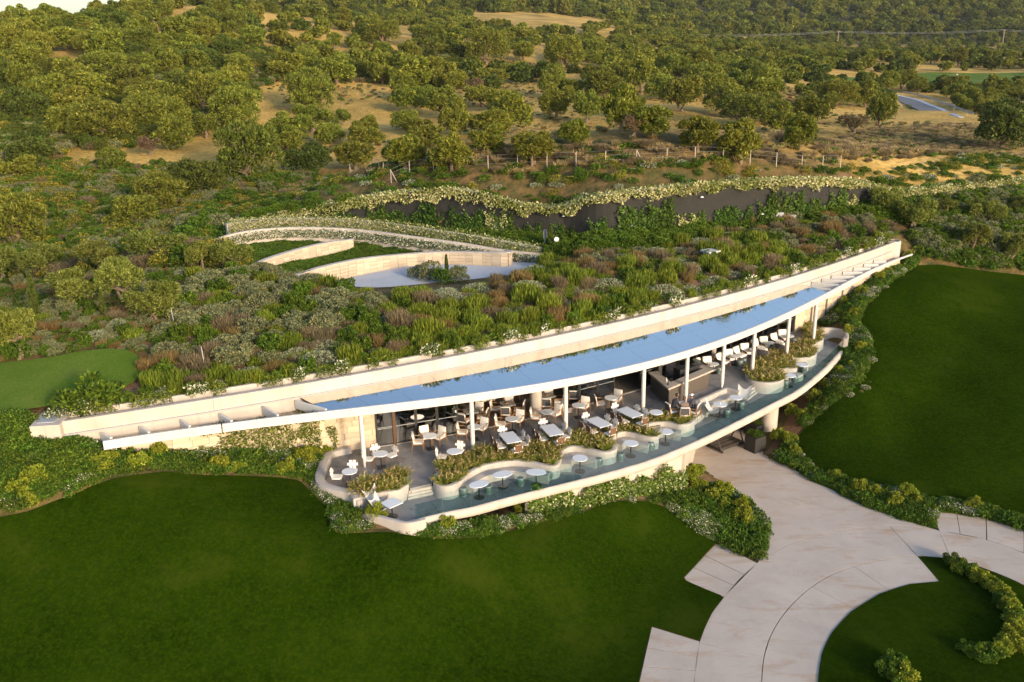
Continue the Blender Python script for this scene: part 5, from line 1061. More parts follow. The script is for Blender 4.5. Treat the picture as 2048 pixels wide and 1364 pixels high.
for x, y, tp_, lab in [(24, 552, 504, 'slim cypress behind the leftmost garden olives'), (74, 637, 550, 'tallest slim cypress, below the first garden olive'), (32, 617, 588, 'short slim cypress at the left edge'), (209, 637, 586, 'slim cypress between the two trunked and V trunked olives'), (171, 553, 531, 'tiny cypress left of the leaning garden olive'),
    (894, 553, 511, 'slim dark cypress beside the garden drive'), (851, 556, 528, 'short dark cypress left of the slim one on the drive'), (1101, 511, 452, 'tall narrow cypress between the two drive signs'), (1911, 443, 414, 'small narrow cypress right of the umbrella pine'), (1905, 487, 456, 'narrow cypress in the thicket above the right lawn'), (882, 555, 536, 'lowest cypress tip beside the drive')]:
    P = hit(x, y); D = (P-[0, 0, H])@FW; h = (y-tp_)*D/FPX*1.03; t = empty('cypress', P, x, lab, 'cypress', None, (h*.42, h*.42, h/2)); link('foliage', CYP, t)
P = hit(1892, 440); D = P[1]; h = 40*D/FPX*1.05; t = empty('umbrella_pine', P, 0, 'small umbrella pine with a thin bare orange stem', 'pine tree', None, (h*.55, h*.55, h/1.9)); link('crown', PINEC, t); link('trunk', MB().tube([(0, 0, 0), (.03, 0, .8), (0, 0, 1.6)], [.05, .04, .03], 6).mesh('trunk', MT['wood']), t)
# further trees of the groves, kept off the bare clearings
CLEAR = [[(505, 165), (560, 160), (600, 165), (640, 165), (700, 150), (760, 172), (800, 180), (795, 235), (740, 270), (640, 270), (560, 262), (520, 240), (500, 200)], [(250, 310), (330, 290), (430, 265), (445, 300), (420, 335), (330, 335), (260, 335)],
         [(1000, 215), (1090, 190), (1180, 240), (1260, 285), (1300, 330), (1000, 335), (1080, 270)], [(1560, 275), (1700, 262), (1860, 225), (1960, 235), (1950, 330), (1500, 335), (1540, 300)], [(940, 24), (1100, 28), (1235, 42), (1235, 55), (1050, 62), (950, 50)], [(1760, 185), (1900, 200), (1920, 245), (1780, 240)],
         [(1640, 148), (2060, 142), (2060, 176), (1900, 178), (1640, 175)], [(870, 230), (1010, 225), (1010, 262), (900, 262)], [(1060, 110), (1110, 125), (1160, 170), (1060, 150)]]
rs2 = random.Random(77)
def ok_px(x, y): return not any(bool(inpoly(np.array([x]), np.array([y]), c)[0]) for c in CLEAR)
def scatter(n, xr_, yr_, wr, kinds, label, group, name, mind=.75, maxn=999, poly=None):
    c = 0
    for _ in range(n*14):
        if c >= n: break
        x = rs2.uniform(*xr_); y = rs2.uniform(*yr_)
        if poly is not None and not bool(inpoly(np.array([x]), np.array([y]), poly)[0]): continue
        if not ok_px(x, y): continue
        P = hit(x, y)
        if P is None: continue
        w = rs2.uniform(*wr)
        if any((P[0]-a)**2+(P[1]-b)**2 < (mind*(w/2+s_))**2 for a, b, s_ in TXY): continue
        plant_tree(kinds, 0, 0, 0, None, label, group, 'tree', name, P=P, wm=w, hm=w*rs2.uniform(.62, .9)); TXY.append((P[0], P[1], w/2)); c += 1
    return c
nn = scatter(70, (0, 500), (60, 330), (6, 9.5), TREES+BIG+DARK[:1], 'olive or oak crown among many alike packed on the left hillside', 'trees packed on the left hillside', 'olive_tree', poly=[(0, 70), (150, 60), (420, 30), (560, 60), (560, 150), (480, 250), (250, 300), (60, 250), (0, 230)])
nn += scatter(60, (560, 1560), (95, 300), (5.5, 8.5), TREES, 'olive crown among many alike in the central and right groves', 'olives filling the central and right groves', 'olive_tree')
nn += scatter(26, (0, 560), (2, 70), (5, 8), TREES+DARK[:1], 'small far tree along the left ridge line', 'trees along the left ridge line', 'ridge_tree')
nn += scatter(70, (1150, 2048), (88, 150), (6, 8.5), FAR+TREES[:1], 'small dark olive among the many rows in the far valley', 'olives in rows across the valley', 'olive_tree', mind=.8)
nn += scatter(30, (1780, 2048), (185, 290), (3.5, 6), TREES+DARK, 'bush or small olive in the gully below the fairway', 'bushes in the gully at the right', 'gully_tree', poly=[(1790, 178), (2048, 178), (2048, 215), (1960, 240), (1900, 232), (1850, 205)])
nn += scatter(18, (600, 1250), (38, 75), (5, 7.5), FAR, 'small round olive beside the far tan field', 'small olives around the far tan field', 'olive_tree')
# ---- geometry-node scatter used for what nobody could count
def gn_scatter(name, label, pts, scl, rz, srcs, seed=0, tilt=None):
    """pts (n,3); each point carries one instance of a source mesh object, chosen at random"""
    me = bpy.data.meshes.new(name); me.from_pydata([tuple(p) for p in pts], [], []); n = len(pts)
    a = me.attributes.new('sc', 'FLOAT_VECTOR', 'POINT'); s3_ = np.asarray(scl, 'f'); s3_ = np.repeat(s3_[:, None], 3, 1) if s3_.ndim == 1 else s3_; a.data.foreach_set('vector', s3_.ravel())
    r = me.attributes.new('rt', 'FLOAT_VECTOR', 'POINT'); rt = np.zeros((n, 3), 'f'); rt[:, 2] = rz
    if tilt is not None: rt[:, :2] = tilt
    r.data.foreach_set('vector', rt.ravel())
    o = link(name, me); ng = bpy.data.node_groups.new(name, 'GeometryNodeTree'); ng.interface.new_socket('Geometry', in_out='INPUT', socket_type='NodeSocketGeometry'); ng.interface.new_socket('Geometry', in_out='OUTPUT', socket_type='NodeSocketGeometry')
    N = ng.nodes; L = ng.links; gi = N.new('NodeGroupInput'); go = N.new('NodeGroupOutput'); ip = N.new('GeometryNodeInstanceOnPoints'); jn = N.new('GeometryNodeJoinGeometry')
    for s_ in srcs[::-1]:
        oi = N.new('GeometryNodeObjectInfo'); oi.inputs['Object'].default_value = s_; oi.inputs['As Instance'].default_value = True; L.new(oi.outputs['Geometry'], jn.inputs[0])
    ip.inputs['Pick Instance'].default_value = True; rv = N.new('FunctionNodeRandomValue'); rv.data_type = 'INT'; rv.inputs['Min'].default_value = 0; rv.inputs['Max'].default_value = len(srcs)-1; rv.inputs['Seed'].default_value = seed
    na = N.new('GeometryNodeInputNamedAttribute'); na.data_type = 'FLOAT_VECTOR'; na.inputs[0].default_value = 'sc'; nb = N.new('GeometryNodeInputNamedAttribute'); nb.data_type = 'FLOAT_VECTOR'; nb.inputs[0].default_value = 'rt'
    L.new(gi.outputs[0], ip.inputs['Points']); L.new(jn.outputs[0], ip.inputs['Instance']); L.new(rv.outputs[2], ip.inputs['Instance Index']); L.new(na.outputs[0], ip.inputs['Scale']); L.new(nb.outputs[0], ip.inputs['Rotation']); L.new(ip.outputs[0], go.inputs[0])
    md = o.modifiers.new('scatter', 'NODES'); md.node_group = ng; return tag(o, label, None, None, 'stuff')
def src(name, me): return bpy.data.objects.new(name, me)       # source geometry, never linked on its own
FARSRC = [src('far_crown', c[0]) for c in FAR+FARD]; FARO = [src('far_crown', c[0]) for c in FAR]
def terr_pts(n, xr_, yr_, rs_, poly=None, clear=True, batch=None):
    out = []; x = rs_.uniform(*xr_, n); y = rs_.uniform(*yr_, n)
    k = np.ones(n, bool)
    if poly is not None: k &= inpoly(x, y, poly)
    if clear:
        for c in CLEAR: k &= ~inpoly(x, y, c)
    for a, b in zip(x[k], y[k]):
        P = hit(a, b)
        if P is not None: out.append(P)
    return np.array(out)
# world-space far forest: everything beyond the valley
rf = np.random.RandomState(5)
def world_field(n, ur, Dr, cond=None):
    u = rf.uniform(*ur, n); D = np.sqrt(rf.uniform(Dr[0]**2, Dr[1]**2, n)); X = u*D; Z = HZ(X, D); P = np.stack([X, D, Z], -1); px, py, _ = proj(P); k = np.ones(n, bool)
    for c in CLEAR: k &= ~inpoly(px, py, c)
    if cond is not None: k &= cond(px, py, D)
    return P[k]
P = world_field(9000, (-.75, .75), (560, 1500), lambda px, py, D: ((D > 640) | (px < 1250)) & ((D > 820) | (py < 72)))
s_ = rf.uniform(4.5, 8.0, len(P)); gn_scatter('far_forest', 'dark green forest covering the far hillside at the top of the view', P-[0, 0, 1], np.stack([s_, s_, s_*1.05], -1)/1.15, rf.rand(len(P))*6.28, FARSRC, 1)
P = world_field(4200, (-.62, .75), (215, 800), lambda px, py, D: (D > 235) | (px < 560) | (px > 1300))
txy = np.array([(a, b, c) for a, b, c in TXY]); keep = np.array([((txy[:, 0]-p[0])**2+(txy[:, 1]-p[1])**2 > (txy[:, 2]*.9+1.6)**2).all() for p in P]); P = P[keep]
s_ = rf.uniform(1.8, 3.6, len(P)); gn_scatter('hill_scrub', 'low olives and scrub spread over the middle distance slopes and valley', P-[0, 0, .3], np.stack([s_, s_, s_*.9], -1), rf.rand(len(P))*6.28, FARSRC, 2)
# ================================================================== SHRUBS, CLIMBERS, BEDS
def LM(n, cols, **k): return leafmat(n, cols, **k)
M_ROS = LM('rosemary_foliage', [(0, (.05, .075, .006)), (.5, (.14, .185, .014)), (1, (.30, .32, .035))], hue=.012, val=.15, trans=.3)
M_LAV = LM('faded_lavender', [(0, (.07, .065, .030)), (.4, (.14, .11, .060)), (.75, (.22, .16, .090)), (1, (.32, .25, .12))], hue=.008, val=.15, trans=.2)
M_SAN = LM('silver_cushion_foliage', [(0, (.13, .155, .075)), (.5, (.27, .29, .16)), (1, (.44, .44, .27))], hue=.01, val=.1, trans=.2)
M_GRY = LM('grey_green_foliage', [(0, (.06, .085, .035)), (.5, (.16, .19, .09)), (.86, (.25, .26, .13)), (.93, (.34, .25, .06)), (1, (.42, .30, .06))], hue=.01, val=.12, trans=.2)
M_GRN = LM('fresh_green_foliage', [(0, (.02, .05, .004)), (.5, (.07, .125, .008)), (1, (.15, .22, .016))], hue=.012, val=.18, trans=.3)
M_YEL = LM('yellow_green_foliage', [(0, (.07, .11, .008)), (.5, (.19, .23, .015)), (1, (.36, .36, .035))], hue=.01, val=.1, trans=.3)
M_COV = LM('ground_cover_leaves', [(0, (.02, .05, .004)), (.5, (.065, .125, .010)), (.9, (.15, .24, .020)), (1, (.24, .28, .03))], hue=.02, val=.28, trans=.3)
M_WHT = LM('white_flowering_leaves', [(0, (.035, .06, .010)), (.60, (.10, .15, .02)), (.70, (.55, .54, .38)), (1, (.74, .72, .56))], hue=.005, val=.06, trans=.25)
M_JAS = LM('cream_climber_leaves', [(0, (.06, .10, .012)), (.45, (.17, .21, .035)), (.6, (.42, .41, .16)), (1, (.66, .62, .34))], hue=.005, val=.05, trans=.25)
M_BROOM = LM('yellow_broom', [(0, (.04, .06, .010)), (.6, (.10, .125, .02)), (.8, (.45, .36, .03)), (1, (.55, .42, .03))], hue=.01, val=.15, trans=.25)
M_DRY = LM('dry_grass_blades', [(0, (.13, .10, .035)), (.5, (.27, .19, .07)), (1, (.45, .34, .16))], hue=.012, val=.2, trans=.3)
M_FG = LM('feather_grass_blades', [(0, (.06, .10, .006)), (.5, (.17, .23, .015)), (.72, (.26, .25, .04)), (.88, (.42, .30, .11)), (1, (.58, .40, .22))], hue=.01, val=.15, trans=.35)
def dome_pts(r, n, rz=.8, power=.5):
    a = r.rand(n)*2*PI; u_ = r.rand(n)**power; P = np.stack([u_*np.cos(a), u_*np.sin(a), rz*np.sqrt(np.clip(1-u_**2, 0, 1))], -1); return P
def spiky(name, seed, m, n, L, Wd, rz, lean=.35, clumps=9, vtip=None):
    r = np.random.RandomState(seed); c = dome_pts(r, clumps, 0, .5)*.72; k = r.randint(clumps, size=n); s = .34+.2*r.rand(clumps); p = dome_pts(r, n, 1)*s[k][:, None]; P = c[k]+p*[1, 1, .35]; P[:, 2] = P[:, 2]*.5+r.rand(n)*rz*(1-.45*np.linalg.norm(c[k], axis=1))
    A = unit(p*[1, 1, 0]*lean*2+[0, 0, 1]+rdir(r, n)*lean*.6); S_ = unit(np.cross(A, rdir(r, n))); l = L*(.6+.7*r.rand(n)); v = np.clip(P[:, 2]/(rz+.1)*.3+r.rand(n)*.6, 0, 1)
    return leafmesh(name, P, A, S_, l, Wd, v, m)
def cushion(name, seed, m, n, L, Wd, rz, lob=7):
    r = np.random.RandomState(seed); lobes = [(0, 0, rz*.25, .78, rz*.75)]+[(math.cos(a)*.5, math.sin(a)*.5, rz*.15, .42+.12*r.rand(), rz*.6) for a in np.linspace(0, 6.28, lob)[:-1]+r.rand(lob-1)*.5]
    P, d, k = crown_pts(r, lobes, n); P[:, 2] = np.abs(P[:, 2]); N_ = len(P); A = unit(d+rdir(r, N_)*.8); S_ = unit(np.cross(A, rdir(r, N_))); l = L*(.6+.8*r.rand(N_)); return leafmesh(name, P, A, S_, l, l*Wd, np.clip(r.rand(N_), 0, 1), m)
def bushy(name, seed, m, n, L, Wd, rz, nl=10, vpow=1.0, lo=0.1):
    r = np.random.RandomState(seed); lob = tree_lobes(r, nl, 1.0, lo*0, rz, .8, 1.0); P, d, k = crown_pts(r, lob, n); P[:, 2] = np.maximum(P[:, 2], 0); N_ = len(P); A = unit(d*.7+rdir(r, N_)*.8+[0, 0, .35]); S_ = unit(np.cross(A, rdir(r, N_))); l = L*(.5+r.rand(N_)); return leafmesh(name, P, A, S_, l, l*Wd, r.rand(N_)**vpow, m)
ROS = [spiky('foliage', s, M_ROS, 1500, .34, .055, .62) for s in (1, 2, 3)]
M_RUST = LM('rusty_heath', [(0, (.08, .06, .02)), (.5, (.20, .13, .045)), (1, (.36, .26, .09))], hue=.008, val=.15, trans=.25)
LAV = [spiky('foliage', s, m_, 1700, .36, .028, .58, .5, 5) for s, m_ in ((4, M_LAV), (5, M_RUST))]
SAN = [cushion('foliage', s, M_SAN, 2800, .075, .5, .55) for s in (6, 7)]
GRY = [bushy('foliage', s, M_GRY, 4200, .085, .6, .95, 14) for s in (8, 9, 10)]
GRN = [bushy('foliage', s, M_GRN, 2200, .14, .45, 1.0, 10) for s in (11, 12)]
YEL = [bushy('foliage', s, M_YEL, 2200, .15, .55, .95, 12, .8) for s in (13, 14)]
WHT = [cushion('foliage', s, M_WHT, 1800, .11, .6, .6) for s in (15, 16)]
BRM = [bushy('foliage', s, M_BROOM, 1800, .12, .3, 1.0, 10) for s in (17, 18)]
def tuft(name, seed, m, n, h, sp, plume=.35):
    r = np.random.RandomState(seed); a = r.rand(n)*2*PI; b = r.rand(n)*.09; base = np.stack([b*np.cos(a), b*np.sin(a), 0*a], -1); out = np.stack([np.cos(a), np.sin(a), 0*a], -1); s = sp*(.3+r.rand(n))[:, None]; hh = (h*(.65+.45*r.rand(n)))[:, None]
    mid = base+out*s*.35+np.array([0, 0, 1])*hh*.55; tip = base+out*s+np.array([0, 0, 1])*hh; P = []; A = []; L_ = []; Wd = []; vv = []
    A1 = mid-base; A2 = tip-mid; l1 = np.linalg.norm(A1, axis=1); l2 = np.linalg.norm(A2, axis=1)
    Pn = np.r_[base, mid-A1*.12]; Ax = np.r_[unit(A1), unit(A2)]; Ls = np.r_[l1*1.15, l2*1.15]; Ws = np.r_[np.full(n, .022), np.full(n, .026)]; v = np.r_[r.rand(n)*.35, .25+.55*r.rand(n)*(1 if plume else .5)]
    if plume:
        k = r.rand(n) < plume; q = k.sum(); Pn = np.r_[Pn, tip[k]-A2[k]*.3]; Ax = np.r_[Ax, unit(A2[k]+rdir(r, q)*.15)]; Ls = np.r_[Ls, np.full(q, .20)]; Ws = np.r_[Ws, np.full(q, .05)]; v = np.r_[v, .8+.2*r.rand(q)]
    S_ = unit(np.cross(Ax, rdir(r, len(Ax)))); return leafmesh(name, Pn, Ax, S_, Ls, Ws, v, m)
TUFT = [tuft('blades', s, M_FG, 170, .62, .36, .22) for s in (21, 22, 23)]
DTUFT = [tuft('blades', s, M_DRY, 90, .8, .5, .5) for s in (24, 25)]
def coverclump(seed, m, n, L, Wd, rz): return bushy('clump', seed, m, n, L, Wd, rz, 7)
COV = [coverclump(s, M_COV, 700, .15, .5, .5) for s in (31, 32, 33)]; COVW = [cushion('clump', 34, M_WHT, 520, .15, .6, .42), cushion('clump', 35, M_WHT, 420, .15, .6, .5)]
# ---- individual shrubs, with a label worked out from what they look like and stand beside
ORD = ['first', 'second', 'third', 'fourth', 'fifth', 'sixth', 'seventh', 'eighth', 'ninth', 'tenth', 'eleventh', 'twelfth', 'thirteenth', 'fourteenth', 'fifteenth', 'sixteenth', 'seventeenth', 'eighteenth', 'nineteenth', 'twentieth',
       'twenty first', 'twenty second', 'twenty third', 'twenty fourth', 'twenty fifth', 'twenty sixth', 'twenty seventh', 'twenty eighth', 'twenty ninth', 'thirtieth']; ORD += ['thirty '+w for w in ORD[:9]]+['fortieth']+['forty '+w for w in ORD[:9]]
def ordinal_labels(objs, fmt, row):
    """objs: list of empties. row(px,py) names the strip it stands in; labels count from the left in that strip"""
    G_ = {}
    for o in objs:
        u, v, _ = proj(np.array([list(o.location)])); G_.setdefault(row(float(u[0]), float(v[0])), []).append((float(u[0]), o))
    for rn, L in G_.items():
        L.sort(key=lambda t: t[0])
        for i, (_, o) in enumerate(L): o['label'] = fmt.format(n=ORD[i] if i < len(ORD) else 'one of the last', row=rn)
SHR = []; SPOS = []
KIND = {'ros': (ROS, 'rosemary_bush', 'shrub', 'upright green rosemary bush', 'rosemary bushes in the roof garden'), 'lav': (LAV, 'heath_bush', 'shrub', 'faded brown lavender or heath', 'brown heath and lavender bushes in the roof garden'), 'san': (SAN, 'silver_cushion_shrub', 'shrub', 'pale silver cushion shrub', 'silver cushion shrubs in the roof garden'),
        'gry': (GRY, 'grey_green_shrub', 'shrub', 'grey green shrub with orange tips', 'grey green shrubs in the roof garden'), 'grn': (GRN, 'green_shrub', 'shrub', 'fresh green shrub', 'green shrubs in the roof garden'), 'yel': (YEL, 'yellow_green_bush', 'bush', 'yellow green leafy bush', 'yellow green bushes in the flower beds'),
        'wht': (WHT, 'white_flowering_bush', 'bush', 'white flowering bush', 'white flowering bushes'), 'brm': (BRM, 'broom_bush', 'bush', 'dark broom bush with yellow flowers', 'flowering broom bushes')}
def shrub(k, P, w, h=None, group=None):
    ms, nm, cat, lab, grp = KIND[k]; r = random.Random(len(SHR)*3+5); o = empty(nm, (P[0], P[1], P[2]-.05), r.uniform(0, 6.28), lab, cat, group or grp, (w/2, w/2, (h or w*.75*r.uniform(.8, 1.15))/1.05)); link('foliage', r.choice(ms), o); SHR.append((k, o)); return o
ROOFPOLY = [(300, 730), (345, 700), (330, 660), (360, 600), (420, 560), (520, 545), (600, 560), (650, 580), (760, 600), (900, 592), (1010, 570), (1080, 535), (1100, 522), (1200, 505), (1330, 500), (1420, 470), (1500, 455), (1640, 440), (1730, 440), (1800, 462), (1790, 478), (1661, 512), (1536, 556), (1430, 590), (1300, 625), (1180, 655), (1055, 682), (930, 704), (805, 728), (700, 745), (600, 762), (490, 785), (380, 800), (330, 805), (300, 790)]
sr = random.Random(9); pos = []
def mix(x, y):
    n1 = math.sin(x*.021+1.3)*math.cos(y*.043)+.5*math.sin(x*.05+y*.03)
    if x < 760 and y < 760 - (x-300)*.12 and not (x > 560 and y > 690): return sr.choice(['gry']*6+['grn', 'ros', 'ros', 'lav', 'grn'])
    if x > 1150 and y < 545 and x < 1400: return sr.choice(['gry', 'gry', 'lav', 'ros', 'lav', 'san'])
    if x > 1480 and y < 500: return sr.choice(['gry', 'gry', 'lav', 'lav', 'ros', 'grn'])
    if n1 > .25: return sr.choice(['san', 'san', 'san', 'lav', 'ros'])
    if n1 < -.35: return sr.choice(['lav', 'lav', 'ros', 'ros', 'san'])
    return sr.choice(['ros']*6+['lav', 'san', 'grn'])
for _ in range(9000):
    x = sr.uniform(300, 1800); y = sr.uniform(435, 805)
    if not bool(inpoly(np.array([x]), np.array([y]), ROOFPOLY)[0]): continue
    P = hit(x, y)
    if P is None: continue
    if front_dist(P[:1], P[1:2])[0] < 1.7: continue
    k = mix(x, y); w = {'gry': sr.uniform(1.3, 2.2), 'san': sr.uniform(1.5, 2.6), 'ros': sr.uniform(1.1, 1.9), 'lav': sr.uniform(1.0, 1.8), 'grn': sr.uniform(.9, 1.6)}[k]
    if any((P[0]-a)**2+(P[1]-b)**2 < (.66*(w/2+c))**2 for a, b, c in pos): continue
    if len(pos) >= 420: break
    pos.append((P[0], P[1], w/2)); shrub(k, P, w, w*sr.uniform(.42, .55) if k in ('gry', 'san') else None)
# ---- planted bed left of the roof garden, around the garden olives
LEFTPOLY = [(0, 560), (100, 560), (250, 545), (430, 548), (500, 545), (360, 600), (330, 660), (345, 700), (300, 728), (260, 698), (210, 696), (100, 712), (0, 722)]
n0 = len(SHR)
for _ in range(1500):
    x = sr.uniform(0, 520); y = sr.uniform(540, 730)
    if not bool(inpoly(np.array([x]), np.array([y]), LEFTPOLY)[0]): continue
    P = hit(x, y); w = sr.uniform(.7, 1.4)
    if P is None or any((P[0]-a)**2+(P[1]-b)**2 < (.8*(w/2+c))**2 for a, b, c in pos): continue
    pos.append((P[0], P[1], w/2)); shrub(sr.choice(['grn', 'ros', 'gry', 'gry', 'san', 'lav', 'grn']), P, w)
    if len(SHR)-n0 > 85: break
# along the parapet: row of low green and white plants spilling over the planter wall
n1_ = len(SHR)
for i, x in enumerate(np.linspace(XL+.3, XR-.5, 78)):
    x += sr.uniform(-.2, .2); y = par_y(x)+1.45+sr.uniform(-.1, .2); k = sr.choice(['ros', 'grn', 'wht', 'ros', 'grn', 'ros']); shrub(k, (x, y, H1(x, y)-.05), sr.uniform(.8, 1.25), sr.uniform(.55, 1.15), group='low plants spilling over the parapet planter')
for x, y, w, h, k in ((836, 560, 1.5, 1.2, 'gry'), (862, 562, 2.0, 1.4, 'gry'), (915, 562, 1.8, 1.2, 'gry'), (888, 566, 1.6, 1.0, 'grn')):
    P = hit(x, y); shrub(k, P, w, h)['label'] = {836: 'leftmost grey green bush on the edge of the garden drive', 862: 'largest grey green bush beside the slim cypress on the drive', 915: 'grey green bush right of the slim cypress on the drive', 888: 'green bush at the foot of the slim cypress on the drive'}[x]
P = hit(190, 822); shrub('grn', P, 3.2, 1.7)['label'] = 'big dark green loose bush beside the left end of the parapet'
P = hit(118, 832); shrub('wht', P, 1.4, .9)['label'] = 'white flowering bush on the end pier of the parapet'
# ---- bushes of the front beds
YP = [(205, 937), (219, 924), (321, 913), (439, 937), (477, 939), (571, 944), (625, 913), (649, 907), (72, 968), (44, 989), (68, 1006), (31, 978), (280, 934), (610, 925), (893, 1058), (1084, 1014), (1040, 1022), (752, 1040), (1137, 993), (1100, 1003), (1173, 992), (1393, 948), (1379, 962), (1446, 992), (1481, 1015), (1578, 886), (1557, 880), (1590, 905),
      (1581, 826), (1604, 832), (1651, 776), (1630, 800), (1395, 975), (1445, 1018), (1460, 1034), (1487, 1045), (1425, 1000), (1671, 957), (1752, 991), (1787, 1011), (1814, 993), (1837, 1006), (1720, 985), (1945, 1015), (1725, 590), (1708, 630), (1690, 610), (1815, 515), (1759, 562), (1780, 548), (1700, 670), (1720, 700), (1705, 735), (1680, 750)]
HP = [(1902, 1126), (1923, 1145), (1942, 1150), (1960, 1160), (1978, 1172), (1991, 1186), (2010, 1193), (2002, 1213), (2025, 1225), (2029, 1243), (2035, 1261), (2021, 1270), (2027, 1290), (2010, 1296), (1998, 1308), (1980, 1312), (1965, 1322), (1948, 1310), (1935, 1303), (2045, 1280), (2040, 1300)]
IP = [(1787, 1335), (1775, 1352), (1805, 1350), (1812, 1368), (1795, 1372)]
yb = []
for x, y in YP:
    P = hit(x, y); yb.append(shrub('yel', P, sr.uniform(.75, 1.15)))
hb = []
HP2 = [tuple(p) for p in resample(np.array([(x, y, 0) for x, y in HP[:16]]), 30)[:, :2]]+HP[16:]
for x, y in HP2: P = U(x, y, ZD+.02); hb.append(shrub('yel' if sr.random() < .7 else 'grn', P, sr.uniform(.8, 1.05), sr.uniform(.45, .65), 'bushes of the curved hedge on the lawn island'))
for x, y in IP: P = U(x, y, ZD+.02); hb.append(shrub('grn' if sr.random() < .6 else 'yel', P, 1.0, .7, 'bushes of the small clump on the lawn island'))
WP = [(100, 930), (150, 915), (60, 945), (880, 1042), (700, 1000), (680, 985), (720, 1030), (1262, 1000), (1340, 1015), (1380, 1045), (1420, 1072), (1730, 775), (1735, 690), (1700, 790), (1650, 815), (1620, 845), (1660, 960), (1700, 978), (1765, 1000), (1860, 1035), (1880, 1005), (1900, 1003), (1850, 1020), (1600, 910), (1620, 930), (1745, 720), (1705, 655), (1770, 575), (1820, 530), (1540, 1000)]
WP = WP[:-1]
wb = []
for x, y in WP: P = hit(x, y); wb.append(shrub('wht', P, sr.uniform(.5, .85), sr.uniform(.3, .5), 'white flowering bushes in the front beds'))
def rowname(x, y):
    c = ('at the far left', 'left of centre', 'in the middle', 'right of centre', 'at the far right')[min(4, max(0, int(x/2048*5)))]
    return c
RO = {}
for k, o in SHR:
    if o['group'] in ('yellow green bushes in the flower beds', 'white flowering bushes in the front beds') or 'island' in o['group'] or o['label'] not in (KIND[k][3],): continue
    RO.setdefault((k, o['group']), []).append(o)
NM = {'ros': 'rosemary bush', 'lav': 'brown heath bush', 'san': 'silver cushion', 'gry': 'grey green shrub', 'grn': 'green shrub', 'wht': 'white flowering shrub', 'brm': 'broom'}
def band(x, y, k):
    P = y - float(np.interp(x, [p[0] for p in PAR_PX], [p[1] for p in PAR_PX])); return 'front' if P > -50 else ('lower middle' if P > -85 else ('upper middle' if P > -125 else 'back'))
for (k, g), L in RO.items():
    if 'parapet' in g: ordinal_labels(L, '{n} '+NM[k]+' from the left among parapet plants {row}', rowname)
    else: ordinal_labels(L, '{n} '+NM[k]+' from the left, {row}', lambda x, y: band(x, y, k)+' of roof garden '+('left part', 'left centre', 'centre', 'right centre', 'right part')[min(4, max(0, int(x/1850*5)))])
ordinal_labels(yb, '{n} yellow green bush from the left in the bed {row}', lambda x, y: 'left of the terrace' if x < 660 else ('below the terrace' if x < 1200 else ('between terrace and driveway' if x < 1530 and y > 900 else ('right of the driveway' if y > 840 else 'beside the right lawn'))))
ordinal_labels(wb, '{n} white flowering bush from the left in the bed {row}', lambda x, y: 'left of the terrace' if x < 660 else ('below the terrace' if x < 1200 else ('between terrace and driveway' if x < 1530 and y > 900 else ('right of the driveway' if y > 890 else 'beside the right lawn'))))
ordinal_labels(hb, '{n} bush from the left in the {row}', lambda x, y: 'small clump on the island' if x < 1830 else ('upper arm of the curved island hedge' if y < 1240 else 'lower arm of the curved island hedge'))
# ---- ground cover of the beds (nobody could count it)
cs = [src('clump', m) for m in COV]; ws = [src('clump', m) for m in COVW]
BEDL = [(-80, 880), (0, 868), (70, 885), (110, 888), (210, 892), (640, 880), (660, 905), (640, 930), (634, 955), (645, 975), (690, 992), (712, 1015), (735, 1035), (780, 1046), (817, 1050), (880, 1048), (950, 1032), (1118, 994), (1250, 950), (1360, 918), (1371, 926), (1414, 952), (1452, 980), (1491, 1003), (1514, 1026), (1528, 1048), (1532, 1068), (1526, 1098), (1513, 1121), (1437, 1080),
        (1412, 1074), (1372, 1044), (1335, 1013), (1300, 1000), (1250, 998), (1200, 1006), (1160, 1022), (1110, 1034), (1060, 1046), (1000, 1064), (940, 1072), (880, 1073), (830, 1066), (780, 1058), (720, 1060), (677, 1060), (676, 1045), (660, 1010), (630, 975), (600, 952), (540, 945), (400, 943), (330, 934), (285, 936), (235, 945), (190, 960), (145, 982), (100, 994), (60, 1008), (0, 1022), (-80, 1040)]
BEDR = [(1531, 906), (1589, 935), (1647, 967), (1724, 1006), (1800, 1034), (1862, 1052), (1866, 1017), (1914, 1022), (1972, 1032), (2048, 1054), (2150, 1090), (2160, 1070), (2048, 1040), (1952, 1010), (1868, 1006), (1818, 989), (1741, 973), (1664, 958), (1622, 940), (1593, 916), (1583, 883), (1604, 857), (1630, 832), (1652, 812), (1686, 790), (1716, 760), (1733, 722), (1737, 682), (1726, 663), (1712, 650), (1719, 629), (1746, 590), (1787, 556), (1826, 528), (1836, 518), (1825, 512), (1790, 530), (1760, 548), (1720, 570), (1680, 600), (1650, 630), (1640, 650), (1690, 660), (1700, 672), (1694, 695), (1680, 720), (1640, 765), (1600, 795), (1545, 828), (1560, 855), (1530, 870)]
rb = np.random.RandomState(8)
def bedpts(px, n, clear=0):
    W_ = np.array([hit(x, y)[:2] for x, y in px]); x0, y0 = W_.min(0); x1, y1 = W_.max(0); m_ = 4096; f_ = max(.01, inpoly(rb.uniform(x0, x1, m_), rb.uniform(y0, y1, m_), W_).mean()); n_q = int(n/f_); X = rb.uniform(x0, x1, n_q); Y = rb.uniform(y0, y1, n_q); k = inpoly(X, Y, W_); X = X[k]; Y = Y[k]; return np.stack([X, Y, HZ(X, Y)], -1)
def not_terrace(P):
    T = [p[:2] for p in offset(edge, .1)]+[p[:2] for p in RIGHT]+[tuple(p) for p in U_OUT]; return P[~inpoly(P[:, 0], P[:, 1], T)]
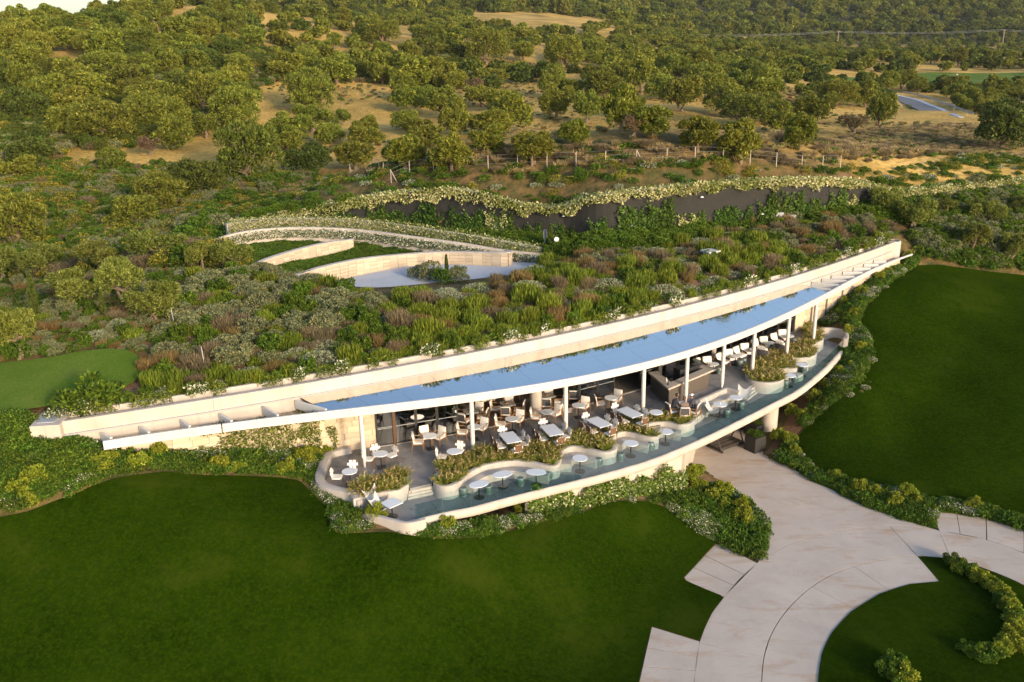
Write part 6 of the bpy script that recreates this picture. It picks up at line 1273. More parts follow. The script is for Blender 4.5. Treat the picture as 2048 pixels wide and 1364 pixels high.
U_OUT = [U(x, y, .3)[:2] for x, y in [(1630, 640), (1500, 680), (1250, 760), (900, 840), (700, 880), (658, 903), (640, 935), (636, 955), (650, 972), (700, 990), (720, 1018), (760, 1038), (790, 1045)]]
dr = np.array(DRIVE)
for px, nm, lb, n in ((BEDL, 'ground_cover', 'dense green leafy ground cover filling the bed below the terrace and walls', 3300), (BEDR, 'ground_cover', 'dense green ground cover on the bank between the terrace, driveway and right lawn', 3800)):
    P = not_terrace(bedpts(px, n)); P = P[~inpoly(P[:, 0], P[:, 1], dr)]; s = rb.uniform(.26, .55, len(P)); gn_scatter(nm, lb, P-[0, 0, .08], np.stack([s, s, s*rb.uniform(.7, 1.5, len(P))], -1), rb.rand(len(P))*6.28, cs, 3)
    w = P[(np.sin(P[:, 0]*1.3+P[:, 1]*.7)+np.sin(P[:, 1]*1.9-P[:, 0]*.6)+rb.rand(len(P))*1.2) > 1.35]; s = rb.uniform(.2, .42, len(w)); gn_scatter('white_ground_flowers', 'patches of small white flowers in the '+('bed below the terrace' if px is BEDL else 'bank beside the right lawn'), w+[0, 0, .12], s, rb.rand(len(w))*6.28, ws, 4)
# mulch strips under the beds
drape('bed_soil', [hit(x, y)[:2] for x, y in BEDR[:48]], MT['earth'], .02, .8, 'brown mulch soil of the right hand bed', zf=None); drape('bed_soil', [hit(x, y)[:2] for x, y in BEDL], MT['earth'], .02, .8, 'brown mulch soil of the bed below the terrace')
# slope left of the building end
P = bedpts([(-100, 850), (60, 836), (75, 880), (200, 905), (200, 940), (0, 1000), (-100, 1010)], 500); s = rb.uniform(.3, .7, len(P)); gn_scatter('ground_cover', 'green planting on the slope at the left end of the building', P, s, rb.rand(len(P))*6.28, cs, 5)
# thicket right of the building
TH = [(1825, 480), (1850, 430), (1790, 400), (1850, 385), (1950, 378), (2060, 370), (2120, 400), (2120, 545), (1960, 536), (1850, 520)]
P = bedpts(TH, 1500); s = rb.uniform(.35, .95, len(P)); P2 = P[rb.rand(len(P)) < .55]; gn_scatter('thicket', 'dense mixed green thicket under the olives above the right lawn', P, s, rb.rand(len(P))*6.28, cs+[src('clump', m) for m in (GRY[0], GRN[0])], 6)
# green growth at the foot of the dark wall and on the roof garden floor
P = bedpts([(1100, 520), (1110, 495), (1250, 482), (1450, 462), (1620, 440), (1760, 415), (1850, 405), (1830, 450), (1740, 438), (1640, 440), (1500, 456), (1420, 472), (1330, 500), (1200, 506)], 2200); s = rb.uniform(.5, 1.0, len(P)); gn_scatter('wall_foot_planting', 'dark green planting along the foot of the dark wall', P, s, rb.rand(len(P))*6.28, cs+[src('clump', GRN[0])], 7)
P = bedpts(ROOFPOLY, 2600); P = P[front_dist(P[:, 0], P[:, 1]) > 1.3]; s = rb.uniform(.3, .6, len(P)); gn_scatter('roof_garden_cover', 'low mixed growth between the roof garden shrubs', P-[0, 0, .05], s, rb.rand(len(P))*6.28, [src('clump', m) for m in (COV[0], LAV[0], SAN[0], ROS[0], COV[2])], 8)
P = bedpts(LEFTPOLY, 2200); s = rb.uniform(.2, .45, len(P)); gn_scatter('garden_undergrowth', 'low undergrowth around the garden olives at the left', P-[0, 0, .05], s, rb.rand(len(P))*6.28, [src('clump', m) for m in (COV[1], GRN[0], GRY[1], LAV[1], COV[0])], 9)
# beds between the garden walls
for poly, lb in (([(500, 560), (540, 540), (600, 520), (708, 497), (720, 500), (810, 495), (900, 498), (1000, 505), (960, 504), (880, 503), (810, 508), (731, 516), (653, 532), (599, 549), (570, 560)], 'green and lilac planting behind the curved beige wall'),
                 ([(420, 500), (480, 485), (556, 474), (634, 474), (720, 480), (810, 490), (927, 500), (1000, 507), (810, 497), (720, 498), (660, 490), (600, 502), (530, 525), (490, 545), (440, 530)], 'dark green planting under the white topped wall')):
    P = bedpts(poly, 900); s = rb.uniform(.25, .5, len(P)); gn_scatter('terrace_planting', lb, P-[0, 0, .05], s, rb.rand(len(P))*6.28, cs+[src('clump', COV[0])], 10)
# between the dark wall and pale wall, and the hedge bank left of it
P = bedpts([(470, 450), (560, 425), (700, 440), (860, 455), (1000, 462), (1100, 478), (1110, 500), (1000, 485), (900, 468), (771, 450), (653, 441), (540, 442)], 1300); s = rb.uniform(.4, .85, len(P)); gn_scatter('wall_foot_planting', 'leafy planting between the dark wall and the pale wall', P, s, rb.rand(len(P))*6.28, cs+[src('clump', M_) for M_ in (GRN[0], GRN[1])], 11)
# ---- leaf covers on walls
def cover(name, label, line, z0f, z1f, dens, m, out=.22, L=.16, Wd=.5, seed=1, mask=None, cat='climber', vfun=None):
    """leaves spread over the right-hand face of a line from z0f(t) to z1f(t), bulging outward"""
    r = np.random.RandomState(seed); Ls = length(line); n = int(dens*Ls); P0 = np.array(line); d = np.r_[0, np.cumsum(np.linalg.norm(np.diff(P0[:, :2], axis=0), axis=1))]; s = r.rand(n)*Ls; X = np.interp(s, d, P0[:, 0]); Y = np.interp(s, d, P0[:, 1]); O_ = offset(P0, 1.0); dx = np.interp(s, d, O_[:, 0]-P0[:, 0]); dy = np.interp(s, d, O_[:, 1]-P0[:, 1])
    za = z0f(s, X, Y); zb = z1f(s, X, Y); q = r.rand(n); Z = za+(zb-za)*q; k = np.ones(n, bool)
    if mask is not None: k = mask(s, Z, r)
    o_ = out*(.15+.85*r.rand(n)); P = np.stack([X+dx*o_, Y+dy*o_, Z], -1)[k]; N_ = len(P); nd = np.stack([dx, dy, 0*dx+.2], -1)[k]; A = unit(rdir(r, N_)+nd*.5+[0, 0, -.2]); S_ = unit(np.cross(A, rdir(r, N_))); l = L*(.5+r.rand(N_)); v = r.rand(N_) if vfun is None else vfun(s[k], Z[k], r)
    return tag(link(name, leafmesh(name, P, A, S_, l, l*Wd, v, m)), label, cat)
zt_f = lambda s, X, Y: np.interp(s, wd_, zt_); zb_f = lambda s, X, Y: np.interp(s, wd_, zb_)
wd_ = np.r_[0, np.cumsum(np.linalg.norm(np.diff(P3[:, :2], axis=0), axis=1))]
def hangdepth(s): return .22+.48*hd_(s)
def hd_(s): return .55*np.abs(np.sin(s*.9+np.sin(s*.23)*3))**1.2+1.1*np.clip(np.sin(s*2.1+2*np.sin(s*.31))-.35, 0, 1)+.5*np.clip(np.sin(s*5.3)-.3, 0, 1)+(s < 26)*.5
cover('hanging_climber', 'cream flowering climber hanging in fringes over the top of the dark wall', P3, lambda s, X, Y: zt_f(s, X, Y)-hangdepth(s), lambda s, X, Y: zt_f(s, X, Y)+.22, 430, M_JAS, .42, .16, .6, 3, vfun=lambda s, z, r: np.clip(r.rand(len(s))*(.8+.25*np.sin(s*.37+1)+.15*np.sin(s*1.9))+.22, 0, 1), mask=lambda s, z, r: r.rand(len(s)) < .78+.3*np.sin(s*1.3+2*np.sin(s*.4)))
cover('hanging_climber', 'cream flowering climber lying along the crest behind the dark wall coping', offset(P3, -.6), lambda s, X, Y: zt_f(s, X, Y), lambda s, X, Y: zt_f(s, X, Y)+.2, 110, M_JAS, .6, .17, .6, 4)
for P_, lb, z0, z1, dn, mm in ((w4, 'dense cream flowering hedge hiding the pale terrace wall', -.8, .1, 420, M_JAS), (w3, 'speckled hedge hanging below the white wall top', -.75, -.12, 300, M_WHT)):
    cover('wall_hedge', lb, P_, lambda s, X, Y, P_=P_, z0=z0: np.interp(X, P_[:, 0], P_[:, 2])+z0, lambda s, X, Y, P_=P_, z1=z1: np.interp(X, P_[:, 0], P_[:, 2])+z1, dn, mm, .3, .12, .6, 5, cat='hedge', mask=(lambda s, z, r: r.rand(len(s)) < .93))
    cover('wall_hedge', lb.replace('dense cream', 'cream topped').replace('speckled', 'dark green'), offset(P_, -.35), lambda s, X, Y, P_=P_: np.interp(X, P_[:, 0], P_[:, 2])-.2, lambda s, X, Y, P_=P_: np.interp(X, P_[:, 0], P_[:, 2])+.12, 120 if mm is M_JAS else 40, mm if mm is M_JAS else M_GRN, -.5, .13, .6, 6, cat='hedge')
# green climbers fanning up the dark wall
def fan(seed, m): 
    r = np.random.RandomState(seed); Pn = []; Ax = []
    for j in range(16):
        a = r.uniform(-.75, .75); L_ = r.uniform(.7, 1.5); x0 = r.uniform(-.35, .35)
        for t in np.linspace(0, 1, int(40*L_)): Pn.append((x0+math.sin(a)*t*L_*.55+r.normal()*.05, -.1-r.rand()*.25*(1-t*.5), t*L_+r.normal()*.04)); Ax.append((math.sin(a)+r.normal()*.7, r.normal()*.5-.3, .8+r.normal()*.4))
    Pn = np.array(Pn); Ax = unit(np.array(Ax)); return leafmesh('foliage', Pn, Ax, unit(np.cross(Ax, rdir(r, len(Ax)))), .17, .075, r.rand(len(Pn)), m)
M_IVY = LM('bright_wall_ivy', [(0, (.02, .05, .005)), (.5, (.055, .11, .012)), (1, (.12, .20, .03))], hue=.015, val=.2, trans=.3)
FANS = [fan(s, M_IVY) for s in (1, 2, 3)]; FANW = [fan(4, M_JAS)]
fl = []
for i in range(58):
    s = (i+.5+sr.uniform(-.4, .4))/58*wd_[-1]; x = np.interp(s, wd_, P3[:, 0]); y = np.interp(s, wd_, P3[:, 1]); z = np.interp(s, wd_, zb_); h = (np.interp(s, wd_, zt_)-z); i0 = int(np.searchsorted(wd_, s)); an = math.atan2(*(P3[min(i0+1, 149)]-P3[max(0, i0-1)])[[1, 0]])
    sc = h*sr.uniform(.28, .55); w = i % 11 == 5; o = empty('wall_climber', (x, y, z-.1), an, '', 'climber', 'green climbers fanning up the dark wall', (sc*1.1, sc*.7, sc)); link('foliage', sr.choice(FANW if w else FANS), o); fl.append(o)
ordinal_labels(fl, '{n} climber from the left on the dark wall {row}', rowname)
# ivy on the stone wing and on the abutment
swp = np.array([(*p, 0) for p in swl[::-1]]); swd = length(swp)
def ivymask(s, z, r):
    f = s/swd; n_ = np.sin(s*1.7+1)*.5+np.sin(s*3.9+z*1.3)*.35+np.sin(z*4+s*2.2)*.25
    top = np.where(f < .12, .2, np.where(f < .28, 1.0+.5*n_, np.where(f < .38, 1.7+n_, np.where(f < .46, 2.6+.3*n_, np.where(f < .76, 2.9+.2*n_, np.where(f < .83, 1.5+1.6*n_, -1+.8*n_)))))); hole = (n_ > .62) & (r.rand(len(s)) < .9)
    return (z < top) & ~hole
cover('wall_ivy', 'green flecked climber spreading over the stone wing wall below the left pergola', swp, lambda s, X, Y: 0*s-.2, lambda s, X, Y: 0*s+2.75, 1500, LM('flecked_ivy', [(0, (.05, .085, .01)), (.55, (.14, .19, .02)), (.8, (.26, .29, .05)), (.88, (.55, .52, .30)), (1, (.65, .6, .4))], trans=.3), .22, .12, .6, 7, ivymask)
ledge = np.array([(x, beam_y(x)+.9, 0) for x in np.linspace(beam_x_at(390), beam_x_at(640), 30)])
cover('ledge_climber', 'green climber heaped inside the left pergola bays', ledge, lambda s, X, Y: 0*s+2.62, lambda s, X, Y: 2.72+.35*np.abs(np.sin(s*1.5)), 420, M_GRN, .55, .12, .6, 8, lambda s, z, r: np.sin(s*1.35+.6) > -.1)
ap = aw[::-1]
cover('wall_ivy', 'bright flowering climber covering the cream abutment under the terrace edge', ap, lambda s, X, Y: HZ(X, Y)-.2, lambda s, X, Y: HZ(X, Y)+1.1+.35*np.sin(s*1.7)+.25*np.sin(s*4), 1100, LM('flecked_ivy', [(0, (.05, .085, .01)), (.55, (.14, .19, .02)), (.8, (.24, .28, .05)), (.9, (.55, .52, .30)), (1, (.65, .6, .4))], trans=.3), .5, .13, .6, 9)
# greenery trailing over the planter wall behind the parapet
pw = np.array([(x, par_y(x)+.93, 0) for x in np.linspace(XL+.3, XR, 120)])
cover('trailing_plants', 'green shoots trailing down the planter wall behind the parapet', pw, lambda s, X, Y: 0*s+ROOF+.55, lambda s, X, Y: 0*s+ROOF+1.15, 330, M_ROS, .18, .2, .18, 10, lambda s, z, r: (np.sin(s*2.3)+np.sin(s*5.1+1)+.6*np.sin(s*.7)) > .1)
cover('trailing_flowers', 'cream flowers trailing over the planter wall in patches', pw, lambda s, X, Y: 0*s+ROOF+.75, lambda s, X, Y: 0*s+ROOF+1.25, 330, M_WHT, .3, .12, .6, 11, lambda s, z, r: (np.sin(s*1.1+2)+np.sin(s*2.7)) > .95)
# ---- grasses of the terrace planters, each tuft a thing
tf = []
def zone(x, y, back, lab):
    xs_ = [p[0] for p in back]; f = (x-min(xs_))/(max(xs_)-min(xs_)); dy = y-float(np.interp(x, xs_, [p[1] for p in back])) if 'right' not in lab else y-float(np.interp(x, *zip(*sorted(back))))
    n = ('left end', 'left quarter', 'middle', 'right quarter', 'right end') if 'long' in lab else (('left half', 'right half') if 'small' in lab else ('left part', 'middle', 'right part')); m = n[min(len(n)-1, max(0, int(f*len(n))))]
    return ('back row, ' if dy < 9 else 'front row, ')+m
back = None
def tufts(poly, sp, lab, group):
    P = np.array([q[:2] for q in poly]); x0, y0 = P.min(0); x1, y1 = P.max(0); c = []
    for _ in range(6000):
        x = sr.uniform(x0, x1); y = sr.uniform(y0, y1)
        if not bool(inpoly(np.array([x]), np.array([y]), P)[0]) or any((x-a)**2+(y-b)**2 < sp*sp for a, b in c): continue
        c.append((x, y))
    L = []
    for x, y in c:
        s = sr.uniform(.8, 1.2); o = empty('grass_tuft', (x, y, .02), sr.uniform(0, 6.28), '', 'ornamental grass', group, (s*.92, s*.92, s*sr.uniform(.55, .8))); link('blades', sr.choice(TUFT), o); L.append(o)
    ordinal_labels(L, '{n} grass tuft from the left, {row} of the '+lab, lambda x, y: zone(x, y, back, lab)); return L
back = [(706, 984), (740, 968), (770, 960), (800, 953), (815, 955)]; tf += tufts(PLANT1, .30, 'small end planter', 'grass tufts in the small end planter'); back = S2BACK; tf += tufts(PLANT2, .345, 'long serpentine planter', 'grass tufts in the long serpentine planter'); back = S3BACK; tf += tufts(PLANT3, .33, 'right serpentine planter', 'grass tufts in the right serpentine planter')
# ---- flowering bank between the dark wall and the wire fence, dry grass beyond
P = bedpts([(620, 360), (700, 350), (900, 350), (1100, 342), (1400, 334), (1480, 334), (1600, 350), (1750, 345), (1900, 320), (2060, 320), (2060, 352), (1911, 366), (1786, 376), (1711, 358), (1536, 356), (1374, 366), (1199, 386), (1103, 408), (1005, 390), (868, 375), (692, 398), (575, 418), (454, 436), (430, 420), (500, 395)], 2600); s = rb.uniform(.3, .75, len(P))
gn_scatter('bank_plants', 'mixed green herbs and flowering plants on the orange bank above the dark wall', P[rb.rand(len(P)) < .62], s[:len(P)][:], 0, cs, 12) if False else None
k = rb.rand(len(P)) < .5; gn_scatter('bank_plants', 'mixed green herbs and flowering plants on the orange bank above the dark wall', P[k], s[k], rb.rand(k.sum())*6.28, cs+[src('clump', m) for m in (GRN[0], BRM[0], WHT[0])], 12)
P = bedpts([(560, 340), (1000, 300), (1300, 295), (1500, 300), (1700, 262), (1950, 250), (2060, 300), (2060, 325), (1900, 312), (1600, 338), (1300, 345), (1000, 352), (700, 360), (560, 380)], 5200); gn_scatter('dry_grass', 'tall dry golden grass along the wire fence', P, rb.uniform(.35, .85, len(P)), rb.rand(len(P))*6.28, [src('clump', m) for m in DTUFT+DTUFT+[LAV[0], COV[0]]], 13)
P = bedpts([(380, 330), (560, 330), (600, 230), (500, 160), (1000, 120), (1560, 170), (1980, 230), (1960, 280), (1700, 265), (1300, 300), (1000, 305), (560, 345)], 6500); n_ = np.sin(P[:, 0]*.11+1)+np.sin(P[:, 1]*.09)+rb.rand(len(P))*1.5; P = P[n_ > .4]; gn_scatter('grove_grass', 'tufts of dry grass and low herbs between the olive trees', P, rb.uniform(.25, .7, len(P)), rb.rand(len(P))*6.28, [src('clump', m) for m in (DTUFT[0], COV[2], LAV[1], DTUFT[1], GRY[0])], 16)
# scrub of the lower left slope
P = bedpts([(0, 330), (120, 320), (250, 335), (420, 335), (480, 350), (560, 350), (640, 350), (620, 365), (500, 395), (430, 425), (440, 470), (400, 490), (480, 520), (480, 545), (250, 545), (100, 560), (0, 565)], 3000)
k = rb.rand(len(P)) < .6; s = rb.uniform(.55, 1.4, len(P)); gn_scatter('slope_scrub', 'mixed broom, heath and scrub over the lower left slope', P[k], s[k], rb.rand(k.sum())*6.28, [src('clump', m) for m in (COV[0], GRN[0], GRN[1], BRM[0], BRM[1], GRY[0], COV[2], LAV[0])], 14)
P = bedpts([(0, 180), (500, 100), (900, 100), (1000, 180), (700, 165), (560, 160), (500, 200), (440, 260), (250, 300), (0, 330)], 4200); s = rb.uniform(.8, 1.7, len(P)); gn_scatter('slope_scrub', 'low scrub and heath between the trees of the left hillside', P, s, rb.rand(len(P))*6.28, [src('clump', m) for m in (GRN[0], BRM[1], GRY[1], LAV[0], DARK[0][0])], 15)
# tree labels counted along the picture
for key, fmt, rowf in (('trees packed on the left hillside', '{n} crown from the left in the {row} of the left hillside', lambda x, y: 'top strip' if y < 105 else ('upper strip' if y < 150 else ('middle strip' if y < 200 else 'lower strip'))),
    ('olives filling the central and right groves', '{n} filler olive from the left in the {row} grove', lambda x, y: ('central ' if x < 1060 else 'right ')+('far' if y < 150 else ('middle' if y < 220 else 'near'))),
    ('olives in rows across the valley', '{n} olive from the left in the {row} valley row', lambda x, y: ('left' if x < 1600 else 'right')+' '+('farthest' if y < 105 else ('middle' if y < 128 else 'nearest'))),
    ('trees along the left ridge line', '{n} small ridge tree from the left, {row} the skyline', lambda x, y: 'on' if y < 35 else 'just below'),
    ('bushes in the gully at the right', '{n} gully bush from the left, {row} the road', lambda x, y: 'level with' if y < 205 else 'below'),
    ('small olives around the far tan field', '{n} small olive from the left, {row} the far tan field', lambda x, y: 'beside' if x > 930 else 'left of')):
    ordinal_labels([o for o in COL.objects if o.get('group') == key], fmt, rowf)
# ================================================================== FURNITURE
def rbox(mb, cx, cy, cz, sx, sy, sz, b=.03, rz=0, tx=0):
    """box with softened vertical and top edges"""
    n = 3; pts = []
    for k, (ax, ay) in enumerate(((1, 1), (-1, 1), (-1, -1), (1, -1))):
        for j in range(n+1):
            a = (k*90+j*90/n)*PI/180; pts.append((ax*(sx/2-b)+b*math.cos(a), ay*(sy/2-b)+b*math.sin(a)))
    V_ = []; lv = [(-sz/2, .0), (sz/2-b*.6, .0), (sz/2, .35)]
    m = len(pts)
    for z, sh in lv:
        for x, y in pts:
            f = 1-sh*b/max(sx, sy)*2; p = Vector((x*f, y*f, z)); p.rotate(Matrix.Rotation(tx, 3, 'X')); p.rotate(Matrix.Rotation(rz, 3, 'Z')); V_.append((p.x+cx, p.y+cy, p.z+cz))
    F_ = [(i*m+k, i*m+(k+1) % m, (i+1)*m+(k+1) % m, (i+1)*m+k) for i in range(2) for k in range(m)]+[tuple(range(m))[::-1], tuple(2*m+k for k in range(m))]
    mb.add(V_, F_); return mb
def proto(name, label, cat): return empty(name, (0, 0, -500), 0, label, cat)
USED = set()
def place(p, loc, rz, label, group=None, sc=1, cat=None):
    o = p if p.name not in USED else copy_tree(p)
    USED.add(p.name); o.location = tuple(map(float, loc)); o.rotation_euler = (0, 0, rz); o.scale = (sc, sc, sc); o['label'] = label
    if cat: o['category'] = cat
    if group: o['group'] = group
    return o
# armchair: cream seat and back on teak legs (front is -Y)
def armchair(back='cream'):
    t = proto('armchair', '', 'chair'); w = .56
    link('seat', rbox(MB(), 0, -.02, .43, .50, .50, .09).mesh('seat', MT['cream'], True), t)
    link('backrest', rbox(MB(), 0, .235, .69, .50, .07, .46, .03, 0, rad(-10)).mesh('backrest', MT['cream'], True), t)
    link('back_panel', rbox(MB(), 0, .285, .68, .44, .03, .40, .012, 0, rad(-10)).mesh('back_panel', MT['charcoal']), t)
    for s in (-1, 1):
        link('leg', MB().tube([(s*.28, -.24, .62), (s*.27, -.25, .40), (s*.29, -.29, 0)], [.018, .022, .016], 6).mesh('leg', MT['wood'], True), t)
        link('leg', MB().tube([(s*.27, .27, .80), (s*.27, .24, .45), (s*.29, .34, 0)], [.018, .022, .016], 6).mesh('leg', MT['wood'], True), t)
        link('armrest', MB().tube([(s*.28, -.26, .62), (s*.285, .0, .645), (s*.27, .26, .66)], [.02, .024, .018], 6).mesh('armrest', MT['wood'], True), t)
    link('seat_frame', MB().box(0, -.24, .38, .54, .03, .04).box(0, .22, .38, .54, .03, .04).box(-.26, 0, .38, .03, .5, .04).box(.26, 0, .38, .03, .5, .04).mesh('seat_frame', MT['wood']), t); return t
def strapchair():
    t = proto('strap_chair', '', 'chair')
    link('seat', rbox(MB(), 0, -.02, .44, .46, .44, .05).mesh('seat', MT['cream'], True), t)
    link('back_band', rbox(MB(), 0, .225, .68, .52, .035, .13, .015, 0, rad(-10)).mesh('back_band', MT['cream'], True), t)
    link('back_strap', MB().box(-.085, .24, .66, .13, .02, .42, 0, rad(-10)).box(.085, .24, .66, .13, .02, .42, 0, rad(-10)).mesh('back_strap', MT['cream']), t)
    link('back_panel', MB().box(0, .268, .66, .36, .012, .38, 0, rad(-10)).mesh('back_panel', MT['dwood']), t)
    link('back_rail', MB().tube([(-.25, .235, .60), (-.25, .25, .76), (-.20, .28, .86), (0, .285, .89), (.20, .28, .86), (.25, .25, .76), (.25, .235, .60)], .016, 6).mesh('back_rail', MT['dwood'], True), t)
    for s in (-1, 1):
        link('leg', MB().tube([(s*.24, -.22, .44), (s*.26, -.26, 0)], [.018, .014], 6).mesh('leg', MT['dwood'], True), t)
        link('leg', MB().tube([(s*.25, .235, .62), (s*.25, .22, .44), (s*.26, .30, 0)], [.016, .018, .014], 6).mesh('leg', MT['dwood'], True), t)
    return t
def lounge():
    t = proto('lounge_chair', '', 'chair')
    link('seat_cushion', rbox(MB(), 0, -.04, .38, .62, .60, .13, .05).mesh('seat_cushion', MT['cream'], True), t)
    link('back_cushion', rbox(MB(), 0, .27, .64, .58, .16, .44, .07, 0, rad(-18)).mesh('back_cushion', MT['cream'], True), t)
    link('arm_sling', MB().strip([(-.37, -.28, .30), (-.39, .1, .30), (-.30, .40, .32), (0, .47, .34), (.30, .40, .32), (.39, .1, .30), (.37, -.28, .30)], [(-.38, -.26, .54), (-.40, .1, .60), (-.33, .44, .74), (0, .54, .80), (.33, .44, .74), (.40, .1, .60), (.38, -.26, .54)]).mesh('arm_sling', MT['charcoal'], True), t)
    link('sling_strap', MB().box(-.08, .36, .72, .03, .03, .3, 0, rad(-18)).box(.1, .36, .72, .03, .03, .3, 0, rad(-18)).mesh('sling_strap', MT['charcoal']), t)
    for s in (-1, 1):
        link('leg', MB().tube([(s*.37, -.28, .56), (s*.39, -.34, 0)], [.024, .017], 6).mesh('leg', MT['wood'], True), t); link('leg', MB().tube([(s*.36, .36, .74), (s*.38, .44, 0)], [.022, .017], 6).mesh('leg', MT['wood'], True), t)
    return t
def butterfly():
    t = proto('butterfly_chair', '', 'chair'); n = 9; V_ = []; F_ = []
    # sling surface with four raised corners
    for i in range(n):
        for j in range(n):
            u, v = i/(n-1)*2-1, j/(n-1)*2-1; x = u*(.36+.06*v*v); y = v*.46; z = .36+.52*max(0, v)**1.5+.16*max(0, -v)**2+.16*abs(u)**2.2*(.5+abs(v)); ex_ = .22*abs(u)*abs(v)
            x *= 1+ex_*.5; y *= 1-.22*(1-abs(u))*abs(v); V_.append((x, y, z))
    F_ = [(i*n+j, (i+1)*n+j, (i+1)*n+j+1, i*n+j+1) for i in range(n-1) for j in range(n-1)]
    V2 = [(a, b, c-.02) for a, b, c in V_]; m = n*n; F_ += [tuple(m+k for k in f[::-1]) for f in F_]
    link('sling', MB().add(V_+V2, F_).mesh('sling', MT['white'], True), t)
    for s in (-1, 1):
        link('leg_frame', MB().tube([(s*.42, .44, .98), (s*.1, 0, .18), (-s*.34, -.36, 0), (s*.0, -.42, .01)], .012, 5).mesh('leg_frame', MT['black']), t); link('leg_frame', MB().tube([(s*.42, -.46, .6), (s*.1, -.05, .2), (-s*.34, .36, 0), (0, .38, .01)], .012, 5).mesh('leg_frame', MT['black']), t)
    return t
def rtable(kind='round', ex_=1.0, h=.74):
    t = proto({'round': 'round_table', 'oval': 'oval_table', 'square': 'square_table', 'dark': 'square_dark_table'}[kind], '', 'table')
    if kind == 'round' or kind == 'oval': link('tabletop', MB().lathe([(.355, h-.03), (.36, h-.015), (.355, h)], 32, 0, 0, ex_, 1.0 if kind == 'round' else .92).mesh('tabletop', MT['top']), t)
    elif kind == 'square': link('tabletop', rbox(MB(), 0, 0, h-.015, .74, .74, .03, .01).mesh('tabletop', MT['top']), t)
    else: link('tabletop', rbox(MB(), 0, 0, h-.02, .72, .72, .04, .01).mesh('tabletop', MT['stop']), t)
    link('post', MB().tube([(0, 0, .02), (0, 0, h-.03)], .03, 10).mesh('post', MT['black']), t)
    link('base', (MB().box(0, 0, .012, .44, .44, .02) if kind in ('round', 'dark') and h > .735 and ex_ == 1.0 else MB().lathe([(.25, 0), (.25, .015), (.05, .03)], 24)).mesh('base', MT['black']), t); return t
def dining():
    t = proto('dining_table', '', 'table'); link('tabletop', rbox(MB(), 0, 0, .735, 1.45, .78, .035, .01).mesh('tabletop', MT['top']), t)
    for sx in (-1, 1):
        for sy in (-1, 1): link('leg', MB().box(sx*.62, sy*.30, .36, .05, .05, .72).mesh('leg', MT['black']), t)
    link('apron', MB().box(0, .3, .69, 1.24, .03, .05).box(0, -.3, .69, 1.24, .03, .05).mesh('apron', MT['black']), t); return t
def stool():
    t = proto('ceramic_stool', '', 'stool'); link('barrel', MB().lathe([(.135, 0), (.17, .05), (.195, .15), (.20, .23), (.195, .31), (.165, .41), (.14, .435), (.13, .44)], 22).mesh('barrel', MT['ceramic'], True), t)
    link('rim', MB().lathe([(.168, .395), (.178, .405), (.168, .418)], 22).mesh('rim', MT['grey']), t); link('rim', MB().lathe([(.172, .045), (.182, .055), (.175, .068)], 22).mesh('rim', MT['grey']), t)
    o = MB(); [o.lathe([(.03, .24), (.03, .26)], 8, .185*math.cos(a), .185*math.sin(a)) for a in (0, 2.1, 4.2)]; link('grip_hole', o.mesh('grip_hole', MT['black']), t); return t
ARM, STR, LNG, BUT = armchair(), strapchair(), lounge(), butterfly()
RT_, RL_, OV_, SQ_, DK_, DT_, ST_ = rtable(), rtable('round', 1.0, .7), rtable('oval', 1.35, .7), rtable('square', 1, .7), rtable('dark'), dining(), stool()
def cup(x, y, z, lab): tag(MB().lathe([(.035, 0), (.05, .05), (.045, .06)], 12).build('cup', MT['sign'], None, (x, y, z)), lab, 'cup')
def put_chairs(T, proto_, offs, lab, group, dist=.62):
    for dx, dy, l in offs:
        d = math.hypot(dx, dy); x, y = T[0]+dx/d*dist*max(1, d), T[1]+dy/d*dist*max(1, d); rz = math.atan2(T[1]-y, T[0]-x)+PI/2; place(proto_, (x, y, T[2]), rz, lab.format(l), group)
GA, GB, GT = 'teak armchairs with cream seats', 'strap back chairs on the outer terrace', 'white round dining tables'
SPOT = [((699, 942), STR, [(-1, .05, 'left'), (.0, 1, 'back')], 'round table nearest the curved left end wall'), ((761, 907), STR, [(-1, .1, 'left'), (-.45, .9, 'back left'), (.75, .7, 'right')], 'round table between the first column and the glass door'),
        ((860, 871), ARM, [(-1, -.05, 'left'), (-.45, 1, 'back left'), (.65, .85, 'back right')], 'round table close to the first glass wall'), ((908, 902), STR, [(-1, .1, 'left'), (.3, 1, 'back')], 'round table at the left tip of the long planter'),
        ((948, 853), ARM, [(-1, .1, 'left'), (.6, .9, 'back')], 'round table half behind the second column'), ((1024, 837), ARM, [(-1, .1, 'left'), (.5, .9, 'back')], 'round table in front of the open hall bay'), ((1094, 823), ARM, [(-1, .1, 'left'), (.7, .7, 'back')], 'round table by the thick inner column'),
        ((1157, 810), ARM, [(-1, .0, 'left'), (.5, .9, 'back')], 'round table just right of the third column'), ((1222, 795), ARM, [(-1, -.1, 'left'), (.55, .85, 'back')], 'round table nearest the dark passage left of the bar')]
for (px, py), pr, offs, nm in SPOT:
    T = U(px, py, .74); T[2] = 0; place(RT_, T, .3, 'white '+nm, GT); put_chairs(T, pr, offs, '{} chair at the '+nm.replace('round table', 'table'), GA if pr is ARM else GB)
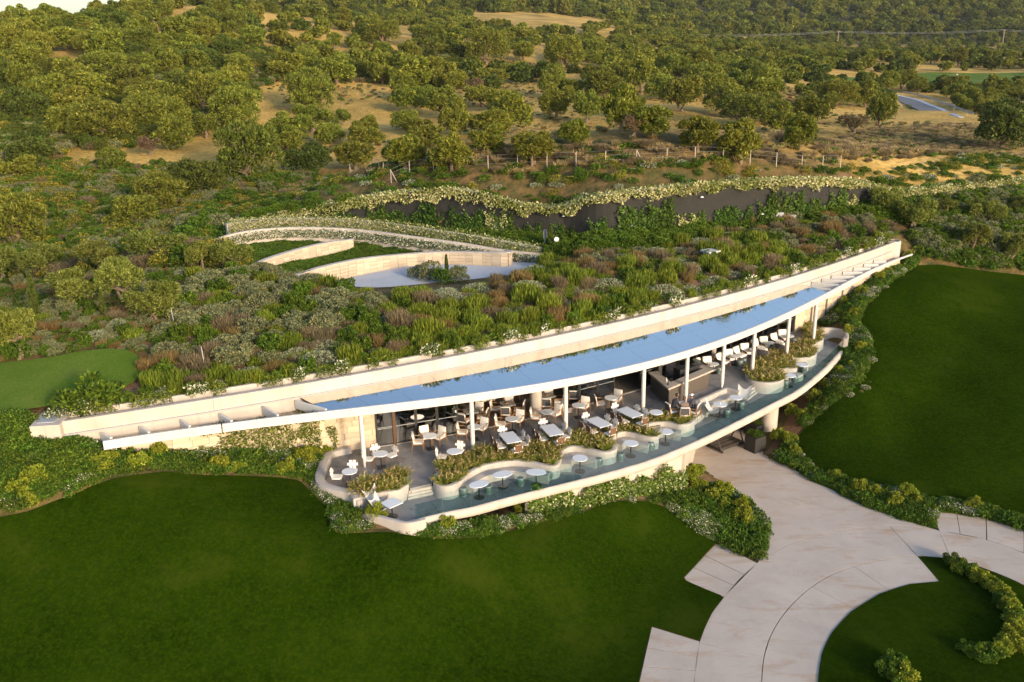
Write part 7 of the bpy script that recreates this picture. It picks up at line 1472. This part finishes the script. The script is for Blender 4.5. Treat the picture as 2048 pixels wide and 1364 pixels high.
for i, (cs_, nm) in enumerate([([(1000.6, 866.4), (1022.5, 863), (1041, 881.6), (1017.5, 887.5)], 'leftmost long white table'), ([(1082, 851), (1105, 848), (1125, 868), (1102.6, 871.4)], 'second long white table, beside the third column'), ([(1173, 839), (1193.5, 833), (1222, 849), (1203.6, 855)], 'third long white table'), ([(1234, 818.7), (1251, 813.6), (1284.5, 829.6), (1267.7, 835)], 'long white table nearest the bar')]):
    c = [U(x, y, .75)[:2] for x, y in cs_]; m = sum(c)/4; ax = (c[2]+c[3]-c[0]-c[1])/2; L = np.linalg.norm(ax); an = math.atan2(ax[1], ax[0]); o = place(DT_, (m[0], m[1], 0), an, nm+' with strap chairs around it', 'long white dining tables'); o.scale = (L/1.45, 1, 1)
    ux = ax/L; uy = np.array([-ux[1], ux[0]])
    for a, b, l in [(-L/2-.3, 0, 'far end'), (-.32, .58, 'right side far'), (.35, .58, 'right side near'), (-.4, -.58, 'left side far'), (.0+.2, -.58, 'left side near'), (L/2+.3, .0, 'near end')]:
        p = m+ux*a+uy*b; rz = math.atan2(*( -(ux*(a if abs(b) < .1 else 0)+uy*b))[::-1])+PI/2; place(STR, (p[0], p[1], 0), rz, l+' chair at the '+nm.split(',')[0], GB)
for (px, py), offs, nm in [((941, 821), [(-1, .2, 'left'), (.5, .9, 'back'), (-.5, -.9, 'front'), (1, -.25, 'right')], 'leftmost dark square table inside the hall'), ((1014.5, 806.5), [(-1, .1, 'left'), (.1, 1, 'back'), (-.1, -1, 'front'), (1, -.2, 'right')], 'second dark square table inside the hall'), ((1095, 790), [(.1, 1, 'back'), (-.1, -1, 'front'), (1, -.2, 'right')], 'dark square table behind the thick inner column'), ((1148, 775), [(-.1, -1, 'front'), (.3, 1, 'back')], 'dark square table beside the middle glass wall')]:
    T = U(px, py, .74); T[2] = 0; place(DK_, T, .35, nm, 'dark square tables in the hall'); put_chairs(T, ARM, offs, '{} armchair at the '+nm.replace(' inside the hall', ''), GA, .66); tag(MB().box(0, 0, .02, .16, .12, .04).build('condiment_tray', MT['wood'], None, (T[0], T[1], .745)), 'small wooden tray on the '+nm, 'tray')
for i, (px, py) in enumerate([(962, 813), (981, 811), (1003, 804), (1046, 794), (1058, 791), (1126, 781)]): place(ARM, U(px, py, 0), .4+i, ORD[i]+' armchair from the left in the dim back row of the hall', GA)
for (px, py), nm in [((1428, 728), 'round low table behind the right corner of the bar'), ((1471, 712), 'round table between the sixth column and paired stools'), ((1508, 699), 'round low table behind the seventh column'), ((1541, 686), 'round lounge table between two facing chairs'), ((1579, 672), 'farthest round lounge table, behind the eighth column')]:
    T = U(px, py, .6); place(RT_, (T[0], T[1], 0), 0, 'white '+nm, 'white lounge tables', .84)
for i, (px, py, f) in enumerate([(1399, 730, 30), (1417, 727, 10), (1445, 719, 45), (1461, 712, 15), (1479, 706, 40), (1492, 700, 10), (1516, 691, 35), (1530, 686, 10), (1528, 703, 150), (1553, 679, 30), (1564, 692, 140), (1567, 672, 5)]):
    T = U(px, py, .5)*[1, 1, 0]; place(LNG, T, rad(f), ORD[i]+' cushioned lounge chair from the left in the row behind the bar', 'cushioned lounge chairs')
for i, (px, py, lab) in enumerate([(1438.5, 741, 'green grey stool at the right corner of the bar'), (1480, 727, 'left one of two stools standing together'), (1487, 723, 'right one of two stools standing together'), (1518, 711, 'dark teal stool right of the seventh column'), (1588.6, 683, 'teal stool at the far end of the lounge row')]): place(ST_, U(px, py, .22)*[1, 1, 0], i, lab, 'ceramic stools', 1, 'stool')
for i, (px, py, lab) in enumerate([(927, 983, 'leftmost teal stool by the bench wall corner'), (977, 979, 'pale green stool beside the leftmost oval table'), (1041, 963, 'stool between the two right oval tables'), (1097, 951, 'stool against the wall right of the oval tables'), (1198, 924, 'dark stool at the right of the first round alcove'), (1241, 914, 'stool left of the second round alcove'), (1302, 892, 'stool right of the second round alcove'), (1347, 868, 'stool behind the third alcove table'),
        (1454, 826, 'stool below the left table of the box bench'), (1483, 810, 'stool below the right table of the box bench'), (1571, 768, 'stool half hidden by the right round planter wall'), (1590, 758, 'stool under the first right alcove table'), (1607, 738, 'stool behind the last alcove table')]): place(ST_, U(px, py, ZL+.22)*[1, 1, 0]+[0, 0, ZL], i*1.3, lab, 'ceramic stools', 1, 'stool')
for i, (px, py, a, lab) in enumerate([(957.5, 968, .5, 'leftmost oval white table by the glass'), (1005, 948, .35, 'middle oval white table in the long alcove'), (1072, 943.5, -.1, 'right oval white table in the long alcove')]): T = U(px, py, .2); place(OV_, (T[0], T[1], ZL), a, lab, 'oval white tables')
for i, (px, py, lab) in enumerate([(1160, 917, 'round white table in the first round alcove'), (1262, 887, 'round white table in the second round alcove'), (1331.5, 863.5, 'round white table in the third round alcove'), (1440.5, 809, 'left white table in front of the box bench'), (1472, 795.5, 'right white table in front of the box bench'), (1579, 751, 'round white table in the nearer alcove of the right planter'), (1605, 730, 'round white table in the far alcove of the right planter')]):
    T = U(px, py, .2); place(RL_, (T[0], T[1], ZL), i, lab, 'white alcove tables', 1.04)
    if i == 3: cup(T[0], T[1]+.05, ZL+.73, 'white cup on the left table of the box bench')
T = U(783, 1005, .2); place(SQ_, (T[0], T[1], ZL), .75, 'square white table turned like a diamond at the left end of the deck')
for px, py, a, lab in [(752, 1008, rad(55), 'white butterfly chair in the left recess nearer the planter'), (762, 1022, rad(75), 'white butterfly chair in the left recess nearer the curb'), (1424, 828, rad(70), 'white butterfly chair seen side on at the left of the box bench'), (1484, 800, rad(-35), 'white butterfly chair facing the view at the right of the box bench')]:
    T = U(px, py, ZL+.25); place(BUT, (T[0], T[1], ZL), a, lab, 'white butterfly chairs', .92)
for px, py, s_, lab in [(757, 977, .3, 'round teal ground light set among the grasses of the small planter'), (933, 936, .27, 'larger round teal ground light in the soil of the long planter'), (928, 941.5, .16, 'smaller round pale ground light in the soil of the long planter')]: T = U(px, py, .05); tag(MB().lathe([(s_, 0), (s_, .04), (s_*.8, .06)], 20).build('ground_light', MT['ceramic'], None, (T[0], T[1], .02)), lab, 'light')
T = U(1312, 829, .6); place(RT_, (T[0], T[1], 0), 0, 'round table by the fourth column half hidden by grasses', GT)
# golf bag rack under the terrace
P = [U(x, y, ZD) for x, y in [(1420, 896), (1436, 905), (1482, 888), (1468, 879)]]; c = sum(P)/4; ax = ((P[2]-P[1])+(P[3]-P[0]))[:2]/2; L = np.linalg.norm(ax); an = math.atan2(ax[1], ax[0])
rk = empty('bag_rack', (c[0], c[1], ZD), an, 'dark wooden A frame golf bag rack standing under the terrace', 'rack')
link('platform', MB().box(0, 0, .16, L, 1.0, .08).mesh('platform', MT['dark']), rk)
for s in (-1, 1):
    for q in (-1, 1): link('leg', MB().tube([(s*(L/2-.05), q*.6, 0), (s*(L/2-.05), 0, 1.15)], .045, 6).mesh('leg', MT['dark']), rk)
    link('foot_rail', MB().box(s*(L/2-.05), 0, .1, .08, 1.35, .08).mesh('foot_rail', MT['dark']), rk)
link('top_rail', MB().box(0, 0, 1.12, L+.2, .14, .08).mesh('top_rail', MT['dark']), rk)
for k in range(9): link('divider', MB().box(-L/2+.25+k*(L-.5)/8, 0, 1.12, .05, .5, .05).mesh('divider', MT['dark']), rk)
for k in range(3): link('foot_slat', MB().box(0, -.36+.36*k, .215, L-.1, .22, .03).mesh('foot_slat', MT['barfront']), rk)
# two planter boxes
for (x, y, h, lab, w) in [(1509, 899, .95, 'dark wooden planter box nearest the driveway edge', .85), (1512, 868, .8, 'brown wooden planter box behind the nearest one under the terrace', 1.0)]:
    q = U(x, y, ZD); b = empty('planter_box', q, .55, lab, 'planter box'); 
    link('box_core', MB().box(0, 0, h/2, w-.06, w-.06, h-.04).mesh('box_core', MT['black']), b)
    for s in range(4):
        for k in range(5):
            m_ = MB().box(-w/2+w*(k+.5)/5, -w/2, h/2, w/5-.012, .03, h); a = s*PI/2; link('board', m_.mesh('board', MT['dark']), b, None, a)
    link('plant', GRN[0], b, (0, 0, h-.08), 0, (.5, .5, .35))
# =================================================================== PEOPLE
def limb_mesh(name, verts, edges, radii, m, root=0, sub=2):
    me = bpy.data.meshes.new(name); me.from_pydata(verts, edges, []); o = bpy.data.objects.new(name+'_tmp', me); COL.objects.link(o)
    sk_ = o.modifiers.new('skin', 'SKIN'); sv = me.skin_vertices[0].data
    for i, r in enumerate(radii): sv[i].radius = r if hasattr(r, '__len__') else (r, r)
    sv[root].use_root = True; sb = o.modifiers.new('sub', 'SUBSURF'); sb.levels = sub; sb.render_levels = sub
    dg = bpy.context.evaluated_depsgraph_get(); em = bpy.data.meshes.new_from_object(o.evaluated_get(dg)); em.name = name; bpy.data.objects.remove(o); em.materials.clear(); em.materials.append(m); em.polygons.foreach_set('use_smooth', [True]*len(em.polygons)); return em
def person(loc, rz, label, shirt, hairm, cap=None, lean=.15, armf=(.38, .30), long_hair=False):
    """seated figure facing -Y, feet on the floor at z = 0, seat at 0.46"""
    p = empty('person', loc, rz, label, 'person'); hp = .53; sh = hp+.47; ly = -lean
    V_ = [(0, .0, hp), (0, ly*.4, hp+.2), (0, ly*.8, sh-.06), (0, ly, sh+.05), (0, ly*1.1-.01, sh+.12),
          (-.10, -.02, hp-.03), (-.13, -.42, hp-.02), (-.14, -.44, .10), (-.14, -.56, .05), (.10, -.02, hp-.03), (.14, -.42, hp-.02), (.16, -.40, .10), (.16, -.52, .05),
          (-.19, ly*.9, sh-.02), (-.25, ly-.10, sh-.26), (-.16, ly-armf[0], sh-.30), (.19, ly*.9, sh-.02), (.25, ly-.08, sh-.26), (.15, ly-armf[1], sh-.24)]
    E_ = [(0, 1), (1, 2), (2, 3), (3, 4), (0, 5), (5, 6), (6, 7), (7, 8), (0, 9), (9, 10), (10, 11), (11, 12), (2, 13), (13, 14), (14, 15), (2, 16), (16, 17), (17, 18)]
    R_ = [(.15, .11), (.14, .10), (.165, .105), (.065, .06), .05, .09, .075, .045, .04, .09, .075, .045, .04, .06, .045, .032, .06, .045, .032]
    link('body', limb_mesh('body', V_, E_, R_, shirt), p)
    hx, hy, hz = 0, ly*1.25-.03, sh+.26
    hm = MB().lathe([(.01, -.125), (.045, -.115), (.068, -.07), (.078, 0), (.08, .05), (.065, .10), (.03, .122), (.005, .125)], 16); hm.tube([(0, -.078, 0), (0, -.10, -.02)], [.012, .016], 6); hm.box(-.08, 0, -.01, .015, .03, .05).box(.08, 0, -.01, .015, .03, .05)
    link('head', hm.mesh('head', MT['skin'], True), p, (hx, hy, hz)); link('eyes', MB().box(-.03, -.075, .015, .018, .012, .008).box(.03, -.075, .015, .018, .012, .008).mesh('eyes', MT['black']), p, (hx, hy, hz)); link('mouth', MB().box(0, -.072, -.055, .035, .008, .008).mesh('mouth', MT['tan']), p, (hx, hy, hz))
    hr = MB().lathe([(.088, -.01), (.092, .05), (.078, .11), (.04, .138), (.005, .142)], 16)
    if long_hair: hr.tube([(0, .05, .06), (0, .085, -.05), (0, .09, -.2)], [.075, .07, .035], 10)
    o = link('hair', hr.mesh('hair', hairm, True), p, (hx, hy+.014, hz)); o.rotation_euler = (rad(-14), 0, 0)
    if cap: o = link('cap', MB().lathe([(.097, .045), (.10, .08), (.085, .125), (.04, .15), (.005, .153)], 16).box(0, -.11, .055, .12, .09, .012).mesh('cap', cap, True), p, (hx, hy+.01, hz))
    for s, (ax_, ay_, az_) in ((-1, (-.16, ly-armf[0]-.03, sh-.30)), (1, (.15, ly-armf[1]-.03, sh-.24))):
        h = MB(); h.tube([(0, .03, 0), (0, -.03, 0), (0, -.06, -.003)], [.026, .038, .034], 8)
        for k in range(4): h.tube([((k-1.5)*.018, -.055, 0), ((k-1.5)*.02, -.085-.006*(1.5-abs(k-1.5)), -.01), ((k-1.5)*.02, -.105-.006*(1.5-abs(k-1.5)), -.028)], [.009, .0085, .007], 5)
        h.tube([(-s*.03, -.01, 0), (-s*.05, -.045, -.008), (-s*.046, -.068, -.018)], [.011, .0095, .008], 5); link('hand', h.mesh('hand', MT['skin'], True), p, (ax_, ay_, az_))
    for s in (-1, 1): link('shoe', rbox(MB(), s*.15, -.52, .035, .09, .25, .07, .03).mesh('shoe', MT['black'], True), p)
    return p
PT = U(1364, 832, 0)
place(RT_, PT, .1, 'table between the three seated people behind the planter', GT)
for dx, dy, lab, sh_, hr_, cp_, ln, lh in [(-.52, .62, 'man with black hair and dark shirt leaning over the table by the planter', MT['cloth'], MT['hair'], None, .22, False), (.05, .66 if False else -.62, 'woman with long brown hair seated with her back to the grasses', MT['tan'], MT['bhair'], None, .12, True), (.66, -.12, 'man in dark clothes and a white cap seated beside the steps', MT['cloth'], MT['hair'], MT['cap'], .12, False)]:
    x, y = U(*{-.52: (1343, 836), .05: (1368, 843), .66: (1388, 837)}[dx], 0)[:2]; a = math.atan2(PT[1]-y, PT[0]-x)+PI/2; person((x, y, 0), a, lab, sh_, hr_, cp_, ln, long_hair=lh); place(ARM, (x, y, 0), a, 'chair under the '+' '.join(lab.split()[:6]), GA)

# ================================================================== AIR
hz = MB().box(0, 2140, 125, 9000 if False else 5600, 4400, 340).build('haze', None) if False else None
def haze():
    m = bpy.data.materials.new('thin_haze'); m.use_nodes = True; n = m.node_tree; n.nodes.remove(n.nodes['Principled BSDF']); v = n.nodes.new('ShaderNodeVolumePrincipled'); v.inputs['Color'].default_value = (.86, .86, .84, 1); v.inputs['Density'].default_value = .00005; v.inputs['Anisotropy'].default_value = .0
    n.links.new(v.outputs[0], n.nodes['Material Output'].inputs['Volume'])
    b = MB(); b.box(0, 2150, 150, 8800, 4400, 400); o = b.build('haze', m); tag(o, 'thin warm haze over the far hills', None, None, 'stuff')
haze()
